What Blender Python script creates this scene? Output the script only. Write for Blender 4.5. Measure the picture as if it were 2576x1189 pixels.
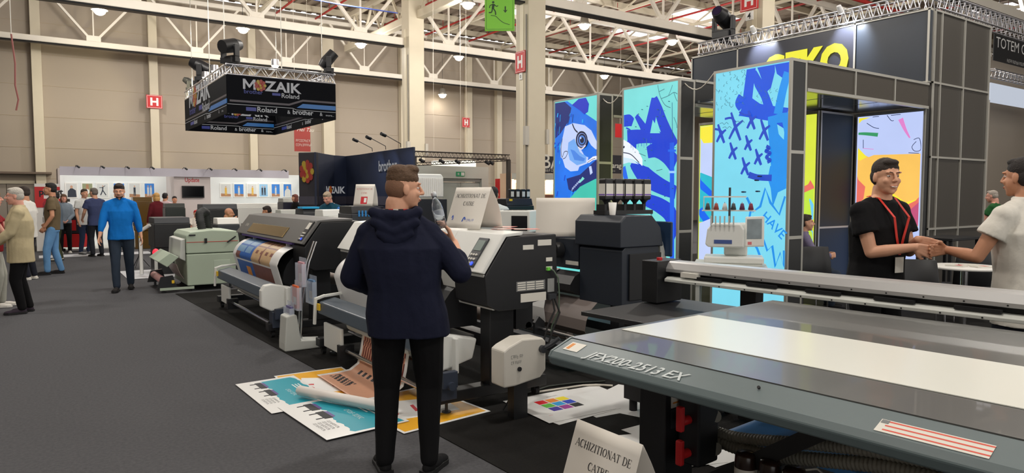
import bpy, bmesh, math, random
from mathutils import Vector, Matrix, Euler, noise
for o in list(bpy.data.objects): bpy.data.objects.remove(o)
SC = bpy.context.scene
COL = SC.collection
R = math.radians
# ---------------------------------------------------------------- camera, light, exposure
EYE = 1.62; AZ = 34.5; PITCH = math.degrees(math.atan(104.5/1740))
cam = bpy.data.cameras.new('camera'); camo = bpy.data.objects.new('camera', cam); COL.objects.link(camo)
camo.location = (0, 0, EYE); camo.rotation_euler = (R(90-PITCH), 0, R(-AZ))
cam.sensor_width = 36; cam.lens = 36*1740/2576; cam.clip_end = 300; cam.clip_start = .05
SC.camera = camo
W = bpy.data.worlds.new('world'); SC.world = W; W.use_nodes = True
W.node_tree.nodes['Background'].inputs[0].default_value = (1.0, .97, .93, 1)
W.node_tree.nodes['Background'].inputs[1].default_value = 1.3
SC.view_settings.view_transform = 'Standard'; SC.view_settings.look = 'None'
SC.view_settings.exposure = 0.1; SC.view_settings.gamma = 1
def area_lamp(name, loc, power, size, parent=None, rot=(0, 0, 0), color=(1, .93, .82), spread=None, sy=None):
    l = bpy.data.lights.new(name, 'AREA'); l.energy = power; l.color = color
    l.shape = 'RECTANGLE' if sy else 'DISK'; l.size = size
    if sy: l.size_y = sy
    if spread: l.spread = R(spread)
    o = bpy.data.objects.new(name, l); COL.objects.link(o); o.location = loc; o.rotation_euler = rot; o.parent = parent
    return o
def spot_lamp(name, loc, target, power, angle=60, parent=None, color=(1, .95, .88), blend=.6):
    l = bpy.data.lights.new(name, 'SPOT'); l.energy = power; l.color = color; l.spot_size = R(angle); l.spot_blend = blend
    l.shadow_soft_size = .05
    o = bpy.data.objects.new(name, l); COL.objects.link(o); o.location = loc; o.parent = parent
    o.rotation_euler = (Vector(target)-Vector(loc)).to_track_quat('-Z', 'Y').to_euler()
    return o
# ---------------------------------------------------------------- helpers
def lin(c):
    return tuple(((v/255)/12.92 if v/255 <= .04045 else ((v/255+.055)/1.055)**2.4) for v in c)
MATS = {}
def M(name, c=(200, 200, 200), rough=.5, metal=0, emit=0, nz=0, ns=20, bump=0, bs=60, alpha=1, trans=0, coat=0, ior=None, spec=None):
    if name in MATS: return MATS[name]
    m = bpy.data.materials.new(name); m.use_nodes = True; nt = m.node_tree; b = nt.nodes['Principled BSDF']
    col = (*lin(c), 1)
    b.inputs['Base Color'].default_value = col; b.inputs['Roughness'].default_value = rough; b.inputs['Metallic'].default_value = metal
    if spec is not None: b.inputs['Specular IOR Level'].default_value = spec
    if ior: b.inputs['IOR'].default_value = ior
    if coat: b.inputs['Coat Weight'].default_value = coat
    if trans: b.inputs['Transmission Weight'].default_value = trans
    if alpha < 1: b.inputs['Alpha'].default_value = alpha
    if emit:
        b.inputs['Emission Color'].default_value = col; b.inputs['Emission Strength'].default_value = emit
        b.inputs['Base Color'].default_value = (.02, .02, .02, 1)
    if nz or bump:
        tc = nt.nodes.new('ShaderNodeTexCoord')
    if nz:
        n = nt.nodes.new('ShaderNodeTexNoise'); n.inputs['Scale'].default_value = ns; n.inputs['Detail'].default_value = 5
        nt.links.new(tc.outputs['Object'], n.inputs['Vector'])
        mx = nt.nodes.new('ShaderNodeMix'); mx.data_type = 'RGBA'
        mx.inputs[6].default_value = (*[v*(1-nz) for v in col[:3]], 1); mx.inputs[7].default_value = (*[min(1, v*(1+nz)) for v in col[:3]], 1)
        nt.links.new(n.outputs['Fac'], mx.inputs[0])
        nt.links.new(mx.outputs[2], b.inputs['Emission Color' if emit else 'Base Color'])
    if bump:
        n2 = nt.nodes.new('ShaderNodeTexNoise'); n2.inputs['Scale'].default_value = bs; n2.inputs['Detail'].default_value = 4
        nt.links.new(tc.outputs['Object'], n2.inputs['Vector'])
        bn = nt.nodes.new('ShaderNodeBump'); bn.inputs['Strength'].default_value = bump; bn.inputs['Distance'].default_value = .01
        nt.links.new(n2.outputs['Fac'], bn.inputs['Height']); nt.links.new(bn.outputs['Normal'], b.inputs['Normal'])
    MATS[name] = m
    return m
class MB:
    def __init__(s, T=None): s.v = []; s.f = []; s.m = []; s.sm = []; s.T = T
    def add(s, vs, fs, m=0, smooth=False):
        o = len(s.v)
        if s.T is not None: vs = [s.T @ Vector(v) for v in vs]
        s.v += [tuple(v) for v in vs]; s.f += [tuple(i+o for i in f) for f in fs]; s.m += [m]*len(fs); s.sm += [smooth]*len(fs)
        return s
    def bx(s, x0, x1, y0, y1, z0, z1, m=0):
        vs = [(x, y, z) for z in (z0, z1) for x, y in ((x0, y0), (x1, y0), (x1, y1), (x0, y1))]
        return s.add(vs, [(3, 2, 1, 0), (4, 5, 6, 7), (0, 1, 5, 4), (1, 2, 6, 5), (2, 3, 7, 6), (3, 0, 4, 7)], m)
    def obx(s, c, ux, uy, uz, m=0):
        c = Vector(c); ux = Vector(ux)/2; uy = Vector(uy)/2; uz = Vector(uz)/2
        vs = [c+a*ux+b*uy+d*uz for d in (-1, 1) for a, b in ((-1, -1), (1, -1), (1, 1), (-1, 1))]
        return s.add(vs, [(3, 2, 1, 0), (4, 5, 6, 7), (0, 1, 5, 4), (1, 2, 6, 5), (2, 3, 7, 6), (3, 0, 4, 7)], m)
    def bar(s, a, b, w, h, m=0, upv=(0, 0, 1)):
        a = Vector(a); b = Vector(b); d = (b-a); L = d.length; dn = d.normalized()
        u = Vector(upv)
        if abs(dn.dot(u)) > .98: u = Vector((0, 1, 0))
        sd = dn.cross(u).normalized(); u2 = sd.cross(dn)
        return s.obx((a+b)/2, sd*w, d, u2*h, m)
    def prism(s, pts, ax, a0, a1, m=0):
        def P(p, a): return {'x': (a, p[0], p[1]), 'y': (p[0], a, p[1]), 'z': (p[0], p[1], a)}[ax]
        n = len(pts); vs = [P(p, a0) for p in pts]+[P(p, a1) for p in pts]
        fs = [tuple(range(n))[::-1], tuple(range(n, 2*n))]+[(i, (i+1) % n, n+(i+1) % n, n+i) for i in range(n)]
        return s.add(vs, fs, m)
    def cyl(s, a, b, r0, r1=None, n=16, m=0, smooth=True):
        r1 = r0 if r1 is None else r1
        a = Vector(a); b = Vector(b); d = (b-a).normalized()
        u = Vector((0, 0, 1)) if abs(d.z) < .9 else Vector((1, 0, 0))
        p = d.cross(u).normalized(); q = d.cross(p)
        vs = []
        for c, r in ((a, r0), (b, r1)):
            vs += [c+(p*math.cos(2*math.pi*i/n)+q*math.sin(2*math.pi*i/n))*r for i in range(n)]
        s.add(vs, [(i, (i+1) % n, n+(i+1) % n, n+i) for i in range(n)], m, smooth)
        s.add(vs[:n], [tuple(range(n))], m); s.add(vs[n:], [tuple(range(n))[::-1]], m)
        return s
    def tube(s, pts, r, n=8, m=0, rs=None):
        pts = [Vector(p) for p in pts]; vs = []; N = len(pts)
        prev = None
        for i, p in enumerate(pts):
            d = (pts[min(i+1, N-1)]-pts[max(i-1, 0)]).normalized()
            u = prev if prev is not None else (Vector((0, 0, 1)) if abs(d.z) < .9 else Vector((1, 0, 0)))
            a = (u-d*u.dot(d)); a = a.normalized() if a.length > 1e-5 else Vector((1, 0, 0)); prev = a; b = d.cross(a)
            rr = rs[i] if rs else r
            vs += [p+(a*math.cos(2*math.pi*k/n)+b*math.sin(2*math.pi*k/n))*rr for k in range(n)]
        fs = [(i*n+k, i*n+(k+1) % n, (i+1)*n+(k+1) % n, (i+1)*n+k) for i in range(N-1) for k in range(n)]
        s.add(vs, fs, m, True)
        s.add(vs[:n], [tuple(range(n))[::-1]], m); s.add(vs[-n:], [tuple(range(n))], m)
        return s
    def lathe(s, prof, o=(0, 0, 0), n=24, m=0, T=None):
        vs = []
        for r, z in prof: vs += [Vector((o[0]+r*math.cos(2*math.pi*k/n), o[1]+r*math.sin(2*math.pi*k/n), o[2]+z)) for k in range(n)]
        if T is not None: vs = [T @ v for v in vs]
        fs = [(i*n+k, i*n+(k+1) % n, (i+1)*n+(k+1) % n, (i+1)*n+k) for i in range(len(prof)-1) for k in range(n)]
        s.add(vs, fs, m, True)
        if prof[0][0] > 1e-4: s.add(vs[:n], [tuple(range(n))[::-1]], m)
        if prof[-1][0] > 1e-4: s.add(vs[-n:], [tuple(range(n))], m)
        return s
    def ell(s, c, r, m=0, n=16, k=10, T=None):
        vs = []; c = Vector(c)
        for i in range(1, k):
            t = math.pi*i/k
            for j in range(n):
                a = 2*math.pi*j/n
                vs.append(Vector((r[0]*math.sin(t)*math.cos(a), r[1]*math.sin(t)*math.sin(a), r[2]*math.cos(t))))
        vs += [Vector((0, 0, r[2])), Vector((0, 0, -r[2]))]
        vs = [(T @ v if T is not None else v)+c for v in vs]
        fs = [(i*n+j, (i+1)*n+j, (i+1)*n+(j+1) % n, i*n+(j+1) % n) for i in range(k-2) for j in range(n)]
        t = len(vs)-2
        fs += [(t, j, (j+1) % n) for j in range(n)]+[(t+1, (k-2)*n+(j+1) % n, (k-2)*n+j) for j in range(n)]
        return s.add(vs, fs, m, True)
    def flat(s, pts, O, U, V, h=.001, m=0):       # a thin slab: pts in the (U, V) plane through O, raised by h
        O = Vector(O); U = Vector(U); V = Vector(V); N = U.cross(V).normalized()
        n = len(pts); b = [O+U*p[0]+V*p[1] for p in pts]
        vs = [p+N*h for p in b]+b
        return s.add(vs, [tuple(range(n))]+[(i, n+i, n+(i+1) % n, (i+1) % n) for i in range(n)], m)
    def ribbon(s, pts, w, O, U, V, h=.001, m=0, sub=6, closed=False):
        P = [Vector((p[0], p[1])) for p in pts]; ws = w if isinstance(w, (list, tuple)) else [w]*len(P)
        if sub > 1 and len(P) > 2:
            Q = []; WW = []
            n = len(P); rng = n if closed else n-1
            for i in range(rng):
                g = (lambda k: P[k % n]) if closed else (lambda k: P[max(0, min(n-1, k))])
                a, b, c, d = g(i-1), g(i), g(i+1), g(i+2)
                for k in range(sub):
                    t = k/sub
                    Q.append(.5*((2*b)+(-a+c)*t+(2*a-5*b+4*c-d)*t*t+(-a+3*b-3*c+d)*t**3)); WW.append(ws[i]*(1-t)+ws[(i+1) % n]*t)
            if not closed: Q.append(P[-1]); WW.append(ws[-1])
            else: Q.append(Q[0]); WW.append(WW[0])
            P = Q; ws = WW
        O = Vector(O); U = Vector(U); V = Vector(V); N = U.cross(V).normalized()
        L = []; n = len(P)
        for i in range(n):
            d = P[min(i+1, n-1)]-P[max(i-1, 0)]
            d = d.normalized() if d.length > 1e-9 else Vector((1, 0)); q = Vector((-d.y, d.x))*ws[i]/2
            L += [P[i]+q, P[i]-q]
        vs = [O+U*p.x+V*p.y+N*h for p in L]
        s.add(vs, [(2*i, 2*i+1, 2*i+3, 2*i+2) for i in range(n-1)], m)
        return s
    def text(s, txt, O, U, V, size, m=0, h=.002, align='LEFT', bold=0, shear=0, sx=1, space=1):
        vs, fs = text_geo(txt, align, bold, shear, space)
        O = Vector(O); U = Vector(U).normalized(); V = Vector(V).normalized(); N = U.cross(V)
        s.add([O+U*(v[0]*size*sx)+V*(v[1]*size)+N*h for v in vs], fs, m)
        return s
    def build(s, name, mats, parent=None, bevel=0, loc=None, seg=2, smooth=None, sub=0):
        me = bpy.data.meshes.new(name)
        vs = s.v
        if loc is None: loc = (0, 0, 0)
        me.from_pydata([(v[0]-loc[0], v[1]-loc[1], v[2]-loc[2]) for v in vs], [], s.f)
        if not isinstance(mats, (list, tuple)): mats = [mats]
        for m in mats: me.materials.append(m)
        me.polygons.foreach_set('material_index', s.m)
        me.polygons.foreach_set('use_smooth', [bool(x) if smooth is None else smooth for x in s.sm])
        me.update()
        o = bpy.data.objects.new(name, me); COL.objects.link(o); o.location = loc
        if parent is not None: o.parent = parent
        if bevel:
            b = o.modifiers.new('bevel', 'BEVEL'); b.width = bevel; b.segments = seg; b.limit_method = 'ANGLE'; b.angle_limit = R(40)
            b.harden_normals = False
        if sub:
            b = o.modifiers.new('subdivision', 'SUBSURF'); b.levels = b.render_levels = sub
        return o
_TG = {}
def text_geo(txt, align='LEFT', bold=0, shear=0, space=1):
    k = (txt, align, bold, shear, space)
    if k in _TG: return _TG[k]
    if txt.startswith('~'):      # lettering too small to read in the photograph: rows of small letter-like strokes
        rg = random.Random(len(txt)*7+ord(txt[-1])); vs = []; fs = []; x = 0
        for ch in txt[1:]:
            if ch == ' ': x += .28; continue
            for (a, b, c, d) in ([(0, .07, 0, .68)] if rg.random() < .75 else [(.17, .24, 0, .68)])+[(0, .36, h_, h_+.07) for h_ in rg.sample((.0, .3, .61), 2)]:
                o = len(vs); vs += [(x+a, c, 0), (x+b, c, 0), (x+b, d, 0), (x+a, d, 0)]; fs.append((o, o+1, o+2, o+3))
            x += .46
        _TG[k] = (vs, fs); return _TG[k]
    cu = bpy.data.curves.new('lettering', 'FONT'); cu.body = txt; cu.size = 1; cu.align_x = align; cu.offset = bold; cu.shear = shear
    cu.space_character = space; cu.resolution_u = 3; cu.fill_mode = 'FRONT'
    o = bpy.data.objects.new('lettering', cu); COL.objects.link(o)
    dg = bpy.context.evaluated_depsgraph_get(); ev = o.evaluated_get(dg); me = ev.to_mesh()
    g = ([tuple(v.co) for v in me.vertices], [tuple(p.vertices) for p in me.polygons])
    ev.to_mesh_clear(); bpy.data.objects.remove(o); bpy.data.curves.remove(cu)
    _TG[k] = g
    return g
def tag(o, label=None, cat=None, group=None, kind=None):
    if label: o['label'] = label
    if cat: o['category'] = cat
    if group: o['group'] = group
    if kind: o['kind'] = kind
    return o
def thing(name, label, cat, loc=(0, 0, 0), rz=0, group=None, kind=None):
    o = bpy.data.objects.new(name, None); COL.objects.link(o); o.location = loc; o.rotation_euler = (0, 0, R(rz)); o.empty_display_size = .1
    return tag(o, label, cat, group, kind)
def copy_tree(o, parent=None):
    c = o.copy(); COL.objects.link(c); c.parent = parent
    for ch in list(o.children): copy_tree(ch, c)
    return c
F = 1740.
_a = R(AZ); _p = R(PITCH)
_fw = Vector((math.sin(_a)*math.cos(_p), math.cos(_a)*math.cos(_p), -math.sin(_p))); _rt = Vector((math.cos(_a), -math.sin(_a), 0)); _up = _rt.cross(_fw)
def at(px, py, **k):      # the point of a world plane (x=, y= or z=) that was surveyed at this place of the photograph
    ax, v = list(k.items())[0]; i = 'xyz'.index(ax); d = _fw*F+_rt*(px-1288)-_up*(py-594.5); c = Vector((0, 0, EYE))
    return c+d*((v-c[i])/d[i])
random.seed(7)
WHITE = M('white_steel', (226, 219, 206), .55, nz=.05, ns=3)
CREAM = M('cream_steel', (206, 196, 174), .6, nz=.06, ns=2)
BLACK = M('black_plastic', (26, 27, 30), .45, nz=.1)
DARK = M('dark_grey_plastic', (52, 55, 60), .45, nz=.05)
ALU = M('aluminium', (200, 200, 205), .28, .9)
PWHITE = M('printer_white', (228, 229, 224), .4, nz=.02, ns=4)
PGREY = M('pale_grey_plastic', (196, 198, 192), .5, nz=.03, ns=4)
RED = M('red_paint', (200, 30, 34), .5)
PAPER = M('white_paper', (235, 233, 228), .7)
INKB = M('ink_black', (20, 20, 26), .6)
STEELW = M('sign_white', (240, 240, 238), .6)
CHROME = M('chrome', (210, 210, 212), .15, 1)
GLASS = M('clear_plastic', (235, 240, 245), .05, trans=.95, ior=1.3)
ACRYL = M('acrylic', (220, 228, 240), .08, alpha=.35)
X_, Y_, Z_ = (1, 0, 0), (0, 1, 0), (0, 0, 1)
# ================================================================ HALL
HX0, HX1, HY0, WALLY, CEIL = -14, 44, -16, 30, 9.4
fl = MB().bx(HX0, HX1, HY0, WALLY, -.2, 0).build('floor', M('aisle_carpet', (86, 86, 89), .95, spec=.15, nz=.36, ns=45, bump=.5, bs=260)); tag(fl, kind='structure')
STANDC = M('stand_carpet', (33, 32, 31), .95, spec=.15, nz=.3, ns=60, bump=.5, bs=240)
c = MB().prism([(1.83, 12.4), (2.21, 3.41), (2.42, -2.0), (30, -2.0), (30, 13.3)], 'z', 0, .006).build('stand_carpet', STANDC)
tag(c, 'dark charcoal carpet laid under the printers, edge running along the grey aisle', 'carpet')
WALLM = M('wall_panel', (166, 154, 139), .75, nz=.05, ns=.4)
wb = MB().bx(HX0, HX1, WALLY, WALLY+.2, 0, CEIL)
for k in range(1, 9): wb.bx(HX0, HX1, WALLY-.012, WALLY, k*1.1, k*1.1+.012, 1)
tag(wb.build('wall_back', [WALLM, M('wall_joint', (170, 155, 133), .8)]), kind='structure')
tag(MB().bx(HX1, HX1+.2, HY0, WALLY+.2, 0, CEIL).build('wall_right', WALLM), kind='structure')
tag(MB().bx(HX0-.2, HX0, HY0, WALLY+.2, 0, CEIL).build('wall_left', WALLM), kind='structure')
# wall pilasters
piers = [97, 387, 633, 1175, 1247]
xs = [at(p, 300, y=WALLY).x for p in (97, 387, 633)] + [10.7, 14.3, 17.88, 19.65, 22.9, 26.5]
ords = ['first', 'second', 'third', 'fourth', 'fifth', 'sixth', 'seventh', 'eighth', 'ninth']
for i, x in enumerate(xs):
    w = .3 if i != 3 else .5
    m = MB().bx(x-w/2, x+w/2, WALLY-.3, WALLY-.013, 0, CEIL-.3).build('wall_pilaster', CREAM, bevel=.01)
    tag(m, 'cream steel pilaster against the rear wall, %s from the left end' % ords[i], 'pilaster')
# ceiling: trapezoid deck
cb = MB().bx(HX0, HX1, HY0, WALLY+.2, CEIL+.12, CEIL+.3)
y = HY0
while y < WALLY:
    pass
    y += 2
x = HX0
while x < HX1:
    cb.bx(x, x+.22, HY0, WALLY, CEIL+.03, CEIL+.12); x += .45
tag(cb.build('ceiling', M('roof_deck', (150, 136, 121), .8, nz=.12, ns=.7)), kind='structure')
n = 1
yy = HY0+1
while yy < WALLY:   # roof purlins
    tag(MB().bx(HX0, HX1, yy, yy+.12, CEIL-.2, CEIL+.03).build('trim_%d' % n, CREAM), kind='structure'); n += 1; yy += 1.9
# skylights
for i, (px, py, w, l) in enumerate(((1690, 62, 1.6, 2.6), (1385, 8, 1.2, 2.2), (2570, 12, 1, 2))):
    p = at(px, py, z=CEIL)
    r = thing('skylight', ['bright white skylight in the roof above the graffiti light boxes', 'bright skylight just right of the column with the green sign', 'skylight at the far right of the roof'][i], 'skylight', (p.x, p.y, CEIL))
    MB().bx(-w, w, -l, l, -.03, -.005).build('diffuser', M('skylight_glow', (255, 250, 255), emit=1.6), r)
    MB().bx(-w-.08, w+.08, -l-.08, -l, -.06, 0).bx(-w-.08, w+.08, l, l+.08, -.06, 0).bx(-w-.08, -w, -l, l, -.06, 0).bx(w, w+.08, -l, l, -.06, 0).build('frame', WHITE, r)
# trusses along X
ZB, ZT, MOD = 6.9, 8.85, 3.36
def truss(y, ox, x0, x1, label, r=.13, lower=0, group=None):
    t = thing('roof_truss', label, 'truss', (x0, y, ZB), group=group)
    MB().bx(0, x1-x0, -r, r, -r, r).bx(0, x1-x0, -r*1.15, r*1.15, -r-.05, -r-.002, 1).build('bottom_chord', [WHITE, BLACK], t, bevel=.03)
    MB().bx(0, x1-x0, -r*.8, r*.8, ZT-ZB-r*.8, ZT-ZB+r*.8).build('top_chord', WHITE, t, bevel=.02)
    k = math.floor((x0-ox)/MOD)
    while ox+k*MOD < x1:
        xb = ox+k*MOD-x0
        for a, b in (((xb, 0, .05), (xb-MOD/2+.1, 0, ZT-ZB)), ((xb, 0, .05), (xb+MOD/2-.1, 0, ZT-ZB)), ((xb, 0, 0), (xb, 0, ZT-ZB))):
            if min(a[0], b[0]) < -.01 or max(a[0], b[0]) > x1-x0: continue
            rr = r*.58 if b[0] != xb else r*.32
            MB().bar(a, b, rr*1.3, rr*1.3).build('diagonal' if b[0] != xb else 'post', WHITE, t)
        MB().bx(xb-.22, xb+.22, -.04, .04, -.02, .3).build('gusset', WHITE, t)
        k += 1
xT = lambda px, y: at(px, 300, y=y).x
truss(22.2, xT(910, 22.2), -6, 43.5, 'white steel roof truss in the middle of the hall, chord running behind the green sign')
truss(28.7, xT(500, 28.7), -8, 43.5, 'thin cream roof truss close in front of the rear wall', r=.1)
truss(15.4, xT(1458, 15.4), 8, 43.5, 'white roof truss nearer than the middle one, chord meeting the column with number 4')
truss(8.7, xT(2400, 8.7)+1, 12.2, 43.5, 'nearest roof truss over the light box stand, upper right')
# longitudinal truss over the columns
lt = thing('roof_truss', 'grey roof truss running away from the viewer over the tall columns', 'truss', (11.1, 8, ZB+.9))
MB().bx(-.14, .14, 0, 20.5, -.14, .14).build('bottom_chord', CREAM, lt, bevel=.03)
MB().bx(-.1, .1, 0, 20.5, 1.2, 1.4).build('top_chord', CREAM, lt, bevel=.02)
for k in range(12):
    MB().bar((0, k*1.7, .1), (0, k*1.7+.85, 1.25), .08, .08).build('diagonal', CREAM, lt); MB().bar((0, k*1.7+1.7, .1), (0, k*1.7+.85, 1.25), .08, .08).build('diagonal', CREAM, lt)
# secondary lattice joists
for i, x in enumerate([2.5, 7.4, 15, 19, 23, 27, 31]):
    t = thing('lattice_joist', '%s thin lattice joist under the roof, counted from the left' % ords[i], 'joist', (x, -2, ZT-.1))
    MB().bx(-.05, .05, 0, 30.5, -.05, .05).build('bottom_chord', CREAM, t)
    for k in range(14): MB().bar((0, k*2.2, 0), (0, k*2.2+1.1, .45), .05, .05).bar((0, k*2.2+2.2, 0), (0, k*2.2+1.1, .45), .05, .05).build('web', CREAM, t)
# red sprinkler pipes
PIPE = M('sprinkler_red', (168, 40, 36), .5)
for i, x in enumerate([4.5, 8.2, 9.8, 12.6, 14.9, 17.2, 19.6, 22, 24.4, 27.4, 29.6, 32.4, 35.5]):
    t = thing('sprinkler_pipe', 'thin red sprinkler pipe under the roof, %s in the row from the left' % (ords+['tenth', 'eleventh', 'twelfth', 'thirteenth'])[i], 'pipe', (x, -4, 8.9))
    MB().cyl((0, 0, 0), (0, 33, 0), .04, n=8).build('pipe', PIPE, t)
    hb = MB()
    for k in range(11): hb.cyl((0, 1+k*3, 0), (0, 1+k*3, .45), .012, n=5)
    hb.build('hanger', PIPE, t)
t = thing('sprinkler_pipe', 'thick red sprinkler main crossing the roof above the light boxes', 'pipe', (8, 13.6, 8.5))
MB().cyl((0, 0, 0), (26, 0, 0), .07, n=10).build('pipe', PIPE, t)
# columns
COLD = [(10.95, 22, 'square cream steel column behind the dark navy display wall'), (11.2, 15.4, 'tall square cream column carrying the green escape sign'), (at(1912, 100, y=13.2).x, 13.2, 'cream column with red sign and number 4 behind the light box stand')]
for x, y, l in COLD:
    t = thing('steel_column', l, 'column', (x, y, 0))
    w = .29
    MB().bx(-w, w, -w, w, .02, CEIL-.2).build('shaft', CREAM, t, bevel=.02)
    MB().bx(-w-.012, -w, -.08, .08, .4, 7.3).build('inset_strip', M('column_strip', (225, 215, 190), .5), t)
    MB().bx(-.38, .38, -.38, .38, 0, .02).build('base_plate', DARK, t)
    MB().cyl((-w-.03, -w+.05, .1), (-w-.03, -w+.05, 6.4), .018, n=8).build('cable_duct', M('duct_grey', (120, 116, 108), .6), t)
    MB().bx(-w-.12, -w-.001, -w-.05, -w+.07, 2.95, 3.45).bx(w+.001, w+.1, -w-.05, -w+.07, 3.0, 3.4).build('wall_box', M('box_grey', (190, 185, 175), .6), t)
# H signs
def h_sign(c, wdt, hgt, facing, label, box=False, parent=None):
    t = thing('hydrant_sign', label, 'sign', c, facing)
    d = .04 if not box else .02
    MB().bx(-wdt/2, wdt/2, -d, 0, -hgt/2, hgt/2).build('board', RED, t, bevel=.004)
    b = MB(); e = wdt*.04; q = wdt*.46; g = hgt*.46
    for x0, x1, z0, z1 in ((-q, q, g-e/2, g), (-q, q, -g, -g+e/2), (-q, -q+e/2, -g, g), (q-e/2, q, -g, g)): b.bx(x0, x1, -d-.002, -d, z0, z1)
    b.build('border', STEELW, t)
    MB().bx(-wdt*.25, -wdt*.12, -d-.003, -d, -hgt*.3, hgt*.3).bx(wdt*.12, wdt*.25, -d-.003, -d, -hgt*.3, hgt*.3).bx(-wdt*.12, wdt*.12, -d-.003, -d, -hgt*.07, hgt*.07).build('letter', STEELW, t)
    return t
p = at(388, 256, y=WALLY-.32); h_sign(p, .55, .5, 0, 'red H sign on the second wall pilaster, left of the hanging banner')
p = at(1172, 308, y=WALLY-.30); h_sign(p, .42, .48, 0, 'small red H sign on a rear wall pilaster, right of the first tall column')
p = at(1311, 156, x=10.888); h_sign(p, .46, .56, -90, 'red H sign on the left side of the tall column below the green sign')
p = at(1886, 0, x=COLD[2][0]-.31); h_sign(p, .62, .62, -90, 'red H sign above number 4 at the top edge')
p = at(1311, 191, x=10.895); t = thing('number_plate', 'small white number plate below the red H on the tall column', 'sign', p, -90)
MB().bx(-.07, .07, -.02, 0, -.1, .1).build('plate', STEELW, t); MB().text('0', (-.03, -.022, -.06), X_, Z_, .13).build('digit', INKB, t)
p = at(1886, 40, x=COLD[2][0]-.31); t = thing('number_plate', 'white plate with the number 4 under a red sign', 'sign', p, -90)
MB().bx(-.13, .13, -.02, 0, -.13, .13).build('plate', STEELW, t); MB().text('4', (-.07, -.024, -.09), X_, Z_, .26, bold=.01).build('digit', INKB, t)
p = at(1886, 88, x=COLD[2][0]-.292); t = thing('cable_tray', 'vertical grey cable tray under the number 4 plate', 'tray', p, -90)
MB().bx(-.13, -.09, -.05, 0, -.55, .2).bx(.09, .13, -.05, 0, -.55, .2).bx(-.09, .09, -.01, 0, -.55, .2).build('tray', CREAM, t); MB().bx(-.02, .02, -.04, -.010, -.5, .1).build('cable', BLACK, t)
# green escape sign
p = at(1257, 37, y=14.6)
t = thing('escape_sign', 'bright green escape route sign with running figure and arrow, hung by the tall column', 'sign', p, -36)
G = M('sign_green', (116, 190, 44), .55); GD = M('sign_dark_green', (30, 60, 26), .6)
MB().bx(-.37, .37, -.015, .015, -.4, .4).build('board', G, t, bevel=.004)
b = MB(); Oq = (0, -.017, 0)
for a in ([(-.33, -.36), (.33, -.36), (.33, .36), (-.33, .36), (-.33, -.36)],): b.ribbon(a, .008, Oq, X_, Z_, .001, sub=1)
b.ribbon([(-.22, -.02), (-.1, -.04), (0, -.13), (.1, -.2), (.25, -.25)], .014, Oq, X_, Z_, sub=4)
b.flat([(-.16+.03*math.cos(a), .3+.03*math.sin(a)) for a in [k*.6283 for k in range(10)]], Oq, X_, Z_)
b.ribbon([(-.15, .26), (-.17, .15)], .06, Oq, X_, Z_, sub=1).ribbon([(-.17, .16), (-.11, .08), (-.1, -.01)], .03, Oq, X_, Z_, sub=3).ribbon([(-.18, .16), (-.2, .06), (-.27, .05)], .03, Oq, X_, Z_, sub=3)
b.ribbon([(-.14, .25), (-.08, .2), (-.04, .22)], .022, Oq, X_, Z_, sub=2).ribbon([(-.16, .25), (-.24, .22), (-.25, .16)], .022, Oq, X_, Z_, sub=2)
b.ribbon([(.14, .2), (.14, .08)], .03, Oq, X_, Z_, sub=1).flat([(.08, .12), (.14, .04), (.2, .12), (.14, .09)], Oq, X_, Z_)
b.build('pictogram', GD, t)
MB().cyl((-.3, 0, .4), (-.3, 0, 2.2), .006, n=5).cyl((.3, 0, .4), (.3, 0, 2.2), .006, n=5).build('hanger', DARK, t)
# hall lamps
LG = M('lamp_glow', (255, 236, 200), emit=18)
lampb = None
def hall_lamp(x, y, z, label, power, group=None, vis=True):
    t = thing('high_bay_lamp', label, 'lamp', (x, y, z), group=group)
    MB().lathe([(.05, .3), (.12, .28), (.16, .1), (.24, 0), (.22, .0), (.14, .08)], n=16).build('reflector', M('lamp_housing', (170, 165, 155), .4, .5), t)
    MB().lathe([(.0, .005), (.2, .005)], n=16).ell((0, 0, -.02), (.17, .17, .14), n=16).build('lens', LG, t)
    MB().cyl((0, 0, CEIL-z-.03), (0, 0, CEIL-z+.029), .28, n=12).build('ceiling_plate', WHITE, t)
    MB().cyl((0, 0, .3), (0, 0, CEIL-z-.02), .008, n=5).build('suspension', DARK, t)
    area_lamp('light', (0, 0, -.06), power*.62, .5, t, color=(1, .95, .89))
    if power > 100:
        pl = bpy.data.lights.new('glow', 'POINT'); pl.energy = power*1.1; pl.color = (1, .95, .89); pl.shadow_soft_size = .22
        po = bpy.data.objects.new('glow', pl); COL.objects.link(po); po.parent = t; po.location = (0, 0, -.3)
    return t
rows = [(25.3, 7.35, [1.83, 6.1, 10.4, 14.7, 22.8]), (18.7, 7.5, [2.4, 7.3, 11.2, 15.9, 20.3, 25]), (9.6, 7.5, [6, 12.5, 18, 23.9]), (3, 7.5, [-3, 3.5, 10, 16]), (12, 7.5, [-4, 1.5]), (-4, 7.5, [0, 8])]
rn = ['row nearest the rear wall', 'row between the two far trusses', 'row above the light boxes', 'row overhead', 'row over the left aisle', 'row behind the viewer']
for (y, z, xl), nm in zip(rows, rn):
    for i, x in enumerate(xl):
        hall_lamp(x, y, z, 'glowing high bay lamp, %s from the left in the %s' % (ords[i], nm), 210)
p = at(1113, 238, y=29.3)
t = hall_lamp(p.x, p.y, p.z, 'small wall floodlight throwing a warm glow on the rear wall between two columns', 60)
spot_lamp('glow', (0, 0, -.12), (.1, .5, -1.1), 260, 100, t, color=(1, .85, .5))
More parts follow.
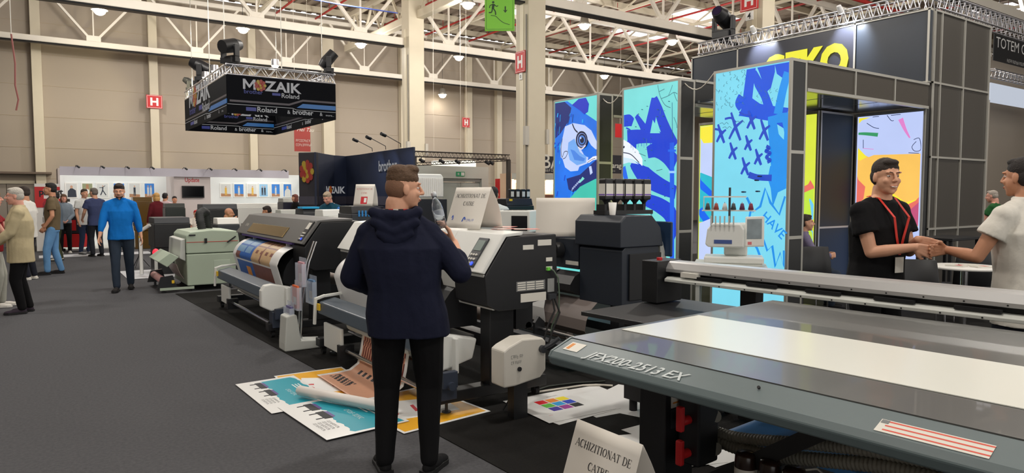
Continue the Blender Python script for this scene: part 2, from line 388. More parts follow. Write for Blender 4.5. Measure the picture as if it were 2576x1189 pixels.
# far end door
t = thing('double_door', 'pale grey double door in the rear wall at the far left', 'door', (0, 0, 0))
x0 = at(-60, 450, y=WALLY).x; x1 = at(88, 450, y=WALLY).x; zt = at(20, 466, y=WALLY).z+.05
MB().bx(x0, (x0+x1)/2-.01, WALLY-.06, WALLY-.014, 0, zt).build('door_leaf', M('door_grey', (150, 140, 128), .6), t)
MB().bx((x0+x1)/2+.01, x1, WALLY-.06, WALLY-.014, 0, zt).build('door_leaf', M('door_grey'), t)
MB().bx(x0-.12, x0, WALLY-.12, WALLY-.014, 0, zt+.12).bx(x1, x1+.12, WALLY-.12, WALLY-.014, 0, zt+.12).bx(x0-.12, x1+.12, WALLY-.12, WALLY-.014, zt+.005, zt+.12).build('door_frame', CREAM, t)
MB().bx(x0-1, x1+.5, WALLY-.5, WALLY-.014, zt+.35, zt+.42).build('canopy', M('canopy_brown', (110, 95, 82), .7), t)
# thin steel wire with tape hanging at the far left
p = at(35, 250, y=12)
t = thing('hanging_tape', 'thin reddish tape hanging from a wire at the far left', 'tape', (p.x, p.y, p.z))
MB().tube([(0, 0, 5.6), (0, 0, 1), (0, 0, .9)], .006, n=5).build('wire', M('wire_white', (215, 210, 200), .6), t)
MB().tube([(0, 0, .9), (.03, 0, .5), (.02, 0, .2), (.05, 0, 0), (.02, 0, -.15)], .012, n=5).build('tape', M('tape_red', (150, 90, 85), .7), t)
# blue cable hanging under the trusses
MBc = MB().tube([at(740, -10, y=19), at(860, 12, y=19), at(1000, 33, y=19.5)], .02, n=6).build('hanging_cable', M('cable_blue', (60, 80, 160), .6)); tag(MBc, 'blue cable sagging between roof trusses left of the tall column', 'cable')
# ================================================================ LIGHT BOX STAND (right)
BX = 7.65; FX = 11.1; FY = 5.1; HB = 3.29; HF = 4.4
PANEL = M('dark_panel', (40, 41, 42), .4, nz=.08, ns=3); NAVYP = M('navy_panel', (20, 38, 56), .6, nz=.05)
BLUEP = M('slate_panel', (44, 52, 64), .32, nz=.05)
FRAME = M('stand_frame', (186, 184, 176), .4, .6)
def em(c, e=1.0): return M('lit_%d_%d_%d' % c, c, .5, emit=e)
class Art:
    def __init__(s, axis, val, base, y0, y1, z0, z1):   # a lit fabric face in the plane x = val
        s.b = MB(); s.val = val; s.mats = [base]; s.O = Vector((val, 0, 0)); s.U = Vector((0, -1, 0)); s.V = Vector(Z_); s.h = .001; s.lim = (-y1, -y0, z0, z1)
        s.b.flat([(-y1, z0), (-y0, z0), (-y0, z1), (-y1, z1)], s.O, s.U, s.V, .001, 0)
    def mi(s, m):
        if m not in s.mats: s.mats.append(m)
        return s.mats.index(m)
    def P(s, pts, Zm):
        out = []
        for a, b in pts:
            p = at(*Zm(a, b), x=s.val); out.append((-p.y, p.z))
        return out
    def cl(s, pts, cut=True):
        a, b, c, d = s.lim; return [(max(a+.02, min(b-.02, u)), max(c+.02, min(d-.02, v))) for u, v in pts]
    def poly(s, pts, m, Zm):
        s.h += .0004; q = s.cl(s.P(pts, Zm))
        ar = sum(q[i][0]*q[(i+1) % len(q)][1]-q[(i+1) % len(q)][0]*q[i][1] for i in range(len(q)))
        if ar < 0: q = q[::-1]
        s.b.flat(q, s.O, s.U, s.V, s.h, s.mi(m))
    def rib(s, pts, w, m, Zm, sub=6):
        s.h += .0004; q = s.cl(s.P(pts, Zm))
        a = at(*Zm(*pts[0]), x=s.val); b = at(*Zm(pts[0][0], pts[0][1]+10), x=s.val); k = (a-b).length/10
        g_ = 1.45 if (max(w) if isinstance(w, list) else w) > 18 else (1.2 if (max(w) if isinstance(w, list) else w) > 8 else 1)
        ws = [x*k*g_ for x in w] if isinstance(w, list) else w*k*g_
        n0 = len(s.b.v); s.b.ribbon(q, ws, s.O, s.U, s.V, s.h, s.mi(m), sub); a0, a1, c0, c1 = s.lim
        for i in range(n0, len(s.b.v)):
            v = s.b.v[i]; s.b.v[i] = (v[0], -max(a0+.012, min(a1-.012, -v[1])), max(c0+.012, min(c1-.012, v[2])))
    def build(s, name, parent):
        inv = parent.matrix_world if False else None
        o = s.b.build(name, s.mats, None); o.parent = parent; o.location = -Vector(parent.location); return o
ZA = lambda a, b: (1360+a*.3364, 160+b*.3364)
ZB_ = lambda a, b: (1740+a*.505, 120+b*.505)
def lit(c, n=0, e=1.0):
    return M('lit_%d_%d_%d_%d' % (*c, int(n*100)), c, .5, emit=e, nz=n, ns=2.2)
def lightbox(y0, y1, label):
    t = thing('light_box', label, 'light box', (BX, y0, 0))
    d = .28; L = y1-y0; f = .035
    MB().bx(.004, d, f, L-.002, .006, HB-f).build('cabinet', PANEL, t)
    fb = MB()
    for a, b, c_, e_ in ((0, f, .006, HB), (L-f, L, .006, HB)): fb.bx(-.012, .02, a, b, c_, e_)
    fb.bx(-.012, .02, f, L-f, HB-f, HB).bx(-.012, .02, f, L-f, .006, .06)
    fb.bx(d, d+f, 0, f, .006, HB).bx(.02, d, 0, f, HB-f, HB).bx(.02, d, 0, f*.6, 1.07, 1.11).bx(.02, d, 0, f*.6, 2.13, 2.17).bx(d, d+f, L-f, L, .006, HB).bx(.02, d, L-f, L, HB-f, HB).bx(d, d+f, f, L-f, HB-f, HB)
    fb.build('frame', FRAME, t)
    MB().bx(.02, d, .004, f*.5, .02, 1.07).bx(.02, d, .004, f*.5, 1.11, 2.13).bx(.02, d, .004, f*.5, 2.17, HB-f).build('side_panel', PANEL, t)
    return t
Y3 = (FY, 6.28); Y2 = (6.88, 8.06); Y1 = (8.62, 9.81)
b3 = lightbox(*Y3, 'nearest tall light box with blue graffiti and a field of crosses')
b2 = lightbox(*Y2, 'middle tall light box with a dark blue crown shape on pale cyan')
b1 = lightbox(*Y1, 'farthest tall light box with a blue bird head and large eye')
# --- art 1: bird head
A = Art('x', BX-.006, lit((108, 214, 208), .12), Y1[0]+.02, Y1[1]-.02, .05, HB-.03)
DB = lit((10, 60, 190), .2); MBl = lit((18, 110, 225), .35); NV = lit((14, 34, 110), .1); CY = lit((30, 165, 235), .3); LL = lit((190, 205, 245), .1); DT = lit((12, 18, 50)); TG = lit((60, 190, 170), .15)
A.poly([(100, 285), (200, 275), (300, 350), (425, 430), (440, 450), (440, 1400), (100, 1400)], MBl, ZA)
A.poly([(100, 290), (180, 285), (230, 330), (215, 420), (150, 520), (110, 560)], NV, ZA)
for k in range(70):
    a = random.uniform(108, 400); b_ = random.uniform(300, 990)
    if 150 < a < 430 and 440 < b_ < 800: continue
    if b_ < 330+(a-200)*.5: continue
    A.rib([(a, b_), (a-random.uniform(2, 12), b_+random.uniform(20, 60))], random.uniform(4, 10), random.choice([DB, CY, NV, CY]), ZA, 1)
A.poly([(240, 310), (290, 262), (340, 252), (362, 300), (355, 360), (330, 378), (300, 350)], lit((30, 50, 185), .1), ZA)
A.poly([(200, 860), (300, 830), (440, 720), (440, 860), (330, 900), (250, 960), (215, 940)], NV, ZA)
A.poly([(230, 1000), (300, 920), (440, 860), (440, 1400), (200, 1400)], TG, ZA)
A.poly([(290, 890), (320, 845), (335, 860), (300, 892)], lit((120, 220, 200)), ZA)
for k in range(6): A.rib([(240+k*11, 950-k*12), (246+k*11, 925-k*12)], 7, LL, ZA, 1)
A.poly([(190, 470), (250, 445), (330, 460), (380, 500), (425, 580), (425, 640), (385, 610), (355, 560), (340, 530), (300, 520), (275, 560), (290, 620), (330, 690), (357, 700), (350, 745), (290, 770), (280, 800), (230, 805), (190, 775), (170, 710), (158, 700), (155, 620), (175, 540)], LL, ZA)
A.poly([(215, 590), (260, 560), (300, 660), (350, 700), (345, 740), (280, 760), (225, 720), (210, 650)], lit((110, 165, 235), .15), ZA)
A.poly([(230, 640), (260, 650), (300, 690), (340, 710), (330, 730), (260, 720)], lit((70, 130, 220), .15), ZA)
A.rib([(170, 560), (160, 640), (168, 700), (185, 660), (210, 660), (195, 700), (175, 712)], 5, DT, ZA)
A.rib([(245, 450), (262, 490), (285, 515)], 9, DT, ZA)
def circ(cx, cy, rx, ry, n=20): return [(cx+rx*math.cos(k*2*math.pi/n), cy+ry*math.sin(k*2*math.pi/n)) for k in range(n)]
A.poly(circ(315, 570, 44, 66), DT, ZA); A.poly(circ(316, 572, 36, 54), lit((120, 140, 200)), ZA); A.poly(circ(318, 568, 31, 44), DT, ZA); A.poly(circ(317, 570, 24, 34), lit((70, 120, 200)), ZA); A.poly(circ(318, 572, 15, 22), DT, ZA); A.poly(circ(308, 556, 6, 8), LL, ZA); A.rib([(290, 625), (315, 638), (345, 610)], 9, lit((225, 215, 225)), ZA)
A.poly([(355, 730), (400, 695), (425, 690), (425, 715), (390, 722), (362, 742)], lit((235, 235, 250)), ZA); A.rib([(360, 738), (395, 715), (425, 708)], 4, DT, ZA)
A.poly([(370, 770), (385, 765), (395, 815), (380, 830)], LL, ZA)
A.build('lit_artwork', b1)
# --- art 2: crown
A = Art('x', BX-.006, lit((118, 214, 212), .14), Y2[0]+.02, Y2[1]-.02, .05, HB-.03)
B1_ = lit((14, 60, 205), .12); B2_ = lit((20, 100, 230), .15)
A.rib([(612, 430), (660, 425), (690, 440)], [60, 62, 40], B1_, ZA)
A.rib([(640, 480), (672, 500), (672, 540)], 10, B1_, ZA)
A.rib([(715, 388), (760, 460), (800, 530)], [24, 40, 60], B1_, ZA, 4)
A.rib([(800, 530), (830, 400), (850, 255)], [70, 62, 36], B1_, ZA, 4)
A.rib([(852, 255), (880, 340), (930, 480), (1005, 620)], [36, 56, 66, 60], B1_, ZA)
A.rib([(650, 560), (740, 545), (830, 545), (900, 560), (1000, 610)], [90, 70, 66, 60, 60], B1_, ZA)
A.rib([(672, 560), (690, 610), (705, 650)], [80, 60, 20], B1_, ZA)
A.poly([(840, 420), (895, 520), (820, 520)], lit((118, 214, 212), .14), ZA)
A.rib([(800, 665), (870, 645), (950, 690), (1040, 770)], [60, 80, 84, 90], B1_, ZA)
A.rib([(680, 745), (780, 840), (900, 915), (1048, 965)], [30, 100, 80, 62], B1_, ZA)
A.rib([(770, 1010), (890, 1060), (980, 1140), (1045, 1300)], [60, 80, 90, 90], B1_, ZA)
A.rib([(612, 770), (640, 860), (650, 900)], [30, 30, 12], B2_, ZA)
A.rib([(1000, 1200), (900, 1400), (760, 1500)], 80, B1_, ZA)
A.rib([(986, 290), (988, 560)], 5, lit((30, 90, 130)), ZA, 1)
A.rib([(985, 590), (985, 1600)], 30, lit((22, 90, 225), .2), ZA, 1); A.rib([(960, 810), (1012, 810)], 14, lit((150, 200, 250)), ZA, 1); A.rib([(955, 650), (1015, 650)], 14, B2_, ZA, 1)
A.poly([(612, 570), (660, 590), (730, 650), (762, 715), (762, 765), (745, 748), (690, 715), (612, 700)], lit((232, 238, 246)), ZA)
A.poly([(612, 700), (690, 718), (735, 752), (660, 738), (612, 750)], lit((200, 225, 240)), ZA)
A.rib([(612, 665), (680, 680), (740, 740)], 7, lit((40, 50, 80)), ZA); A.rib([(612, 620), (630, 628)], 14, DT, ZA, 1)
CR = lit((60, 120, 130))
for q in ([(880, 160), (888, 210), (905, 262), (935, 310), (975, 330)], [(905, 262), (960, 240), (1000, 215), (1040, 225)], [(960, 240), (980, 190), (990, 160)], [(890, 210), (930, 190)], [(1000, 215), (1015, 260), (1035, 280)], [(1000, 400), (1020, 450), (1035, 480)], [(900, 350), (898, 380)], [(795, 560), (800, 610)], [(870, 800), (915, 790)], [(740, 670), (790, 690)]): A.rib(q, 5, CR, ZA, 4)
for k in range(40):
    A.poly(circ(random.uniform(630, 1030), random.uniform(270, 1150), random.uniform(1.5, 4), random.uniform(1.5, 4), 6), lit((40, 90, 110)), ZA)
for k in range(30):
    x = random.uniform(680, 1000); A.rib([(x, 560+(x-680)*.0), (x, 590+random.uniform(0, 60))], 3, B1_, ZA, 1)
A.build('lit_artwork', b2)
# --- art 3: crosses
A = Art('x', BX-.006, lit((120, 210, 232), .1), Y3[0]+.02, Y3[1]-.02, .05, HB-.03)
B3 = lit((14, 80, 215), .2); B4 = lit((22, 140, 228), .18); XB = lit((28, 70, 190), .1); BG = lit((120, 210, 232), .1)
A.poly([(275, 90), (320, 80), (310, 180), (300, 270), (265, 300), (250, 290)], B3, ZB_)
A.rib([(255, 285), (330, 315), (410, 330), (498, 350)], [80, 50, 50, 70], B3, ZB_)
A.rib([(250, 240), (235, 275), (250, 300)], 30, B3, ZB_)
A.rib([(310, 120), (335, 180), (365, 240), (385, 300)], [20, 34, 30, 34], B3, ZB_)
A.poly([(328, 82), (415, 72), (415, 120), (395, 200), (378, 216), (360, 190), (340, 130)], B3, ZB_)
A.poly([(415, 72), (498, 50), (498, 140), (455, 152), (425, 130)], B3, ZB_)
A.rib([(480, 120), (455, 210), (430, 330)], [30, 32, 34], B4, ZB_)
A.rib([(400, 340), (410, 440), (440, 520), (455, 620)], [30, 40, 80, 90], B4, ZB_)
A.poly([(395, 345), (430, 330), (498, 320), (498, 410), (470, 370), (425, 375), (440, 470), (470, 520), (498, 520), (498, 620), (430, 620), (400, 560), (425, 520), (405, 440)], B4, ZB_)
A.rib([(498, 320), (480, 420), (498, 520), (480, 650)], [60, 24, 30, 60], B4, ZB_)
A.poly([(392, 590), (498, 540), (498, 700), (430, 720), (405, 790), (395, 700), (380, 650)], B4, ZB_)
A.rib([(285, 632), (330, 645), (400, 648)], [22, 20, 22], XB, ZB_)
for cx, cy, s_ in ((146, 430, 44), (218, 395, 66), (298, 362, 44), (362, 412, 50), (206, 516, 40), (283, 476, 36), (333, 546, 38), (268, 592, 42)):
    A.rib([(cx-s_*.3, cy-s_*1.1), (cx, cy-s_*.1), (cx+s_*.4, cy+s_*1.0)], [9, 15, 11], XB, ZB_); A.rib([(cx+s_*.6, cy-s_*.5), (cx, cy+s_*.05), (cx-s_*.45, cy+s_*.9)], [8, 14, 10], XB, ZB_)
A.rib([(168, 355), (200, 350), (222, 372)], 9, XB, ZB_); A.rib([(112, 405), (145, 412), (160, 430)], 9, XB, ZB_); A.rib([(240, 320), (270, 335), (300, 332)], 8, XB, ZB_)
A.rib([(375, 490), (390, 500), (372, 515), (395, 525), (375, 545), (395, 560), (380, 570)], 14, XB, ZB_)
A.rib([(278, 745), (310, 815), (345, 790), (370, 700), (395, 770), (440, 830), (470, 740)], 11, B4, ZB_, 1)
A.rib([(360, 1080), (330, 1000), (310, 970), (325, 900), (290, 850), (300, 800)], 11, B4, ZB_, 1)
A.rib([(310, 975), (360, 950), (380, 1010), (405, 985), (420, 1090), (445, 1020), (462, 1090), (475, 1010)], 11, B4, ZB_, 1)
o_ = at(*ZB_(352, 838), x=BX-.006); e_ = at(*ZB_(470, 965), x=BX-.006); dv = (e_-o_); dv.x = 0; dv.normalize(); nv = Vector((0, -dv.z, dv.y)); nv = Vector((0, dv.z, -dv.y)) if nv.z < 0 else nv
A.h += .0006; A.b.text('HAVE', Vector((BX-.006, o_.y, o_.z))-nv*.02, dv, nv, .165, A.mi(B4), A.h, bold=.012, sx=1.0)
SCR = lit((50, 110, 130))
for k in range(46):
    a = random.uniform(115, 275); b_ = random.uniform(110, 330)*(1-(a-115)/900)+8
    if b_ < 120-(a-107)*.13: continue
    A.rib([(a, b_), (a+random.uniform(-9, 9), b_+random.uniform(3, 12)), (a+random.uniform(-9, 9), b_+random.uniform(8, 18))], 2.2, SCR, ZB_, 2)
for k in range(26):
    a = random.uniform(330, 440); b_ = random.uniform(190, 280)
    A.rib([(a, b_), (a+random.uniform(-9, 9), b_+random.uniform(3, 12))], 2.2, SCR, ZB_, 1)
for (a, b_, s_) in ((150, 380, 'mine'), (165, 400, 'before'), (230, 372, 'noise')): A.rib([(a, b_), (a+14, b_-6), (a+22, b_+4), (a+34, b_-8), (a+44, b_+2)], 2.5, SCR, ZB_, 2)
for (a, b_) in ((335, 715), (330, 660), (345, 640), (265, 718)): A.poly(circ(a, b_, 8, 4, 7), DT, ZB_)
A.build('lit_artwork', b3)
# --- lintels between the boxes and stand body
L = thing('stand_lintel', 'dark lintel joining the nearest light box to the tall dark tower', 'lintel', (BX+.33, FY, 2.93))
ln = FX-BX-.33
MB().bx(0, ln, .01, .06, .02, .34).build('panel', M('brown_panel', (66, 60, 52), .5, nz=.06), L)
fb = MB().bx(0, ln, -.004, .05, -.02, .02).bx(0, ln, -.004, .05, .33, .365)
for k in (.35, .68): fb.bx(ln*k-.015, ln*k+.015, -.006, .01, .02, .33)
fb.build('frame', FRAME, L)
for i, (ya, yb, lb) in enumerate(((Y3[1], Y2[0], 'dark lintel bridging the nearest and middle light boxes'), (Y2[1], Y1[0], 'dark lintel bridging the middle and farthest light boxes'))):
    pass
for ya, lb in ((Y2[0], 'dark lintel running back from the middle light box into the stand'), (Y1[0], 'short dark lintel running back from the farthest light box')):
    xe = FX-.1 if ya == Y2[0] else 9.9
    L = thing('stand_lintel', lb, 'lintel', (BX+.33, ya, 2.93))
    MB().bx(0, xe-BX-.33, .01, .06, .02, .34).build('panel', PANEL, L); MB().bx(0, xe-BX-.33, -.004, .05, -.02, .02).bx(0, xe-BX-.33, -.004, .05, .33, .365).build('frame', FRAME, L)
# stand ceiling
MBt = MB()
SHEEN = M('gloss_ceiling', (130, 138, 146), .14, .75)
for k in range(3): MBt.bx(BX+.35+k*1.05, BX+.35+k*1.05+1.0, FY+.08, Y2[1]-.02, 2.955, 2.99)
tag(MBt.build('ceiling_panels', [SHEEN]), 'glossy ceiling panels over the meeting area of the light box stand', 'ceiling panel')
# inner walls
def panelwall(name, x0, x1, y0, y1, z0, z1, mat, label, zs=(1.09, 2.15), face='y'):
    t = thing(name, label, 'partition', (x0, y0, 0))
    w = x1-x0; l = y1-y0
    MB().bx(.006, w-.006, .006, l-.006, z0, z1-.01).build('panel', mat, t)
    f = MB(); e = .03
    for a in (0, w-e):
        for b_ in (0, l-e): f.bx(a, a+e, b_, b_+e, z0, z1)
    for z in list(zs)+[z1-e]:
        f.bx(e, w-e, 0, .012, z, z+e); f.bx(0, .012, e, l-e, z, z+e)
    f.build('frame', FRAME, t); return t
p = at(2067, 272, y=6.22)
panelwall('partition_block', p.x, FX-.05, 6.22, 6.55, .006, 2.93, NAVYP, 'dark navy partition behind the man in the black shirt', zs=(1.09,))
# lit interior faces
def litwall(x, y0, y1, label, th_=.16):
    t = thing('light_wall', label, 'light box', (x, y0, 0))
    MB().bx(.01, th_, 0, y1-y0, .006, 2.93).build('cabinet', PANEL, t)
    MB().bx(-.01, .01, 0, .03, .006, 2.93).bx(-.01, .01, y1-y0-.03, y1-y0, .006, 2.93).bx(-.01, .01, .03, y1-y0-.03, 2.89, 2.93).build('frame', FRAME, t)
    return t
ZC = lambda a, b: (1980+a*.4373, 220+b*.4373)
wy = at(2146, 277, x=FX).y
t = litwall(FX-.03, FY+.02, 6.19, 'bright lit wall with orange, yellow and lilac paint behind the man in black')
A = Art('x', FX-.045, lit((186, 200, 242), .06), FY+.05, 6.16, .03, 2.88)
YE = lit((240, 226, 60), .1); OR = lit((246, 192, 92), .12); RDp = lit((226, 110, 96), .15); MG = lit((190, 80, 120), .2); GN = lit((60, 150, 100)); SK = lit((110, 200, 240), .1)
A.poly([(370, 100), (500, 90), (480, 150), (430, 190), (390, 210), (370, 230)], YE, ZC); A.poly([(630, 100), (665, 95), (655, 135)], YE, ZC)
A.poly([(370, 350), (400, 370), (470, 400), (500, 388), (810, 378), (810, 800), (370, 800)], OR, ZC)
A.poly([(370, 350), (460, 400), (420, 420), (370, 415)], YE, ZC)
A.rib([(380, 268), (450, 266), (523, 272)], [10, 14, 18], GN, ZC)
A.poly([(370, 510), (410, 530), (450, 570), (440, 640), (370, 680)], RDp, ZC)
A.poly([(600, 600), (640, 630), (680, 660), (780, 640), (810, 640), (810, 800), (640, 800)], YE, ZC)
A.poly([(680, 680), (740, 650), (810, 630), (810, 760), (770, 760), (700, 700)], RDp, ZC); A.poly([(700, 710), (810, 660), (810, 800), (730, 770)], MG, ZC)
A.poly([(640, 800), (810, 800), (810, 1400), (370, 1400), (370, 800)], lit((180, 196, 242), .08), ZC)
A.poly([(645, 1050), (690, 1040), (700, 1120), (645, 1130)], SK, ZC); A.poly([(675, 1045), (710, 1030), (720, 1130), (690, 1120)], YE, ZC)
for q in ([(495, 120), (505, 150), (530, 155)], [(580, 120), (578, 160), (600, 190), (615, 190)], [(600, 130), (630, 150), (655, 145)], [(460, 205), (500, 230), (530, 235)], [(440, 300), (440, 350)], [(650, 870), (680, 850), (700, 820), (730, 815)], [(650, 970), (690, 960), (700, 940)], [(730, 300), (760, 290), (785, 320), (770, 360), (735, 365), (720, 340), (745, 310)], [(700, 375), (760, 378)]): A.rib(q, 3.5, lit((40, 50, 90)), ZC, 3)
A.rib([(655, 180), (680, 240), (708, 290)], [20, 12, 5], lit((220, 130, 200)), ZC); A.rib([(440, 350), (500, 355)], 3, lit((220, 130, 200)), ZC, 1)
A.build('lit_artwork', t)
x2 = p.x-.035
t = litwall(x2, 6.24, 8.6, 'lit yellow and teal inner wall seen through the gaps between light boxes', .03)
A = Art('x', x2-.012, lit((214, 226, 70), .12), 6.27, 8.57, .03, 2.88)
A.rib([(85, 590), (130, 575), (200, 550)], [22, 30, 40], RDp, ZC); A.poly([(85, 610), (180, 580), (180, 920), (85, 780)], lit((190, 226, 70), .1), ZC); A.rib([(130, 640), (165, 700), (175, 760)], [5, 20, 10], SK, ZC); A.rib([(88, 790), (150, 830), (170, 920)], 8, SK, ZC); A.rib([(100, 740), (140, 790)], 14, lit((90, 160, 230)), ZC)
ZA2 = ZA
A.poly([(1140, 470), (1290, 460), (1290, 850), (1140, 850)], LL, ZA2); A.poly([(1150, 480), (1290, 460), (1290, 590), (1220, 595), (1175, 560)], YE, ZA2)
A.poly([(1140, 820), (1200, 815), (1290, 850), (1290, 1180), (1140, 1180)], lit((40, 180, 200), .2), ZA2); A.poly([(1145, 845), (1200, 870), (1290, 960), (1290, 1010), (1200, 940), (1145, 920)], B2_, ZA2)
A.rib([(1145, 1080), (1200, 1110), (1250, 1180)], 40, B2_, ZA2); A.poly([(1140, 1190), (1290, 1150), (1290, 1700), (1140, 1700)], LL, ZA2)
A.build('lit_artwork', t)
# fascia
yl = at(1740, 150, x=FX).y; yA = at(1860, 130, x=FX).y; yB = at(2154, 70, x=FX).y
t = thing('stand_fascia', 'high dark fascia with yellow letters above the light boxes', 'fascia', (FX, FY+.02, 3.33))
f0 = .0; l = yl-FY-.02
MB().bx(.01, .08, 0, yB-FY, 0, 1.05).build('panel', BLUEP, t); MB().bx(.01, .08, yA-FY, l, 0, 1.05).build('panel', BLUEP, t)
MB().bx(.0, .08, yB-FY, yA-FY, 0, 1.05).build('logo_panel', M('fascia_gloss', (52, 54, 66), .3), t)
fb = MB()
for y in (0, yB-FY-.02, yA-FY, l-.03): fb.bx(-.012, .0, y, y+.03, 0, 1.07)
fb.bx(-.012, .09, 0, l, 1.05, 1.085).bx(-.012, .09, 0, l, -.02, 0).build('frame', FRAME, t)
p = at(1955, 165, x=FX); q = at(2137, 135, x=FX)
YEL = M('letter_yellow', (244, 238, 40), .5, emit=.9)
pz = at(2110, 172, x=FX).z-3.33
s_ = 1.0
tx = MB().text('GEKO', (-.014, p.y-FY+.55, pz-.10), (0, -1, 0), Z_, .70, bold=.06, sx=1.0, h=.01)
us = [v[1] for v in tx.v]; u0, u1 = min(us), max(us); tgt0 = q.y-FY-.02; tgt1 = at(1925, 150, x=FX).y-FY
tx.v = [(v[0], tgt0+(v[1]-u0)/(u1-u0)*(tgt1-tgt0), v[2]) for v in tx.v]
tx.build('letters', YEL, t)
for px, py in ((1922, 118), (2140, 72)):
    g = at(px, py, x=FX)
    k = thing('fascia_spotlight', 'small spotlight clipped over the yellow letters, %s one' % ('left' if px < 2000 else 'right'), 'spotlight', (FX-.35, g.y, 4.62))
    MB().tube([(.42, 0, -.08), (.38, 0, .0), (.0, 0, .02)], .012, n=6).build('arm', WHITE, k)
    MB().cyl((-.02, 0, .03), (.06, 0, -.06), .035, .05, n=12).build('head', M('spot_white', (230, 230, 230), .4), k)
    MB().cyl((.061, 0, -.061), (.066, 0, -.066), .042, n=12).build('lens', M('spot_glow', (255, 255, 255), emit=6), k)
    spot_lamp('beam', (.08, 0, -.08), (.36, 0, -.35), 110, 90, k, color=(.9, .95, 1))
# tower
xe = at(2490, 150, y=FY).x
t = thing('stand_tower', 'tall dark panelled tower at the right of the light box stand', 'tower', (FX+.1, FY, 0))
w = xe-FX-.1; xcs = [at(px, 250, y=FY).x-FX-.1 for px in (2362, 2420)]
MB().bx(.01, w-.01, .01, 1.6, .006, HF-.02).build('body', M('tower_panel', (62, 58, 52), .42, nz=.08, ns=2), t)
fb = MB()
for x in [0]+xcs+[w-.03]: fb.bx(x, x+.03, -.012, .01, .006, HF)
for z in (1.085, 2.18, 3.3, HF-.03): fb.bx(0, w, -.01, .009, z, z+.03)
fb.bx(-.012, .01, 0, .03, 3.33, HF).build('frame', FRAME, t)
# aluminium trusses on top
def lattice(name, label, a, b, h=.22, w_=.22, n=24, r=.016, mat=None, r2=.008):
    a = Vector(a); b = Vector(b); t = thing(name, label, 'truss', a); d = b-a; u = Vector((-d.y, d.x, 0)).normalized()*w_/2; v = Vector((0, 0, h))
    m = mat or ALU; c = MB()
    for s1 in (-1, 1):
        for s2 in (0, 1): c.cyl(u*s1+v*s2, d+u*s1+v*s2, r, n=8)
    c.build('chords', m, t)
    k = MB()
    for i in range(n):
        p0 = d*(i/n); p1 = d*((i+.5)/n); p2 = d*((i+1)/n)
        for s1 in (-1, 1): k.cyl(p0+u*s1, p1+u*s1+v, r2, n=5).cyl(p1+u*s1+v, p2+u*s1, r2, n=5)
        k.cyl(p0-u+v, p0+u+v, r2, n=5).cyl(p0-u, p1+u, r2, n=5)
    k.build('web', m, t)
    return t
zt = HF+.03
lattice('aluminium_truss', 'aluminium lattice truss resting on the fascia with yellow letters', (FX+.06, yl-.2, zt), (FX+.06, FY+.15, zt), n=30)
lattice('aluminium_truss', 'aluminium lattice truss on top of the dark tower, running to the right edge', (FX+.2, FY+.1, zt), (FX+6.5, FY+.1, zt), n=34)
p = at(1820, 90, x=FX+.1)
def moving_head(loc, label, s=1, tilt=30, rz=0):
    t = thing('moving_head_light', label, 'stage light', loc, rz)
    MB().bx(-.13*s, .13*s, -.1*s, .1*s, 0, .1*s).build('base', BLACK, t, bevel=.01)
    MB().bx(-.17*s, -.13*s, -.05*s, .05*s, .02*s, .32*s).bx(.13*s, .17*s, -.05*s, .05*s, .02*s, .32*s).bx(-.17*s, .17*s, -.05*s, .05*s, .1*s, .13*s).build('yoke', BLACK, t, bevel=.008)
    T = Matrix.Translation((0, 0, .3*s)) @ Matrix.Rotation(R(tilt), 4, 'X')
    MB(T).cyl((0, -.17*s, 0), (0, .1*s, 0), .11*s, .12*s, n=16).cyl((0, .1*s, 0), (0, .22*s, 0), .12*s, .085*s, n=16).build('head', BLACK, t)
    MB(T).cyl((0, .221*s, 0), (0, .226*s, 0), .07*s, n=16).build('lens', M('dark_lens', (40, 30, 60), .1), t)
    return t
moving_head((p.x, p.y, zt+.24), 'black moving stage light on the truss beside number 4', 1.3, 20, 100)
# hanging cable between boxes
for (a, b_, lb) in (((1712, 197), (1797, 180), 'white cable looping between the middle and nearest light boxes'), ((1507, 237), (1567, 224), 'white cable looping between the farthest and middle light boxes')):
    A0 = at(*a, x=BX+.1); B0 = at(*b_, x=BX+.1)
    A0.z = B0.z = HB+.008
    pts = [A0.lerp(B0, k/8)-Vector((0, 0, .32*math.sin(math.pi*min(1, k/8))*(.6 if 0 < k < 8 else 0))) for k in range(9)]
    pts[0] = A0; pts[-1] = B0
    tag(MB().tube(pts, .008, n=6).build('power_cable', WHITE), lb, 'cable')
# TOTEM banner and things right of the tower
p = at(2500, 78, y=8.6); q = at(2500, 152, y=8.6); r_ = at(2640, 120, y=8.6)
t = thing('hanging_banner', 'black hanging banner with white lettering at the right edge', 'banner', (p.x, 8.6, 0))
MB().bx(0, r_.x-p.x, -.02, 0, q.z, p.z).build('cloth', M('banner_black', (24, 26, 30), .6), t)
zc = (p.z+q.z)/2
tx = MB().text('TOTEM GROUP', (.12, -.021, zc-.02), X_, Z_, .42, sx=1.15)
tx.text('~screen printing solutions', (.9, -.021, zc-.36), X_, Z_, .13); tx.build('letters', STEELW, t)
MB().cyl((.3, 0, p.z), (.3, 0, CEIL), .01, n=5).cyl((2.3, 0, p.z), (2.3, 0, CEIL), .01, n=5).build('hanger', DARK, t)
p = at(2491, 250, y=9.6); q = at(2491, 207, y=9.6)
t = thing('stand_header', 'pale blue white stand header glowing at the right edge', 'fascia', (p.x, 9.6, 0))
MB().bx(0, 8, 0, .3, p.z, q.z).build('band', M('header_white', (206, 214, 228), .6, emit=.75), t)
MB().bx(.0, .12, .05, .17, .006, p.z).bx(7.8, 7.92, .05, .17, .006, p.z).build('post', WHITE, t)
p = at(2492, 182, y=9.3); lattice('aluminium_truss', 'small aluminium truss under the black banner at the right edge', (p.x, 9.3, p.z-.12), (p.x+7, 9.3, p.z-.12), n=24)
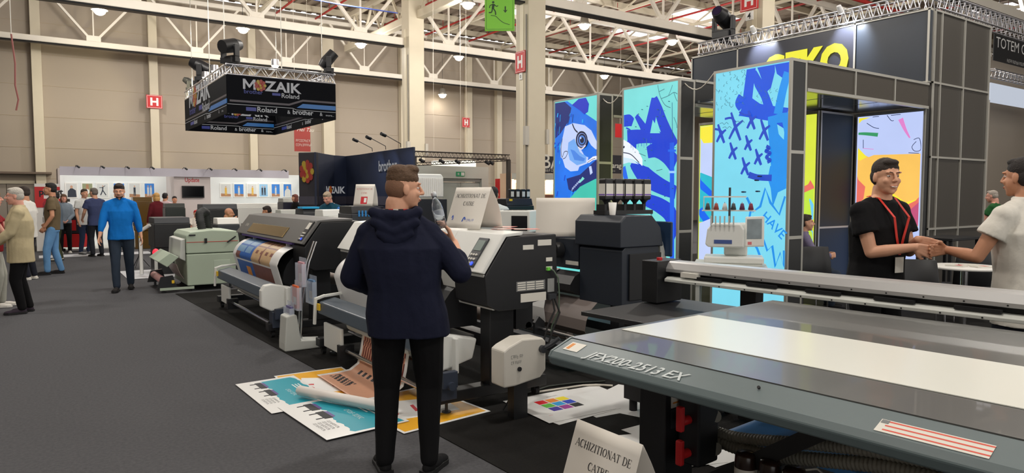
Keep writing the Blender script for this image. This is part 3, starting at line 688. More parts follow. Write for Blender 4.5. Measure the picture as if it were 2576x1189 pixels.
tag(MB().bx(27, 43, 11.5, 11.62, .006, 6.8).build('beige_partition', WALLM), 'tall beige partition wall at the far right behind the man in white', 'partition')

# ================================================================ HANGING MOZAIK BANNER
HX, HY = 3.93, 18.0; HWx, HLy = 2.73, 5.7; ZH0, ZH1 = 3.62, 4.55
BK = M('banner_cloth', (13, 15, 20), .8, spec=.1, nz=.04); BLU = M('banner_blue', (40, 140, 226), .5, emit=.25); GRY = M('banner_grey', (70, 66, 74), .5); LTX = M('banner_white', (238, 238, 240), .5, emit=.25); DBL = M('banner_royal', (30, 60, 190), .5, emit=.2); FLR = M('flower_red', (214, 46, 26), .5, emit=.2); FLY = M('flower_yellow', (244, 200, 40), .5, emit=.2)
def flower(b, O, U, V, s, mr, my, h=.003):
    O = Vector(O); U = Vector(U); V = Vector(V)
    for ring, (r, k) in enumerate(((.36, 9), (.19, 7))):
        for i in range(k):
            a = 2*math.pi*(i+.5*ring)/k; rr = .17 if ring == 0 else .13
            pts = [(s*(r*math.cos(a)+rr*math.cos(a+j*math.pi/4)*.9), s*(r*math.sin(a)+rr*math.sin(a+j*math.pi/4)*.9)) for j in range(8)]
            b.flat(pts, O, U, V, h+.001*ring, mr if (i+ring) % 3 else my)
    b.flat([(s*.09*math.cos(j*math.pi/4), s*.09*math.sin(j*math.pi/4)) for j in range(8)], O, U, V, h+.003, my)
def mozaik(b, O, U, V, s, mw, mr, my, mb=None, sub=True):
    O = Vector(O); U = Vector(U); V = Vector(V)
    [b.flat([(s*x, s*z) for x, z in q], O, U, V, .002, mw) for q in ([(.06, 0), (.22, 0), (.22, .72), (.06, .72)], [(.78, 0), (.94, 0), (.94, .72), (.78, .72)], [(.22, .72), (.22, .46), (.46, .12), (.5, .12), (.5, .32)], [(.78, .72), (.5, .32), (.5, .12), (.54, .12), (.78, .46)])]; b.text('ZAIK', O+U*s*1.62, U, V, s, mw, .002, bold=.03, sx=1.15)
    flower(b, O+U*s*1.27+V*s*.34, U, V, s*.85, mr, my)
    if sub:
        b.flat([(s*2.1, -s*.3), (s*2.7, -s*.3), (s*2.7, -s*.12), (s*2.1, -s*.12)], O, U, V, .002, mb)
        b.text('Roland', O+U*s*2.75-V*s*.42, U, V, s*.48, mw, .002, bold=.01); b.text('brother', O+U*s*.1-V*s*.3, U, V, s*.42, mb, .002, bold=.01)
t = thing('hanging_banner', 'black hanging banner frame with white, red and blue lettering under an aluminium truss', 'banner', (HX, HY, 0))
def hface(O, U, Lw, inner=False):
    b = MB(); O = Vector(O); U = Vector(U); V = Vector(Z_); H_ = ZH1-ZH0
    b.flat([(0, 0), (Lw, 0), (Lw, H_), (0, H_)], O, U, V, .012, 0)
    def st(y, pts, m, w): b.ribbon([(x*Lw, y+d*H_) for x, d in pts], w, O, U, V, .014, m, 1)
    b.ribbon([(.02*Lw, .33*H_), (.55*Lw, .33*H_), (.68*Lw, .47*H_), (Lw, .47*H_)], .05, O, U, V, .0135, 2, 1)
    b.flat([(.62*Lw, .26*H_), (.68*Lw, .38*H_), (Lw, .38*H_), (Lw, .26*H_)], O, U, V, .014, 1)
    b.ribbon([(0, .24*H_), (.58*Lw, .24*H_), (.62*Lw, .2*H_), (Lw, .2*H_)], .012, O, U, V, .0142, 3, 1)
    s = Lw*.115
    if not inner: mozaik(b, Vector((0,0,0))+O+U.cross(V)*.013+U*(.13*Lw)+V*(.66*H_), U, V, s*1.1, 3, 5, 6, 4)
    else: mozaik(b, O+U.cross(V)*.013+U*(.4*Lw)+V*(.62*H_), U, V, s*1.1, 3, 5, 6, 4)
    z = O+V*(.08*H_)
    b.flat([(.16*Lw, .01), (.25*Lw, .01), (.25*Lw, .1), (.16*Lw, .1)], z, U, V, .014, 4)
    k = min(1, Lw/2.7)
    b.text('Roland', z+U*(.255*Lw), U, V, .17*k*1.05, 3, .014, bold=.015); b.text('&', z+U*(.53*Lw), U, V, .13, 3, .014); b.text('brother', z+U*(.58*Lw), U, V, .17*k, 3, .014, bold=.02); b.text('&', z+U*(.84*Lw), U, V, .13, 3, .014); b.text('more...', z+U*(.9*Lw), U, V, .08, 3, .014)
    return b
mts = [BK, BLU, GRY, LTX, DBL, FLR, FLY]
def pf(b, n): o = b.build(n, mts, t); return o
pf(hface((0, 0, ZH0), (1, 0, 0), HWx), 'front_cloth')
pf(hface((0, HLy, ZH0), (0, -1, 0), HLy), 'side_cloth')
pf(hface((HWx, 0, ZH0), (0, 1, 0), HLy), 'side_cloth'); pf(hface((HWx, HLy, ZH0), (-1, 0, 0), HWx), 'back_cloth')
pf(hface((.03, HLy-.03, ZH0), (1, 0, 0), HWx-.06, True), 'inner_cloth'); pf(hface((HWx-.03, HLy-.06, ZH0), (0, -1, 0), HLy-.1, True), 'inner_cloth')
MB().bx(0, HWx, .0, .028, ZH0, ZH0+.03).bx(0, HWx, HLy-.028, HLy, ZH0, ZH0+.03).bx(0, .028, .03, HLy-.03, ZH0, ZH0+.03).bx(HWx-.028, HWx, .03, HLy-.03, ZH0, ZH0+.03).build('hem_frame', BK, t)
zt = ZH1+.02
c4 = [(0, 0), (HWx, 0), (HWx, HLy), (0, HLy)]
tr = MB()
for i in range(4):
    a = Vector((*c4[i], zt)); b_ = Vector((*c4[(i+1) % 4], zt)); d = b_-a; u = Vector((-d.y, d.x, 0)).normalized()*.2
    for s1 in (0, 1):
        for s2 in (0, .24): tr.cyl(a+u*s1+Vector((0, 0, s2)), b_+u*s1+Vector((0, 0, s2)), .022, n=8)
    n = int(d.length/.32)
    for k in range(n):
        p0 = a+d*(k/n); p1 = a+d*((k+.5)/n); p2 = a+d*((k+1)/n); v = Vector((0, 0, .24))
        for s1 in (0, 1): tr.cyl(p0+u*s1, p1+u*s1+v, .011, n=5).cyl(p1+u*s1+v, p2+u*s1, .011, n=5)
        tr.cyl(p0+v, p0+u+v, .01, n=5)
tr.build('truss_frame', ALU, t)
hb = MB()
for x, y in ((.1, .6), (HWx/2, .1), (HWx-.1, .7), (.1, HLy-.7), (HWx-.1, HLy-.7), (.1, HLy/2-.4)): hb.cyl((x, y, zt+.24), (x, y, CEIL-.2), .012, n=5)
hb.build('suspension', M('steel_wire', (190, 188, 180), .4, .6), t)
z_ = zt+.265
moving_head((HX+.12, HY+.12, z_), 'black moving stage light on the near corner of the hanging banner truss', 1.45, 15, -60)
moving_head((HX+HWx-.12, HY+.12, z_), 'black moving stage light on the right corner of the hanging banner truss', 1.3, -50, 70)
moving_head((HX+.12, HY+3.6, z_), 'black moving stage light on the left side of the hanging banner truss', 1.5, 25, 60)
moving_head((HX+.12, HY+HLy-.2, z_), 'small black stage light at the far left corner of the hanging banner truss', .9, 25, 60)
for i, (x, y) in enumerate(((1.2, .1), (.1, 1.8), (.1, 3.0))):
    k = thing('truss_spotlight', ['bright round spotlight on the front edge of the hanging banner truss', 'bright spotlight on the left edge of the hanging banner truss, nearer one', 'bright spotlight on the left edge of the hanging banner truss, farther one'][i], 'spotlight', (HX+x, HY+y, z_))
    MB().cyl((0, 0, .22), (0, 0, .06), .09, .1, n=14).build('housing', ALU, k); MB().ell((0, 0, .07), (.09, .09, .06)).build('lens', LG, k); MB().cyl((0, 0, 0), (0, 0, .06), .02, n=6).build('clamp', DARK, k)
gp = thing('truss_floodlight', 'warm floodlight on the left of the hanging banner lighting the rear wall', 'spotlight', (HX+.12, HY+HLy-1.2, z_))
MB().bx(-.08, .08, -.05, .05, .02, .16).build('housing', BLACK, gp); MB().bx(-.07, .07, .051, .056, .03, .15).build('lens', LG, gp)
spot_lamp('beam', (0, .1, .1), (-.3, 6, -.3), 420, 75, gp, color=(1, .88, .55))

# ================================================================ NAVY CURVED DISPLAY WALL
tops = [(750, 384), (772, 383.6), (795, 383), (815, 387), (840, 391), (870, 393), (905, 389), (950, 382), (1000, 375), (1039, 370)]
ZM = 2.62
pl = [at(a, b_, z=ZM) for a, b_ in tops]
t = thing('display_wall', 'curved navy display wall with white and red lettering and a flower emblem', 'display wall', (pl[2].x, pl[2].y, .006))
o3 = Vector((pl[2].x, pl[2].y, 0))
def wallstrip(pts, z0, z1, th, m=0, b=None):
    b = b or MB(); n = len(pts); P = [Vector((p.x, p.y, 0))-o3 for p in pts]; vs = []
    for i in range(n):
        d = (P[min(n-1, i+1)]-P[max(0, i-1)]).normalized(); q = Vector((-d.y, d.x, 0))*th
        vs += [P[i]+Vector((0, 0, z0)), P[i]+Vector((0, 0, z1)), P[i]+q+Vector((0, 0, z1)), P[i]+q+Vector((0, 0, z0))]
    fs = [(4*i+a, 4*(i+1)+a, 4*(i+1)+(a+1) % 4, 4*i+(a+1) % 4) for i in range(n-1) for a in range(4)]+[(0, 1, 2, 3), (4*n-1, 4*n-2, 4*n-3, 4*n-4)]
    return b.add(vs, fs, m, False)
wallstrip(pl[:3], 0, ZM, .1).build('end_pillar', M('pillar_cloth', (42, 40, 46), .7), t, bevel=.02)
wallstrip(pl[2:], 0, ZM, .05).build('fabric_wall', M('navy_cloth', (22, 32, 56), .65, nz=.08, ns=2), t, bevel=.02)
sp = []
def onw(px, py, i):
    a, b_ = pl[i], pl[i+1]; d = (b_-a); d.z = 0; d.normalize(); nrm = Vector((d.y, -d.x, 0))
    ray = at(px, py, y=10)-Vector((0, 0, EYE)); c0 = Vector((0, 0, EYE)); tt = (Vector((a.x, a.y, 0))-c0).dot(nrm)/ray.dot(nrm)
    return c0+ray*tt, d, nrm
d = pl[2]-pl[0]; d.z = 0; d.normalize(); nr = Vector((d.y, -d.x, 0)); q = (pl[0]+pl[2])/2; q = Vector((q.x, q.y, at(775, 432, y=q.y).z)); b = MB(); flower(b, q-o3+nr*.03, d*.72, Z_*1 if False else (0, 0, 1), .55, 0, 1, .004); b.build('emblem', [FLR, FLY], t)
_cum = [0]
for i in range(len(pl)-1): _cum.append(_cum[-1]+(Vector((pl[i+1].x, pl[i+1].y))-Vector((pl[i].x, pl[i].y))).length)
def onpath(u, off):
    i = 0
    while i < len(pl)-2 and u > _cum[i+1]: i += 1
    f = (u-_cum[i])/(_cum[i+1]-_cum[i]); a, b_ = pl[i], pl[i+1]; p = a+(b_-a)*f; d = b_-a; d.z = 0; d.normalize()
    return Vector((p.x, p.y, 0))-o3+Vector((d.y, -d.x, 0))*off
def wraptext(b, u0, z0):
    b.v = [tuple(onpath(u0+v[0], .03+v[1]*-1)+Vector((0, 0, z0+v[2]))) for v in b.v]; return b
b = MB(); mozaik(b, (0, 0, 0), X_, Z_, .24, 0, 1, 2, 0, False); wraptext(b, _cum[3]+.02, at(818, 483, y=pl[3].y).z-.03).build('lettering', [LTX, FLR, FLY], t)
b = MB().text('brother', (0, 0, 0), X_, Z_, .34, 0, .003, bold=.02); wraptext(b, _cum[7]+.12, at(962, 432, y=pl[7].y).z-.0).build('lettering', [LTX], t)
wallstrip([p+Vector((0, 0, 0)) for p in pl], 1.38, 1.58, -.012).build('grey_stripe', M('stripe_grey', (62, 60, 72), .6), t)
for i, (px, py, qx, qy) in enumerate(((908, 362, 936, 378), (941, 356, 970, 373), (979, 352, 1008, 367))):
    b0 = at(qx, qy, z=ZM+.02); h0 = b0+Vector((-.5, -.25, .22))
    k = thing('arm_spotlight', '%s black arm spotlight on top of the navy display wall' % ['left', 'middle', 'right'][i], 'spotlight', (b0.x, b0.y, ZM+.008))
    MB().tube([(.05, .1, 0), (0, 0, .06), tuple(h0-b0)], .008, n=6).build('arm', BLACK, k)
    e_ = h0-b0; MB().cyl(e_-Vector((.06, .03, 0)), e_+Vector((.06, .03, -.03)), .035, n=10).build('head', BLACK, k)
    spot_lamp('beam', tuple(e_+Vector((.05, .02, -.06))), (.1, .15, -.45), 26, 70, k, color=(.75, .85, 1))

# ================================================================ PALE STAND WITH PHOTO POSTERS (far left)
SY = 24.5; BY = 26.2
LIL = M('booth_lilac', (206, 202, 214), .6); PK = M('booth_pinkish', (212, 202, 200), .6); BW = M('booth_white', (232, 236, 236), .6)
t = thing('exhibition_stand', 'long pale white exhibition stand with a lilac header and framed photo posters', 'stand', (0, SY, 0))
xl = at(150, 430, y=SY).x; xr = at(737, 430, y=SY).x; xc0 = at(438, 430, y=SY).x; xc1 = at(530, 430, y=SY).x
zt_ = at(150, 418, y=SY).z; zb_ = at(150, 440, y=SY).z
MB().bx(xl, xr-.15, 0, .1, zb_, zt_).build('header', LIL, t)
MB().bx(xl, xr+.9, BY-SY, BY-SY+.08, .02, zt_-.1).build('back_wall', BW, t)
MB().bx(xc0, xc1, .1, BY-SY-.01, .02, zb_+.1).build('centre_column', PK, t)
MB().bx(xl-.05, xl, 0, BY-SY, .02, zt_-.05).build('side_wall', PK, t); MB().bx(xr+.8, xr+.9, .2, BY-SY-.002, .02, zt_-.15).build('side_wall', BW, t)
MB().bx(xl, xr, -.4, BY-SY, .0, .02).build('platform', PGREY, t)
tx = MB().text('Update', (0, 0, 0), X_, Z_, .19, bold=.02); w_ = max(v[0] for v in tx.v); q = at(466, 457, y=SY); 
tx.v = [(v[0]/w_*(at(503, 457, y=SY).x-q.x)+q.x, .098, v[2]+q.z) for v in tx.v]; tx.build('lettering', M('update_red', (190, 60, 66), .5), t)
p = at(458, 467, y=SY); q = at(515, 497, y=SY)
k = thing('television', 'wall mounted black television under red lettering on the pale stand', 'television', (p.x, SY+.09, q.z))
MB().bx(0, q.x-p.x, -.06, 0, 0, p.z-q.z).build('bezel', BLACK, k, bevel=.008); MB().bx(.03, q.x-p.x-.03, -.063, -.06, .03, p.z-q.z-.03).build('screen', M('screen_black', (6, 6, 8), .15), k)
for i in range(9):
    px = 190+i*62+(20 if i > 3 else 0)
    p = at(px, 426, y=SY+.05)
    k = thing('clip_spotlight', '%s small spotlight clipped on the header of the pale stand' % (ords+['tenth'])[i], 'spotlight', (p.x, SY-.02, zt_-.02))
    MB().tube([(0, 0, .01), (0, -.3, .05), (.05, -.35, .0)], .01, n=5).build('arm', DARK, k); MB().cyl((.02, -.35, .03), (.09, -.33, -.02), .03, n=8).build('head', DARK, k)
for i, px in enumerate((200, 290, 380, 590, 650, 700)):
    p = at(px, 440, y=SY+.8)
    k = thing('stand_downlight', '%s white downlight inside the pale poster stand' % ords[i], 'spotlight', (p.x, SY+.55, zt_-.12))
    MB().cyl((0, 0, 0), (0, 0, .08), .06, n=12).build('housing', WHITE, k); MB().cyl((0, 0, -.012), (0, 0, -.002), .05, n=12).build('lens', M('spot_glow'), k)
    spot_lamp('beam', (0, 0, -.03), (0, 1.2, -.9), 11, 120, k, color=(.92, 1, .98))
FR = M('frame_white', (240, 240, 236), .5)
PB = M('photo_blue', (56, 130, 214), .6, nz=.15, ns=3); PPALE = M('photo_pale', (214, 216, 214), .6, nz=.08); PD = M('photo_dark', (44, 52, 66), .6); PGN = M('photo_green', (150, 156, 120), .6, nz=.2); PSK = M('photo_skin', (206, 160, 132), .6); PBR = M('photo_brown', (176, 130, 96), .6, nz=.2); PY = M('photo_yellow', (222, 176, 60), .6); PLB = M('photo_light_blue', (150, 196, 230), .6)
posters = [((163, 197), PPALE, 'bearded man in a dark suit', [('body', PD)]), ((204, 236), PGN, 'football in front of a blurred player', [('ball', 0)]), ((241, 275), PPALE, 'runner leaping', [('leap', PD)]), ((283, 316), PB, 'beach scene with dark rocks', [('rocks', PD)]), ((322, 355), PPALE, 'woman standing on sand', [('stand', PD)]), ((361, 391), PB, 'two figures against a blue sky', [('two', PPALE)]),
 ((553, 583), PPALE, 'figure in a yellow top posing', [('stand', PY)]), ((587, 615), PB, 'figure in white on a blue sky', [('stand', PPALE)]), ((620, 648), PPALE, 'figure sitting on a brown wall', [('sit', PY)]), ((650, 676), PLB, 'dancing pair in dark trousers', [('two', PD)]), ((681, 706), PB, 'pale figure with raised arms', [('stand', PPALE)]), ((711, 735), PB, 'person in a white hooded coat', [('body', PPALE)])]
for i, ((a, b_), bg, ds, sh) in enumerate(posters):
    p = at(a, 459 if i < 6 else 461, y=BY-.03); q = at(b_, 498 if i < 6 else 496, y=BY-.03); w = q.x-p.x; h = p.z-q.z
    k = thing('framed_poster', 'framed photo poster on the pale stand wall: '+ds, 'poster', (p.x, BY-.002, q.z), group=None)
    MB().bx(0, w, -.03, 0, 0, h).build('frame', FR, k)
    b = MB(); O = (.03, -.031, .03); w -= .06; h -= .06
    b.flat([(0, 0), (w, 0), (w, h), (0, h)], O, X_, Z_, .001, 0)
    kind, fm = sh[0]
    if not isinstance(fm, bpy.types.Material): fm = FR
    def blob(cx, cy, rx, ry, m, hh=.002): b.flat([(cx*w+rx*w*math.cos(j*math.pi/6), cy*h+ry*h*math.sin(j*math.pi/6)) for j in range(12)], O, X_, Z_, hh, m)
    if bg is not PLB and kind in ('stand', 'two', 'sit', 'rocks'): b.flat([(0, 0), (w, 0), (w, h*.2), (0, h*.25)], O, X_, Z_, .0015, 2)
    if kind == 'body': b.flat([(w*.1, 0), (w*.95, 0), (w*.9, h*.5), (w*.6, h*.65), (w*.4, h*.65), (w*.15, h*.45)], O, X_, Z_, .002, 1); blob(.5, .75, .13, .12, 3)
    if kind == 'ball': b.flat([(w*.3, h*.35), (w*.7, h*.35), (w*.62, h*.95), (w*.38, h*.95)], O, X_, Z_, .002, 2); blob(.48, .42, .22, .19, 1, .003); blob(.48, .4, .06, .05, 4, .004)
    if kind == 'leap': b.ribbon([(w*.3, h*.15), (w*.5, h*.5), (w*.52, h*.75)], w*.1, O, X_, Z_, .002, 1, 2); b.ribbon([(w*.8, h*.15), (w*.52, h*.5)], w*.09, O, X_, Z_, .002, 1, 1); b.ribbon([(w*.2, h*.7), (w*.5, h*.72), (w*.75, h*.85)], w*.06, O, X_, Z_, .002, 1, 2); blob(.53, .82, .06, .05, 3)
    if kind == 'rocks': blob(.7, .3, .25, .1, 1); blob(.3, .5, .15, .04, 1)
    xs_ = {'stand': [.5], 'two': [.35, .65], 'sit': [.55]}.get(kind, [])
    for u in xs_: b.flat([(w*(u-.1), h*.1), (w*(u-.02), h*.1), (w*u, h*.4), (w*(u+.03), h*.1), (w*(u+.1), h*.1), (w*(u+.1), h*.72), (w*(u-.1), h*.72)], O, X_, Z_, .002, 1); blob(u, .8, .07, .06, 3)
    b.build('print', [bg, fm, PBR, PSK, PD], k)
# ================================================================ PRINTERS
SLATE = M('slate_beam', (74, 86, 98), .38, nz=.05); PURP = M('purple_strip', (92, 70, 140), .45); HOODG = M('hood_grey', (96, 95, 93), .5, nz=.04, ns=4)
GOLD = M('bronze_window', (150, 128, 84), .22, .75); YTAG = M('yellow_tag', (232, 190, 40), .5); RUB = M('rubber', (18, 18, 20), .7); BLUEB = M('button_blue', (50, 90, 240), .4, emit=.9)
SAGE = M('sage_body', (176, 190, 170), .5, nz=.03, ns=4); LABEL = M('label_white', (225, 222, 212), .6); GREYL = M('label_grey', (120, 122, 122), .6); NAVYB = M('printer_navy', (40, 46, 56), .42, nz=.06, ns=4)
LCD = M('lcd_screen', (150, 165, 150), .3, emit=.35); ORANGE = M('orange_plastic', (240, 110, 50), .5)
def cyl_y(b, x, z, y0, y1, r, m=0, n=14): return b.cyl((x, y0, z), (x, y1, z), r, n=n, m=m)
def sheet(b, prof, y0, y1, th=.004, m=0, ax='y'):
    n = len(prof); vs = []
    for i, p in enumerate(prof):
        d = Vector(prof[min(n-1, i+1)])-Vector(prof[max(0, i-1)]); d.normalize(); q = Vector((-d.y, d.x))*th
        for (x, z) in (p, (p[0]+q.x, p[1]+q.y)):
            for y in (y0, y1): vs.append((x, y, z))
    fs = []
    for i in range(n-1):
        a = 4*i; c = 4*(i+1)
        fs += [(a, a+1, c+1, c), (a+3, a+2, c+2, c+3), (a, c, c+2, a+2), (a+1, a+3, c+3, c+1)]
    fs += [(0, 2, 3, 1), (4*n-4, 4*n-3, 4*n-1, 4*n-2)]
    return b.add(vs, fs, m, False)
def caster(parent, x, y, z=0):
    b = MB().cyl((x-.018, y, .04), (x+.018, y, .04), .036, n=14).bx(x-.025, x+.025, y-.02, y+.02, .05, .085); return b.build('caster', RUB, parent)
def wide_printer(x0, y0, L, style, name, label):
    t = thing(name, label, 'printer', (x0, y0, .006))
    w = style == 'white'
    side = [(.38, .80), (.36, 1.02), (.56, 1.30), (1.02, 1.31), (1.04, .82), (.80, .79), (.76, .75), (.48, .75)]
    MB().prism([(p[0]+.02, p[1]) for p in side], 'y', 0, .46).build('drive_housing', BLACK if w else BLACK, t, bevel=.008)
    MB().prism([(p[0]+.02, p[1]) for p in side], 'y', L-.4, L).build('service_housing', BLACK, t, bevel=.008)
    MB().prism([(.66, .84), (.62, 1.2), (1.0, 1.29), (1.0, .84)], 'y', .46, L-.4).build('body', BLACK if w else DARK, t)
    hm = PWHITE if w else HOODG
    def hood(ya, yb, fx, fz, nm='hood'):
        MB().prism([(fx, fz), (.545, 1.325), (.72, 1.337), (.96 if not w else .72, 1.337), (.96 if not w else .72, 1.31), (.57, 1.30), (fx+.035, fz-.012)], 'y', ya, yb).build(nm, hm, t, bevel=.008)
    if w:
        hood(.0, .66, .345, 1.045, 'hood_end'); hood(.66, L-.42, .43, 1.165); hood(L-.42, L, .345, 1.045, 'hood_end')
        MB().bx(.44, .50, .68, L-.44, 1.09, 1.155).build('purple_strip', PURP, t, bevel=.006)
        MB().prism([(.5, 1.09), (.52, .95), (.62, .95), (.6, 1.1)], 'y', .68, L-.44).build('front_window', DARK, t)
        for ya, yb in ((.01, .7), (L-.44, L-.01)):
            MB().prism([(.375, 1.03), (.455, .76), (.49, .76), (.40, 1.03)], 'y', ya, yb).build('lower_cover', PWHITE, t, bevel=.006)
        MB().text('~imaki cjv', (.5-.012, .66+1.55, 1.242), (0, -1, 0), Vector((.115, 0, .16)).normalized(), .07, 0, .004, bold=.01).build('model_lettering', INKB, t)
    else:
        hood(.0, L, .345, 1.06)
        e = Vector((.2, 0, .265)).normalized()
        MB().flat([(-(L-.55), 0), (-.85, 0), (-.85, .155), (-(L-.55), .155)], (.372, 0, 1.09), (0, -1, 0), e, .012).v and None
        b = MB().flat([(-(L-.6), 0), (-.8, 0), (-.8, .15), (-(L-.6), .15)], (.362, 0, 1.085), (0, -1, 0), e, .012); b.v = [(v[0], abs(v[1]), v[2]) for v in b.v]
        b = MB(); n_ = Vector((-.265, 0, .2)).normalized()
        o = Vector((.368, .8, 1.092)); b.obx(o+Vector((0, (L-1.4)/2, 0))+e*.075+n_*.004, e*.15, (0, L-1.4, 0), n_*.01); b.build('bronze_window', GOLD, t, bevel=.004)
        MB().bx(.36, .42, .4, L-.3, 1.03, 1.055).build('purple_strip', PURP, t)
        MB().prism([(.42, 1.03), (.5, .9), (.62, .9), (.6, 1.04)], 'y', .46, L-.4).build('front_window', BLACK, t)
        for yy in (.75, 2.3): MB().cyl((.40, yy, 1.0), (.46, yy, 1.0), .022, n=10).build('clamp_knob', PWHITE, t)
        MB().text('~xxxxxx', (.43, L-.25, 1.165), (0, -1, 0), e, .06, 0, .006, bold=.01).build('lettering', LABEL, t)
    # control panel
    e = Vector((.2, 0, .28)).normalized(); n_ = Vector((-.28, 0, .2)).normalized(); o = Vector((.345, 0, 1.045))+n_*.008
    a0, a1, L0, L1 = (.13, .27, .035, .29) if w else (.06, .2, .05, .32)
    cp = MB(); cp.obx(o+Vector((0, (a0+a1)/2, 0))+e*((L0+L1)/2), e*(L1-L0), (0, a1-a0, 0), n_*.012); k = cp.build('control_panel', DARK if w else BLACK, t, bevel=.004)
    MB().obx(o+Vector((0, (a0+a1)/2, 0))+e*(L1-.07)+n_*.008, e*.09, (0, (a1-a0)*.72, 0), n_*.004).build('display', LCD if w else LABEL, k)
    for r in range(3):
        for c in range(3):
            q = o+Vector((0, a0+(a1-a0)*(.25+.25*c), 0))+e*(L0+.025+r*.038)+n_*.006
            MB().cyl(q, q+n_*.008, .010 if (r, c) != (0, 0) else .017, n=10).build('button', BLUEB if (r, c) == (0, 0) else LABEL, k)
    # side labels
    if w:
        b = MB().bx(.86, .99, -.003, 0, 1.225, 1.27).bx(.72, .82, -.003, 0, 1.2, 1.235).build('side_label', LABEL, t)
        MB().bx(.94, 1.0, -.003, 0, 1.10, 1.13).build('side_label', LABEL, t); MB().bx(.94, 1.0, -.003, 0, 1.03, 1.06).build('side_label', LABEL, t)
        MB().bx(.66, .93, -.003, 0, .885, .96).build('side_label', GREYL, t)
        b = MB()
        for i in range(3):
            for j in range(4): b.bx(.67+.085*i, .745+.085*i, -.0045, -.003, .893+.017*j, .903+.017*j)
        b.build('side_label', LABEL, t)
        MB().bx(.70, .94, -.003, 0, .80, .865).build('side_label', LABEL, t); MB().bx(.955, 1.02, -.003, 0, .86, .965).build('side_label', M('label_dim', (150, 152, 150), .6), t)
        MB().bx(.955, 1.02, -.03, 0, .8, .845).build('power_inlet', DARK, t)
        k = MB()
        for dz in (0, .004): k.tube([(.96, -.006, 1.045), (.99, -.03, 1.03), (1.03, -.04, .97), (1.04, -.04, .85), (1.03, -.05, .72), (.96, -.05, .6), (.95, -.05, .5)], .006, n=6)
        k.build('network_cable', M('cable_grey', (120, 140, 120), .6), t)
        MB().bx(.94, .97, -.02, -.004, 1.03, 1.055).build('network_plug', M('plug_green', (110, 210, 70), .5), t)
        MB().tube([(.98, -.035, .81), (.98, -.06, .72), (.90, -.08, .62), (.86, -.07, .48), (.72, -.1, .34), (.62, -.06, .16), (.50, -.05, .02)], .008, n=6).build('power_cable', RUB, t)
        MB().tube([(1.0, -.035, .81), (1.03, -.06, .70), (.95, -.09, .6), (.88, -.08, .42)], .008, n=6).build('power_cable', RUB, t)
    # media guide and beam
    MB().prism([(.62, .95)]+[(.28+.34*(1-math.sin(a)), .62+.33*math.cos(a) if a < 1.5 else .62) for a in [k*math.pi/12 for k in range(1, 7)]]+[(.3, .56), (.62, .56)], 'y', .5, L-.45).build('media_guide', BLACK, t)
    MB().prism([(-.02, .44), (0, .55), (.16, .585), (.2, .56), (.2, .46), (.04, .41)], 'y', .3, L-.42).build('dryer_beam', SLATE, t, bevel=.012)
    b = MB(); yb = L-.40
    b.bar((.45, yb, .63), (.06, yb, .60), .035, .03).bar((.07, yb, .605), (-.03, yb, .575), .035, .03).bar((-.03, yb, .59), (-.045, yb, .32), .035, .03, upv=(1, 0, 0)).build('beam_bracket', PWHITE, t, bevel=.008)
    MB().bx(-.03, -.012, yb-.09, yb-.03, .47, .535).build('yellow_tag', YTAG, t)
    MB().prism([(-.06, .36), (-.06, .54), (-.02, .60), (.06, .61), (.42, .53), (.38, .38), (.05, .30)], 'y', .17, .27).build('beam_end_cover', PWHITE, t, bevel=.015)
    MB().bx(.2, .5, .35, L-.45, .50, .52).build('support_rail', ALU, t)
    cyl_y(MB(), .1, .52-.12, .6, 1.9, .05).build('paper_core', PGREY, t)
    # stand
    for ya, nm in ((.12, 'leg'), (L-.42, 'leg')):
        MB().bx(.5, .72, ya, ya+.14, .16, .76).build('leg', BLACK, t, bevel=.006)
        MB().bx(.0, 1.05, ya+.01, ya+.13, .085, .17).build('foot_beam', BLACK, t, bevel=.006)
        caster(t, .06, ya+.07); caster(t, .98, ya+.07)
        MB().cyl((.16, ya+.07, .0), (.16, ya+.07, .09), .012, n=8).cyl((.16, ya+.07, 0), (.16, ya+.07, .012), .035, n=12).build('levelling_foot', DARK, t)
    MB().bx(.56, .68, .26, L-.42, .42, .52).build('crossbar', BLACK, t)
    MB().bx(.02, .05, L-.95, L-.48, .11, .35).build('lower_panel', PWHITE, t, bevel=.006)
    MB().bx(.2, .23, .12, .5, .30, .56).build('lower_panel', PWHITE, t, bevel=.006)
    cyl_y(MB(), .06, .15, .3, L-1.0, .02).build('take_up_rod', CHROME, t)
    cyl_y(MB(), .2, .27, .3, L-.7, .014).build('guide_rod', CHROME, t)
    cyl_y(MB(), .24, .33, .5, L-.8, .05).build('take_up_roll', PWHITE, t)
    MB().bx(.04, .2, .1, .24, .12, .3).bx(.06, .18, .05, .1, .22, .34).cyl((.12, .02, .24), (.12, .05, .24), .03, n=12).build('take_up_motor', M('motor_blue_grey', (50, 58, 74), .5), t, bevel=.004)
    MB().bx(.0, .14, L-.98, L-.9, .06, .2).cyl((.08, L-1.0, .15), (.08, L-.98, .15), .035, n=12).build('rod_holder', BLACK, t)
    # rear feed roll
    cyl_y(MB(), 1.08, .52, .6, L-.6, .07).build('feed_roll', M('roll_greyish', (180, 168, 160), .6), t)
    cyl_y(MB(), 1.08, .52, .42, .6, .03).build('feed_spindle', BLACK, t)
    MB().bx(.95, 1.12, .42, .46, .5, .78).build('roll_bracket', BLACK, t)
    return t
P3 = wide_printer(2.30, 4.25, 2.92, 'white', 'wide_format_printer', 'white printer with black side panel in front of the man in the navy hoodie')
P1 = wide_printer(2.10, 7.75, 3.1, 'dark', 'wide_format_printer', 'dark grey wide format printer with a bronze window and a colourful print coming out')
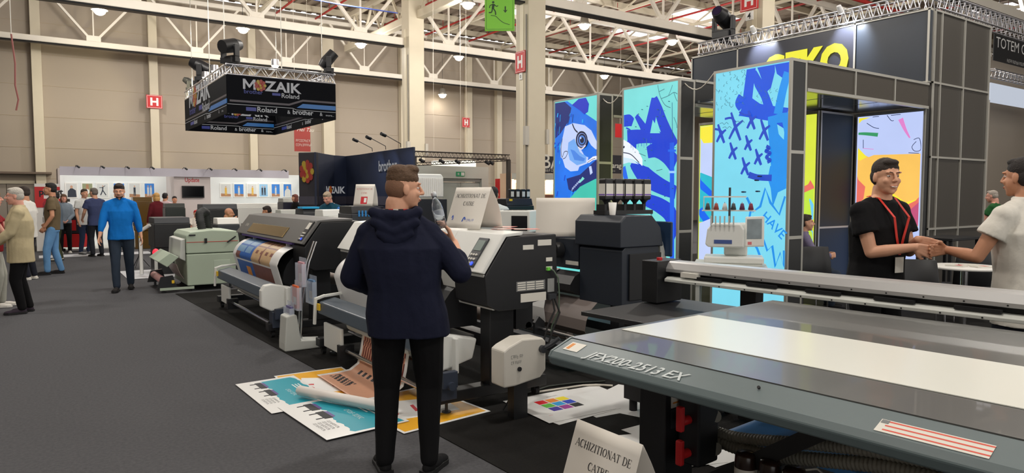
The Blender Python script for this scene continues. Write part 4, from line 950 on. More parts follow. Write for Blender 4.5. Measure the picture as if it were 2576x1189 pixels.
# media on P1
PBL = M('print_blue', (30, 96, 180), .45); PTAN = M('print_tan', (206, 172, 128), .45, nz=.15, ns=8); PSKY = M('print_sky', (120, 160, 196), .45, nz=.2, ns=9); PBRN = M('print_brown', (130, 80, 70), .45, nz=.3, ns=10); PORG = M('print_orange', (236, 150, 40), .45); MEDIA = M('print_media', (238, 238, 236), .35)
def curved_print(parent, prof, y0, y1, name, mats, cell):
    b = MB(); n = len(prof); N = 40
    vs = [(p[0], y0+(y1-y0)*k/N, p[1]) for p in prof for k in range(N+1)]
    W_ = N+1
    fs = []; ms = []
    for i in range(n-1):
        for k in range(N):
            fs.append((i*W_+k, i*W_+k+1, (i+1)*W_+k+1, (i+1)*W_+k)); ms.append(cell((k+.5)/N, (i+.5)/(n-1)))
    b.v = vs; b.f = fs; b.m = ms; b.sm = [True]*len(fs)
    o = b.build(name, mats, parent); s = o.modifiers.new('thickness', 'SOLIDIFY'); s.thickness = .0015; s.offset = 0; return o
prof = []
for k in range(15):
    a = k/14*1.35; prof.append((.50-.32*math.sin(a)*.95, .76+.24*math.cos(a)+.005))
for k in range(1, 15): prof.append((.185+.0+.006*k, .81-.022*k))
def cell1(u, v):   # u: 0 right .. 1 left ; v: 0 top .. 1 bottom
    if u < .16 or u > .93: return 0
    d = v-.1*u
    if .60 < v < .63: return 0
    if u > .55:
        if abs(u-.74) < .02 or abs(u-.57) < .02 or .02 < v < .06 or abs(v-.3) < .02: return 1
        if v > .66: return 5 if abs(u-.68) < .06 and .75 < v < .95 else 1
        if v > .48: return 4 if u > .82 else 1
        return 3
    if abs(u-.36) < .012 or abs(v-.28) < .015 or v < .04: return 4
    if v > .66: return 4
    if .36 < v < .42 and int(u*60) % 2: return 4
    if .12 < v < .18 and int(u*50) % 2: return 4
    return 2
curved_print(P1, prof, .42, 2.62, 'printed_media', [MEDIA, PBL, PTAN, PSKY, PBRN, PORG], cell1)
# plain media on P3 and its print falling to the floor
curved_print(P3, prof, .75, 2.6, 'printed_media', [MEDIA], lambda u, v: 0)
pr3 = [(.2, .45), (.14, .38), (.11, .2), (.08, .08), (.0, .03), (-.12, .022), (-.22, .022), (-.3, .022)]
import itertools
STR = M('print_dark_red', (110, 36, 34), .5); SKN = M('print_skin', (214, 160, 130), .45, nz=.12, ns=6)
qp = []
for i in range(len(pr3)-1):
    for k in range(4): qp.append(tuple(pr3[i][j]+(pr3[i+1][j]-pr3[i][j])*k/4 for j in (0, 1)))
qp.append(pr3[-1])
def cell3(u, v):
    if u < .04 or u > .96: return 0
    if v < .4: return 2 if int(u*40+math.sin(v*14)*1.5) % 2 else 1
    if .5 < v < .56 and .3 < u < .8 and int(u*60) % 2: return 3
    if .72 < v < .86 and .5 < u < .9 and int(u*44+v*30) % 3: return 3
    return 1
k = curved_print(P3, qp, .75, 1.72, 'hanging_print', [MEDIA, SKN, STR, INKB], cell3)
# loose poster sheets on the floor
def floor_sheet(name, label, c, w, l, rz, deco, z=.009, curl=False, group=None):
    t = thing(name, label, 'poster sheet' if deco else 'paper sheet', (c[0], c[1], z), rz, group)
    b = MB().flat([(0, 0), (w, 0), (w, l), (0, l)], (0, 0, 0), X_, Y_, .002, 0)
    mats = [MEDIA]
    if deco: mats += deco(b, w, l)
    b.build('sheet', mats, t); return t
TEAL = M('print_teal', (24, 158, 178), .45); PYEL = M('print_yellow', (240, 176, 30), .45); PRED = M('print_red', (206, 40, 50), .45)
def deco_teal(b, w, l):
    O = (0, l, 0); U = (0, -1, 0); V = (1, 0, 0); W = l; Hh = w
    rg = random.Random(3)
    n = 22
    low = [(W*(.06+.9*k/n), Hh*(.34+(.06 if k < 9 else 0)+rg.uniform(-.025, .025))) for k in range(n+1)]
    b.flat(low+[(W*.97, Hh*.96)]+[(W*(.96-.9*k/n), Hh*(.95+rg.uniform(-.02, .02))) for k in range(1, n)]+[(W*.05, Hh*.9)], O, U, V, .0025, 1)
    for i in range(3): b.text(['INDUSTRIAL', 'PRINTING', 'EQUIPMENT'][i], (0, l-W*.12, .0), U, V, Hh*.07, 3, .003) if False else b.flat([(W*.3, Hh*(.86-.05*i)), (W*(.75-.08*i), Hh*(.86-.05*i)), (W*(.75-.08*i), Hh*(.88-.05*i)), (W*.3, Hh*(.88-.05*i))], O, U, V, .003, 3)
    b.text('~xxxxx xxxxx', Vector(O)+Vector(U)*W*.42+Vector(V)*Hh*.58, U, V, Hh*.09, 3, .003, bold=.01)
    for q in (.08, .34):
        b.flat([(W*(q+.0), Hh*.27), (W*(q+.2), Hh*.27), (W*(q+.21), Hh*.37), (W*(q-.0), Hh*.37)], O, U, V, .0032, 2)
        b.flat([(W*(q+.01), Hh*.37), (W*(q+.2), Hh*.37), (W*(q+.18), Hh*.41), (W*(q+.03), Hh*.41)], O, U, V, .0032, 4)
        for a in (.02, .16): b.flat([(W*(q+a), Hh*.18), (W*(q+a+.02), Hh*.18), (W*(q+a+.02), Hh*.27), (W*(q+a), Hh*.27)], O, U, V, .0032, 2)
    for i in range(4): b.text('~xxx xxxxxx xxx', Vector(O)+Vector(U)*W*.6+Vector(V)*Hh*(.25-.055*i), U, V, Hh*.05, 2, .003)
    return [TEAL, INKB, STEELW, PURP]
def deco_orange(b, w, l):
    O = (0, 0, 0)
    b.flat([(w*.03, l*.03), (w*.97, l*.03), (w*.97, l*.97), (w*.03, l*.97)], O, X_, Y_, .0025, 1)
    b.flat([(w*.1, l*.3), (w*.8, l*.2), (w*.9, l*.6), (w*.3, l*.8)], O, X_, Y_, .003, 2)
    b.text('S  L', (w*.12, l*.4, 0), X_, Y_, l*.24, 3, .0035, bold=.02, shear=.3)
    return [PYEL, STEELW, PRED]
# corners surveyed from the photograph: far left 1.38,6.12 / near 1.55,4.35 / right 2.15,4.43
floor_sheet('poster_sheet', 'lowest teal and white poster sheet on the floor, nearest the viewer left of the man', (1.52, 4.36), .62, .9, 4, lambda b, w, l: deco_teal(b, w, l), .013)
floor_sheet('poster_sheet', 'teal and white poster sheet on the floor at the far left end of the pile', (1.38, 5.14), .5, .98, 2, lambda b, w, l: deco_teal(b, w, l), .009)
floor_sheet('poster_sheet', 'large yellow and white poster sheet lying under the teal ones', (1.66, 5.2), .62, 1.02, -2, deco_orange, .0065+.0)
floor_sheet('poster_sheet', 'orange edged poster sheet under the front foot of the white printer', (2.0, 4.2), .75, .9, 6, deco_orange, .0068)
# rolled poster
t = thing('rolled_poster', 'white poster curling into a tube on top of the floor sheets', 'poster sheet', (1.72, 5.45, .017))
d = Vector((.42, -.86, 0))
b = MB(); L_ = d.length; dn = d.normalized(); sd = Vector((-dn.y, dn.x, 0))
prof_ = [(math.cos(a)*(.045-.0015*a)+.045, math.sin(a)*(.045-.0015*a)+.047) for a in [k*.35 for k in range(26)]]
vs = []
for (u, v) in prof_: vs += [sd*(-u)+Vector((0, 0, v)), d+sd*(-u)+Vector((0, 0, v))]
b.add(vs, [(2*i, 2*i+1, 2*i+3, 2*i+2) for i in range(len(prof_)-1)], 0, True)
k = b.build('paper_tube', M('paper_back', (236, 230, 224), .5), t); s = k.modifiers.new('thickness', 'SOLIDIFY'); s.thickness = .002
# colour chart sheets
def deco_chart(b, w, l):
    cols = [(222, 30, 40), (240, 140, 40), (250, 230, 40), (90, 190, 60), (30, 160, 225), (30, 70, 200), (60, 40, 160), (160, 50, 150), (20, 20, 20)]
    ms = [M('patch_%d' % i, c, .5) for i, c in enumerate(cols)]
    for i in range(9):
        x = w*.3+(i % 3)*w*.16; y = l*.62-(i//3)*l*.15
        b.flat([(x, y), (x+w*.14, y), (x+w*.14, y+l*.13), (x, y+l*.13)], (0, 0, 0), X_, Y_, .003, 1+i)
    b.text('~xxxxxx xxxx', (w*.55, l*.82, 0), X_, Y_, l*.035, 9, .003); b.text('~xxxx', (w*.15, l*.2, 0), X_, Y_, l*.03, 1, .003)
    return ms
floor_sheet('colour_chart_sheet', 'top white sheet with nine coloured squares on the floor beside the flatbed leg', (2.93, 3.80), .62, .62, -2, deco_chart, .013)
floor_sheet('paper_sheet', 'blank white sheet peeking out under the colour chart', (2.97, 3.74), .62, .6, 3, None, .0095)
floor_sheet('paper_sheet', 'blank white sheet lying right of the colour chart by the flatbed leg', (3.3, 3.72), .5, .7, -6, None, .0065)
# ---------------- light grey L-shaped base with brochure stand between the printers
t = thing('brochure_stand', 'brochure stand with clear pockets on a pale grey L-shaped base, between two printers', 'brochure stand', (2.06, 7.12, .006))
MB().prism([(0, 0), (.0, .08), (0.02, .36), (.1, .38), (.13, .37), (.17, .1), (.42, .08), (.42, 0)], 'y', 0, .22).build('base', PGREY, t, bevel=.012)
MB().tube([(.2, .1, .08), (.22, .1, .5), (.3, .1, .9), (.38, .1, 1.12)], .012, n=8).tube([(.2, .18, .08), (.22, .18, .5), (.3, .18, .9), (.38, .18, 1.12)], .012, n=8).build('frame', CHROME, t)
def pocket(x, y, z, h=.3, w=.22):
    MB().bx(x, x+.004, y, y+w, z, z+h*.8).bx(x+.045, x+.049, y, y+w, z, z+h).bx(x, x+.049, y, y+.003, z, z+h*.8).bx(x, x+.049, y+w-.003, y+w, z, z+h*.8).bx(x, x+.049, y, y+w, z, z+.003).build('pocket', ACRYL, t)
lv = []
for (x, y, z) in ((.12, -.04, .42), (.18, -.02, .66), (.30, .02, .46), (.06, .02, .20)): pocket(x, y, z)
for (x, y, z, c, lb) in ((.13, -.02, .43, ORANGE, 'orange and white leaflet in the lower clear pocket of the brochure stand'), (.2, 0, .67, M('leaflet_pink', (214, 160, 170), .5, nz=.3, ns=14), 'pink and grey leaflet in the upper clear pocket'), (.32, .04, .47, M('leaflet_blue', (120, 160, 200), .5, nz=.3, ns=14), 'blue leaflet in the right clear pocket'), (.08, .04, .21, M('leaflet_violet', (110, 104, 150), .5, nz=.4, ns=12), 'violet and white leaflet in the bottom pocket by the printer bracket')):
    k = MB().bx(0, .02, 0, .17, 0, .24).bx(.0-.001, 0, .03, .14, .04, .12, 1).build('leaflet', [c, LABEL], None); k.location = (2.06+x, 7.12+y, .006+z+.004); tag(k, lb, 'leaflet')
# ---------------- printer 4 (navy / black)
t = P4 = thing('wide_format_printer', 'large navy black wide format printer with ink bottles on top, right of the white one', 'printer', (4.0, 4.70, .006))
MB().prism([(.45, 1.12), (.45, 1.36), (.52, 1.42), (.86, 1.42), (.98, 1.3), (1.02, 1.12)], 'y', 0, .66).build('upper_housing', NAVYB, t, bevel=.01)
MB().prism([(.48, .56), (.48, 1.09), (.52, 1.12), (.96, 1.12), (1.0, .9), (.98, .60), (.9, .56)], 'y', .01, .62).build('lower_housing', NAVYB, t, bevel=.008)
MB().bx(.56, .98, -.012, .0, .62, 1.06).build('side_panel', BLACK, t, bevel=.004)
MB().prism([(.99, 1.16), (1.03, 1.16), (1.14, .84), (1.1, .68), (1.04, .68)], 'y', .02, .3).build('rear_shield', PGREY, t, bevel=.004)
MB().bx(.5, .95, .66, 2.6,   .86, 1.17).build('body', NAVYB, t, bevel=.01)
MB().cyl((.49, .95, 1.04), (.40, .95, 1.04), .085, n=20).build('round_cover', BLACK, t)
MB().cyl((.40, .95, 1.04), (.385, .95, 1.04), .06, n=20).build('round_lens', M('lens_black', (10, 10, 12), .15), t)
MB().bx(.494, .5, .66, .86, .90, .94).build('warning_label', LABEL, t)
MB().prism([(.5, .84), (.42, .80), (.36, .72), (.36, .66), (.5, .6)], 'y', .62, 2.6).build('platen_guide', BLACK, t)
b = MB(); sheet(b, [(.5, .85), (.44, .83), (.36, .75), (.31, .6), (.28, .45), (.3, .3)], .95, 2.5, .003); b.build('white_media', MEDIA, t)
b = MB(); sheet(b, [(.5, .58), (.40, .50), (.34, .40), (.32, .3), (.36, .24)], .35, 1.7, .004); b.build('grey_media', M('media_grey', (126, 116, 112), .5), t)
for ya in (.12, 2.4):
    MB().bx(.55, .75, ya, ya+.12, .12, .56).build('leg', BLACK, t, bevel=.005); MB().bx(-.05, 1.1, ya, ya+.12, .04, .13).build('foot_beam', BLACK, t)
MB().bx(.56, .7, .24, 2.4, .28, .36).build('crossbar', BLACK, t)
cyl_y(MB(), .06, .30, -.1, 2.5, .016).build('take_up_rod', CHROME, t)
MB().prism([(.0, .13), (.0, .36), (.05, .42), (.12, .36), (.12, .13)], 'y', .72, .76).build('rod_holder', BLACK, t)
MB().bx(-.12, .0, .2, 2.5, .17, .25).build('front_tray', DARK, t)
cyl_y(MB(), .5, .1+.06, .8, 2.4, .05).build('feed_roll', M('roll_greyish'), t)
MB().bx(.35, .62, -.1, -.02, .5, .52).bx(.2, .8, -.35, -.05, .34, .38).build('side_tray', BLACK, t)
MB().bx(.6, 1.0, -.02, .3, .46, .50).build('leaflet_tray', M('tray_blue_grey', (70, 84, 100), .5), t)
# touch monitor on its back
k = thing('touch_monitor', 'rounded dark blue monitor on the right of the navy printer', 'monitor', (5.06, 4.66, 1.12))
MB().bx(0, .03, -.02, .26, -.10, .24).build('housing', M('monitor_blue', (38, 60, 90), .35), k, bevel=.014, seg=3); MB().bx(-.06, 0, .1, .16, -.0, .06).build('bracket', BLACK, k)
# ink rack and bottles
k = thing('ink_rack', 'black ink bottle rack on top of the navy printer', 'rack', (4.52, 5.0, 1.428))
MB().bx(0, .66, 0, .16, .0, .04).build('base', BLACK, k)
for i in range(5): MB().bx(.02+.13*i, .04+.13*i, .02, .14, .04, .1).cyl((.085+.13*i, .08, .0), (.085+.13*i, .08, .06), .02, n=8).build('holder', BLACK, k)
LVI = M('label_violet', (130, 100, 180), .6)
for i in range(5):
    bt = thing('ink_bottle', 'black ink bottle with white label on the navy printer, %s from the left' % ords[i], 'bottle', (4.61+.13*i, 5.08, 1.53), group='ink bottles on the navy printer')
    MB().bx(-.052, .052, -.052, .052, .04, .25).build('body', BLACK, bt, bevel=.014); MB().lathe([(.045, .04), (.02, .01), (.02, .0), (.018, -.06)], n=12).build('neck', BLACK, bt)
    MB().bx(-.045, .045, -.0545, -.0525, .08, .2).bx(-.0545, -.0525, -.045, .045, .08, .2).build('label', LABEL, bt); MB().bx(-.045, .045, -.0555, -.0545, .085, .1).bx(-.0555, -.0545, -.045, .045, .085, .1).build('label_band', LVI, bt)
k = thing('paper_cup', 'white paper cup on the front corner of the navy printer', 'cup', (4.56, 4.93, 1.428)); MB().lathe([(.028, 0), (.04, .12), (.037, .12), (.026, .004)], n=18).build('cup', PAPER, k)
# ---------------- white motor box at the end of the take up unit
t = thing('motor_box', 'white metal motor box with a black knob on the floor beside the flatbed corner', 'machine', (2.66, 3.97, .006))
MB().prism([(0, .26), (.0, .52), (.04, .545), (.16, .59), (.34, .58), (.37, .55), (.37, .34), (.32, .29), (.1, .26)], 'y', 0, .17).build('housing', M('box_cream', (222, 218, 208), .5), t, bevel=.012)
MB().bx(.12, .24, .05, .13, 0, .27).build('base', BLACK, t)
MB().cyl((.13, -.012, .38), (.13, 0, .38), .016, n=12).build('knob', BLACK, t)
MB().text('~xxxx xx', (.06, -.002, .46), X_, Z_, .035, 0, .002).text('~xx xxxx', (.06, -.002, .42), X_, Z_, .03, 0, .002).build('lettering', GREYL, t)
MB().tube([(.34, -.02, .51), (.38, -.04, .53), (.43, -.08, .58)], .016, n=8).cyl((.33, -.03, .50), (.33, 0, .50), .028, n=12).build('lever', DARK, t)
# ---------------- tent cards with serif lettering
SER = {'A': (.72, [('t', (.0, 0), (.34, 1)), ('T', (.34, 1), (.68, 0)), ('t', (.14, .36), (.52, .36)), ('s', .0), ('s', .66)]), 'C': (.68, [('c', 0)]),
 'H': (.74, [('T', (.14, 0), (.14, 1)), ('T', (.6, 0), (.6, 1)), ('t', (.14, .52), (.6, .52)), ('s', .14), ('s', .6), ('S', .14), ('S', .6)]), 'I': (.34, [('T', (.17, 0), (.17, 1)), ('s', .17), ('S', .17)]),
 'Z': (.62, [('t', (.06, .97), (.54, .97)), ('T', (.52, .97), (.06, .03)), ('t', (.06, .03), (.56, .03)), ('t', (.07, .97), (.05, .8)), ('t', (.56, .03), (.58, .22))]),
 'T': (.62, [('T', (.31, 0), (.31, 1)), ('t', (.03, .97), (.59, .97)), ('t', (.03, .97), (.02, .8)), ('t', (.59, .97), (.6, .8)), ('s', .31)]),
 'O': (.74, [('o', 0)]), 'N': (.74, [('t', (.13, 0), (.13, 1)), ('T', (.13, 1), (.6, 0)), ('t', (.6, 0), (.6, 1)), ('s', .13), ('S', .12), ('S', .6)]),
 'D': (.72, [('T', (.14, 0), (.14, 1)), ('d', 0), ('s', .14), ('S', .14)]), 'E': (.62, [('T', (.14, 0), (.14, 1)), ('t', (.14, .98), (.54, .98)), ('t', (.14, .52), (.42, .52)), ('t', (.14, .02), (.56, .02)), ('t', (.54, .98), (.55, .8)), ('t', (.56, .02), (.58, .22)), ('t', (.42, .42), (.42, .62)), ('s', .14), ('S', .14)]),
 'R': (.68, [('T', (.14, 0), (.14, 1)), ('r', 0), ('T', (.34, .5), (.62, 0)), ('s', .14), ('S', .14), ('s', .62)]), ' ': (.34, [])}
def serif(b, txt, O, U, V, size, m, h=.001, align='C'):
    W_ = sum(SER[c][0]+.05 for c in txt); x = -W_/2 if align == 'C' else 0; O = Vector(O); U = Vector(U).normalized(); V = Vector(V).normalized()
    for c in txt:
        w, st = SER[c]; o = O+U*(x*size)
        def rb(pts, wd, sub=1): b.ribbon([(p[0]*size, p[1]*size*.95) for p in pts], [q*size for q in wd] if isinstance(wd, list) else wd*size, o, U, V, h, m, sub)
        for s in st:
            k = s[0]
            if k == 't': rb([s[1], s[2]], .045)
            elif k == 'T': rb([s[1], s[2]], .12)
            elif k == 's': rb([(s[1]-.12, .015), (s[1]+.12, .015)], .035)
            elif k == 'S': rb([(s[1]-.12, .985), (s[1]+.12, .985)], .035)
            elif k == 'o': rb([(.37+.29*math.sin(a), .5+.48*math.cos(a)) for a in [j*math.pi/8 for j in range(17)]], [.04+.09*abs(math.sin(j*math.pi/8)) for j in range(17)])
            elif k == 'c': rb([(.37+.3*math.sin(a), .5+.48*math.cos(a)) for a in [-.9+.0-j*.37 for j in range(0)]+[.75-j*.3 for j in range(17)]], [.03+.1*max(0, math.sin(j/16*math.pi)) for j in range(17)]); rb([(.6, .98), (.6, .7)], .04)
            elif k == 'd': rb([(.14, .98), (.36, .97), (.58, .8), (.64, .5), (.58, .2), (.36, .03), (.14, .02)], [.04, .05, .1, .13, .1, .05, .04], 3)
            elif k == 'r': rb([(.14, .98), (.38, .96), (.52, .85), (.52, .66), (.38, .53), (.14, .51)], [.04, .05, .1, .1, .05, .04], 3)
        x += w+.05
LOGO = M('logo_blue', (50, 90, 190), .6)
def tent(name, label, loc, rz, w, h, open_, txt=True, red=False, small=1):
    t = thing(name, label, 'sign', loc, rz)      # ridge along local x, front face towards -y
    a = open_; hz = math.sqrt(h*h-a*a)
    b = MB()
    f0 = Vector((0, -a, 0)); n1 = Vector((0, -hz, a)).normalized()
    def side(s, bulge):
        pts = [(0, 0)]
        vs = []
        for i in range(9):
            k = i/8; y = s*a*(1-k); z = hz*k; off = math.sin(math.pi*k)*bulge
            for x in (-w/2, w/2): vs.append((x, y+s*off*.8, z+off*.3))
        b.add(vs, [(2*i, 2*i+1, 2*i+3, 2*i+2) for i in range(8)], 0, True)
    side(-1, .0); side(1, .03)
    k = b.build('card', M('card_white', (232, 226, 216), .7), t); s = k.modifiers.new('thickness', 'SOLIDIFY'); s.thickness = .0015; s.offset = 0
    V = Vector((0, a, hz)).normalized(); U = Vector(X_)
    O = f0
    if txt:
        b = MB(); serif(b, 'ACHIZITIONAT DE', O+V*h*.74+n1*.0012, U, V, w*.088, 0); serif(b, 'CATRE', O+V*h*.55+n1*.0012, U, V, w*.088, 0)
        b.build('lettering', INKB if not red else M('faint_red', (200, 120, 110), .7), t)
        b = MB().ribbon([(-w*.38, h*.24), (-w*.36, h*.3), (-w*.34, h*.22), (-w*.37, h*.2)], w*.02, O+n1*.0012, U, V, .001, 0, 3).ribbon([(-w*.06, h*.16), (-w*.03, h*.25), (0, h*.25), (.02*w, h*.2)], w*.03, O+n1*.0012, U, V, .001, 0, 3)
        b.text('~xxxx xx', O+V*h*.17+U*w*.06+n1*.0012, U, V, w*.07, 0, .001)
        if not red: b.build('logo', LOGO, t)
        else: MB().flat([(-.14*w, .08*h), (.2*w, .08*h), (.2*w, .42*h), (-.14*w, .42*h)], O+n1*.0012, U, V, .001, 0).flat([(.03*w, .15*h), (.16*w, .15*h), (.16*w, .36*h), (.03*w, .36*h)], O+n1*.0012, U, V, .002, 1).build('logo', [PRED, STEELW], t)
    return t
tent('tent_card', 'white folded card reading ACHIZITIONAT DE CATRE on top of the white printer', (3.0, 4.93, 1.347), -78, .42, .36, .13)
tent('tent_card', 'blank back of a large white folded card on the navy printer', (4.62, 5.72, 1.186), -40, .62, .42, .12, False)
tent('tent_card', 'white folded card reading ACHIZITIONAT DE at the bottom edge, nearest the viewer', (1.875, 2.04, .30), -89, .38, .39, .13)
k = thing('display_stool', 'low black stool just under the bottom edge carrying the nearest folded card', 'stool', (1.875, 2.04, .006), -89)
MB().bx(-.2, .2, -.18, .2, .26, .292).build('top', BLACK, k, bevel=.01)
for a in (-.17, .15):
    for b_ in (-.15, .15): MB().bx(a, a+.03, b_, b_+.03, 0, .26).build('leg', BLACK, k)
# leaflets on printer top
for i, (x, y, r) in enumerate(((3.1, 4.6, 10), (3.17, 4.42, -25), (3.2, 4.75, 35))):
    k = MB().bx(-.1, .1, -.07, .07, 0, .002).bx(-.09, .0, -.06, .05, .002, .003, 1).build('leaflet', [M('leaflet_red', (214, 130, 120), .6), LABEL], None)
    k.location = (x, y, 1.348+.0035*i); k.rotation_euler = (0, 0, R(r)); tag(k, '%s red and white leaflet scattered on the top of the white printer' % ['leftmost', 'middle', 'rearmost'][i], 'leaflet')
# ================================================================ FLATBED (right front)
t = JF = thing('flatbed_printer', 'large dark grey flatbed printer table with white sheet, filling the lower right', 'printer', (2.06, 2.5, 0), 5)
BED = M('bed_grey', (84, 84, 82), .36, .0, nz=.04, ns=2, coat=.3); EDGE = M('bed_edge', (92, 106, 108), .42, nz=.04)
Lb = 4.4
MB().bx(0.0005, 1.80, -Lb, .0, .90, .95).build('bed', BED, t)
MB().prism([(0, .948), (-.125, .905), (-.145, .88), (-.135, .845), (-.06, .83), (0, .83)], 'y', -Lb, .0).build('front_fascia', EDGE, t, bevel=.006)
MB().bx(0.002, 1.8, -Lb, -.01, .80, .898).build('bed_frame', DARK, t)
MB().prism([(-.125, .905), (-.14, .88), (-.13, .85), (0, .83), (1.8, .83), (1.8, .95), (0, .95)], 'y', .0, .012).build('end_fascia', EDGE, t)
sl = Vector((.125, 0, .043)).normalized(); ns_ = Vector((-.043, 0, .125)).normalized()
O = Vector((-.115, -.20, .909))+ns_*.002
MB().text('JFX200-2513 EX', O, (0, -1, 0), sl, .078, 0, .001, bold=.012, shear=.35, sx=.96).build('lettering', M('letter_pale', (196, 204, 204), .5), t)
MB().flat([(.04, .03), (.13, .03), (.13, .1), (.04, .1)], Vector((-.125, 0, .905))+ns_*.001, (0, -1, 0), sl, .001, 0).flat([(.05, .04), (.07, .04), (.07, .09), (.05, .09)], Vector((-.125, 0, .905))+ns_*.001, (0, -1, 0), sl, .0015, 1).build('corner_label', [LABEL, M('label_orange', (220, 140, 60), .6)], t)
b = MB(); Oq = Vector((-.125, 0, .905))+ns_*.001; u0 = 1.42; u1 = 1.72
p = at(2222, 1050, z=.93); 
b.flat([(u0, .01), (u1, .01), (u1, .075), (u0, .075)], Oq, (0, -1, 0), sl, .001, 0)
for v in (.02, .042, .064): b.flat([(u0+.02, v), (u1, v), (u1, v+.006), (u0+.02, v+.006)], Oq, (0, -1, 0), sl, .0015, 1)
b.flat([(u0+.003, .055), (u0+.025, .055), (u0+.025, .072), (u0+.003, .072)], Oq, (0, -1, 0), sl, .002, 2).build('warning_label', [LABEL, M('label_red', (220, 80, 60), .6), GREYL], t)
for yy in (-1.0, -2.2, -3.4): MB().cyl((-.05, yy, .935), (-.055, yy, .94), .006, n=8).build('screw', BLACK, t)
# media on the bed
k = MB().bx(0, .64, -3.9, 0, 0, .003).build('white_board', M('gloss_white', (240, 241, 232), .2, spec=.3), None); k.location = (2.06+.32*math.cos(R(5)), 2.5+.32*math.sin(R(5))-.03, .951); k.rotation_euler = (0, 0, R(5)); tag(k, 'long glossy white board lying along the flatbed table', 'board')
# legs
def jleg(x, y, nm='leg'): return MB().bx(x, x+.22, y-.16, y, .05, .80).build(nm, BLACK, t, bevel=.006)
jleg(.35, -.12); jleg(.35, -3.3); jleg(1.4, -.12); jleg(1.4, -3.3)
for x, y in ((.46, -.2), (.46, -3.38), (1.51, -.2), (1.51, -3.38)): MB().cyl((x, y, .006), (x, y, .05), .05, n=14).build('foot', RUB, t)
MB().bx(.39, .53, -.285, -.281, .60, .68).build('leg_label', LABEL, t)
MB().bx(.40, .50, -.285, -.281, .65, .66).bx(.40, .50, -.286, -.281, .62, .628).build('leg_label_text', M('label_orange'), t)
MB().bx(.39, .53, -.284, -.281, .5, .59).build('junction_plate', DARK, t)
MB().bar((.46, -.4, .24), (.46, -1.15, .78), .07, .07).build('brace', BLACK, t); MB().bar((1.5, -.4, .24), (1.5, -1.15, .78), .07, .07).build('brace', BLACK, t)
MB().bx(.2, .6, -.9, .0, .74, .79).build('under_box', BLACK, t)
MB().bx(1.55, 1.62, -3.2, -.4, .08, .14).build('lower_rail', BLACK, t)
# vacuum valves and hoses
vb = MB().bx(.42, .58, -.42, -.3, .34, .66).build('valve_block', BLACK, t, bevel=.01)
for z in (.56, .40): MB().cyl((.36, -.36, z), (.42, -.36, z), .022, n=10).obx((.345, -.37, z+.02), (.03, 0, 0), (0, .035, 0), (0, 0, .12)).build('valve_handle', RED, vb, bevel=.008)
def hose(name, label, pts, r):
    P = [Vector(p) for p in pts]; Q = []
    for i in range(len(P)-1):
        a, b_, c, d = P[max(0, i-1)], P[i], P[i+1], P[min(len(P)-1, i+2)]
        for k in range(24):
            tt = k/24; Q.append(.5*((2*b_)+(-a+c)*tt+(2*a-5*b_+4*c-d)*tt*tt+(-a+3*b_-3*c+d)*tt**3))
    Q.append(P[-1])
    # resample with ridges
    seg = [0]
    for i in range(1, len(Q)): seg.append(seg[-1]+(Q[i]-Q[i-1]).length)
    n = int(seg[-1]/.006); out = []; j = 0
    for i in range(n+1):
        s = seg[-1]*i/n
        while j < len(seg)-2 and seg[j+1] < s: j += 1
        out.append(Q[j].lerp(Q[j+1], (s-seg[j])/max(1e-9, seg[j+1]-seg[j])))
    rs = [r*(1.08 if i % 3 == 0 else .93) for i in range(n+1)]
    o = MB().tube(out, r, 12, 0, rs).build(name, M('hose_grey', (140, 138, 128), .5), t); o['label'] = label; return o
_inv = (Matrix.Translation((2.06, 2.5, 0)) @ Matrix.Rotation(R(5), 4, 'Z')).inverted()
hp = lambda l: [_inv @ at(a, b_, x=2.74) for a, b_ in l]
hose('vacuum_hose', 'upper ribbed grey hose', [(.56, -.42, .56)]+hp([(1715, 1035), (1760, 1062), (1810, 1088), (1880, 1103), (1990, 1112), (2100, 1122), (2230, 1140), (2450, 1185)]), .026)
hose('vacuum_hose', 'lower ribbed grey hose', [(.56, -.42, .40)]+hp([(1740, 1092), (1800, 1106), (1860, 1128), (1950, 1145), (2060, 1156), (2230, 1174), (2400, 1215)]), .03)
MB().tube([(.7, -.6, .3), (.8, -.8, .36), (.78, -1.0, .28), (.7, -.95, .3), (.78, -1.2, .32), (.9, -1.5, .3)], .006, n=6).build('loose_wire', WHITE, t)
MB().bx(.72, 1.35, -1.5, -.35, .40, .43).build('blue_shelf', M('shelf_blue', (76, 140, 205), .45), t)
# gantry
xg = 1.98
g = thing('printing_gantry', 'long aluminium gantry with two rails across the far side of the flatbed', 'gantry', (2.06, 2.5, 0), 5)
MB().prism([(xg, 1.035), (xg, 1.06), (xg+.03, 1.105), (xg+.05, 1.115), (xg+.16, 1.115), (xg+.16, 1.035)], 'y', -4.6, 1.0).build('upper_rail', M('gantry_alu', (196, 196, 196), .35, .6), g, bevel=.004)
MB().prism([(xg-.04, .965), (xg-.04, .985), (xg-.01, 1.0), (xg+.16, 1.0), (xg+.16, .965)], 'y', -4.6, .98).build('lower_rail', PGREY, g, bevel=.003)
MB().bx(xg+.06, xg+.15, -4.6, .98, 1.0, 1.035).build('slot', BLACK, g)
b = MB()
for i in range(26): b.cyl((xg-.003, -4.4+i*.2, 1.047), (xg, -4.4+i*.2, 1.047), .005, n=6)
for i in range(26): b.cyl((xg-.043, -4.3+i*.2, .975), (xg-.04, -4.3+i*.2, .975), .005, n=6)
b.build('bolts', BLACK, g)
for i in range(7): MB().bx(xg-.025, xg-.002, .5-i*.42, .72-i*.42, 1.002, 1.022).build('linear_bearing', BLACK, g)
MB().bx(xg-.1, xg+.2, 1.0, 1.15, .80, 1.12).build('end_block', BLACK, g, bevel=.006)
MB().cyl((xg+.0, 1.06, 1.12), (xg, 1.06, 1.14), .022, n=12).build('emergency_button', RED, g)
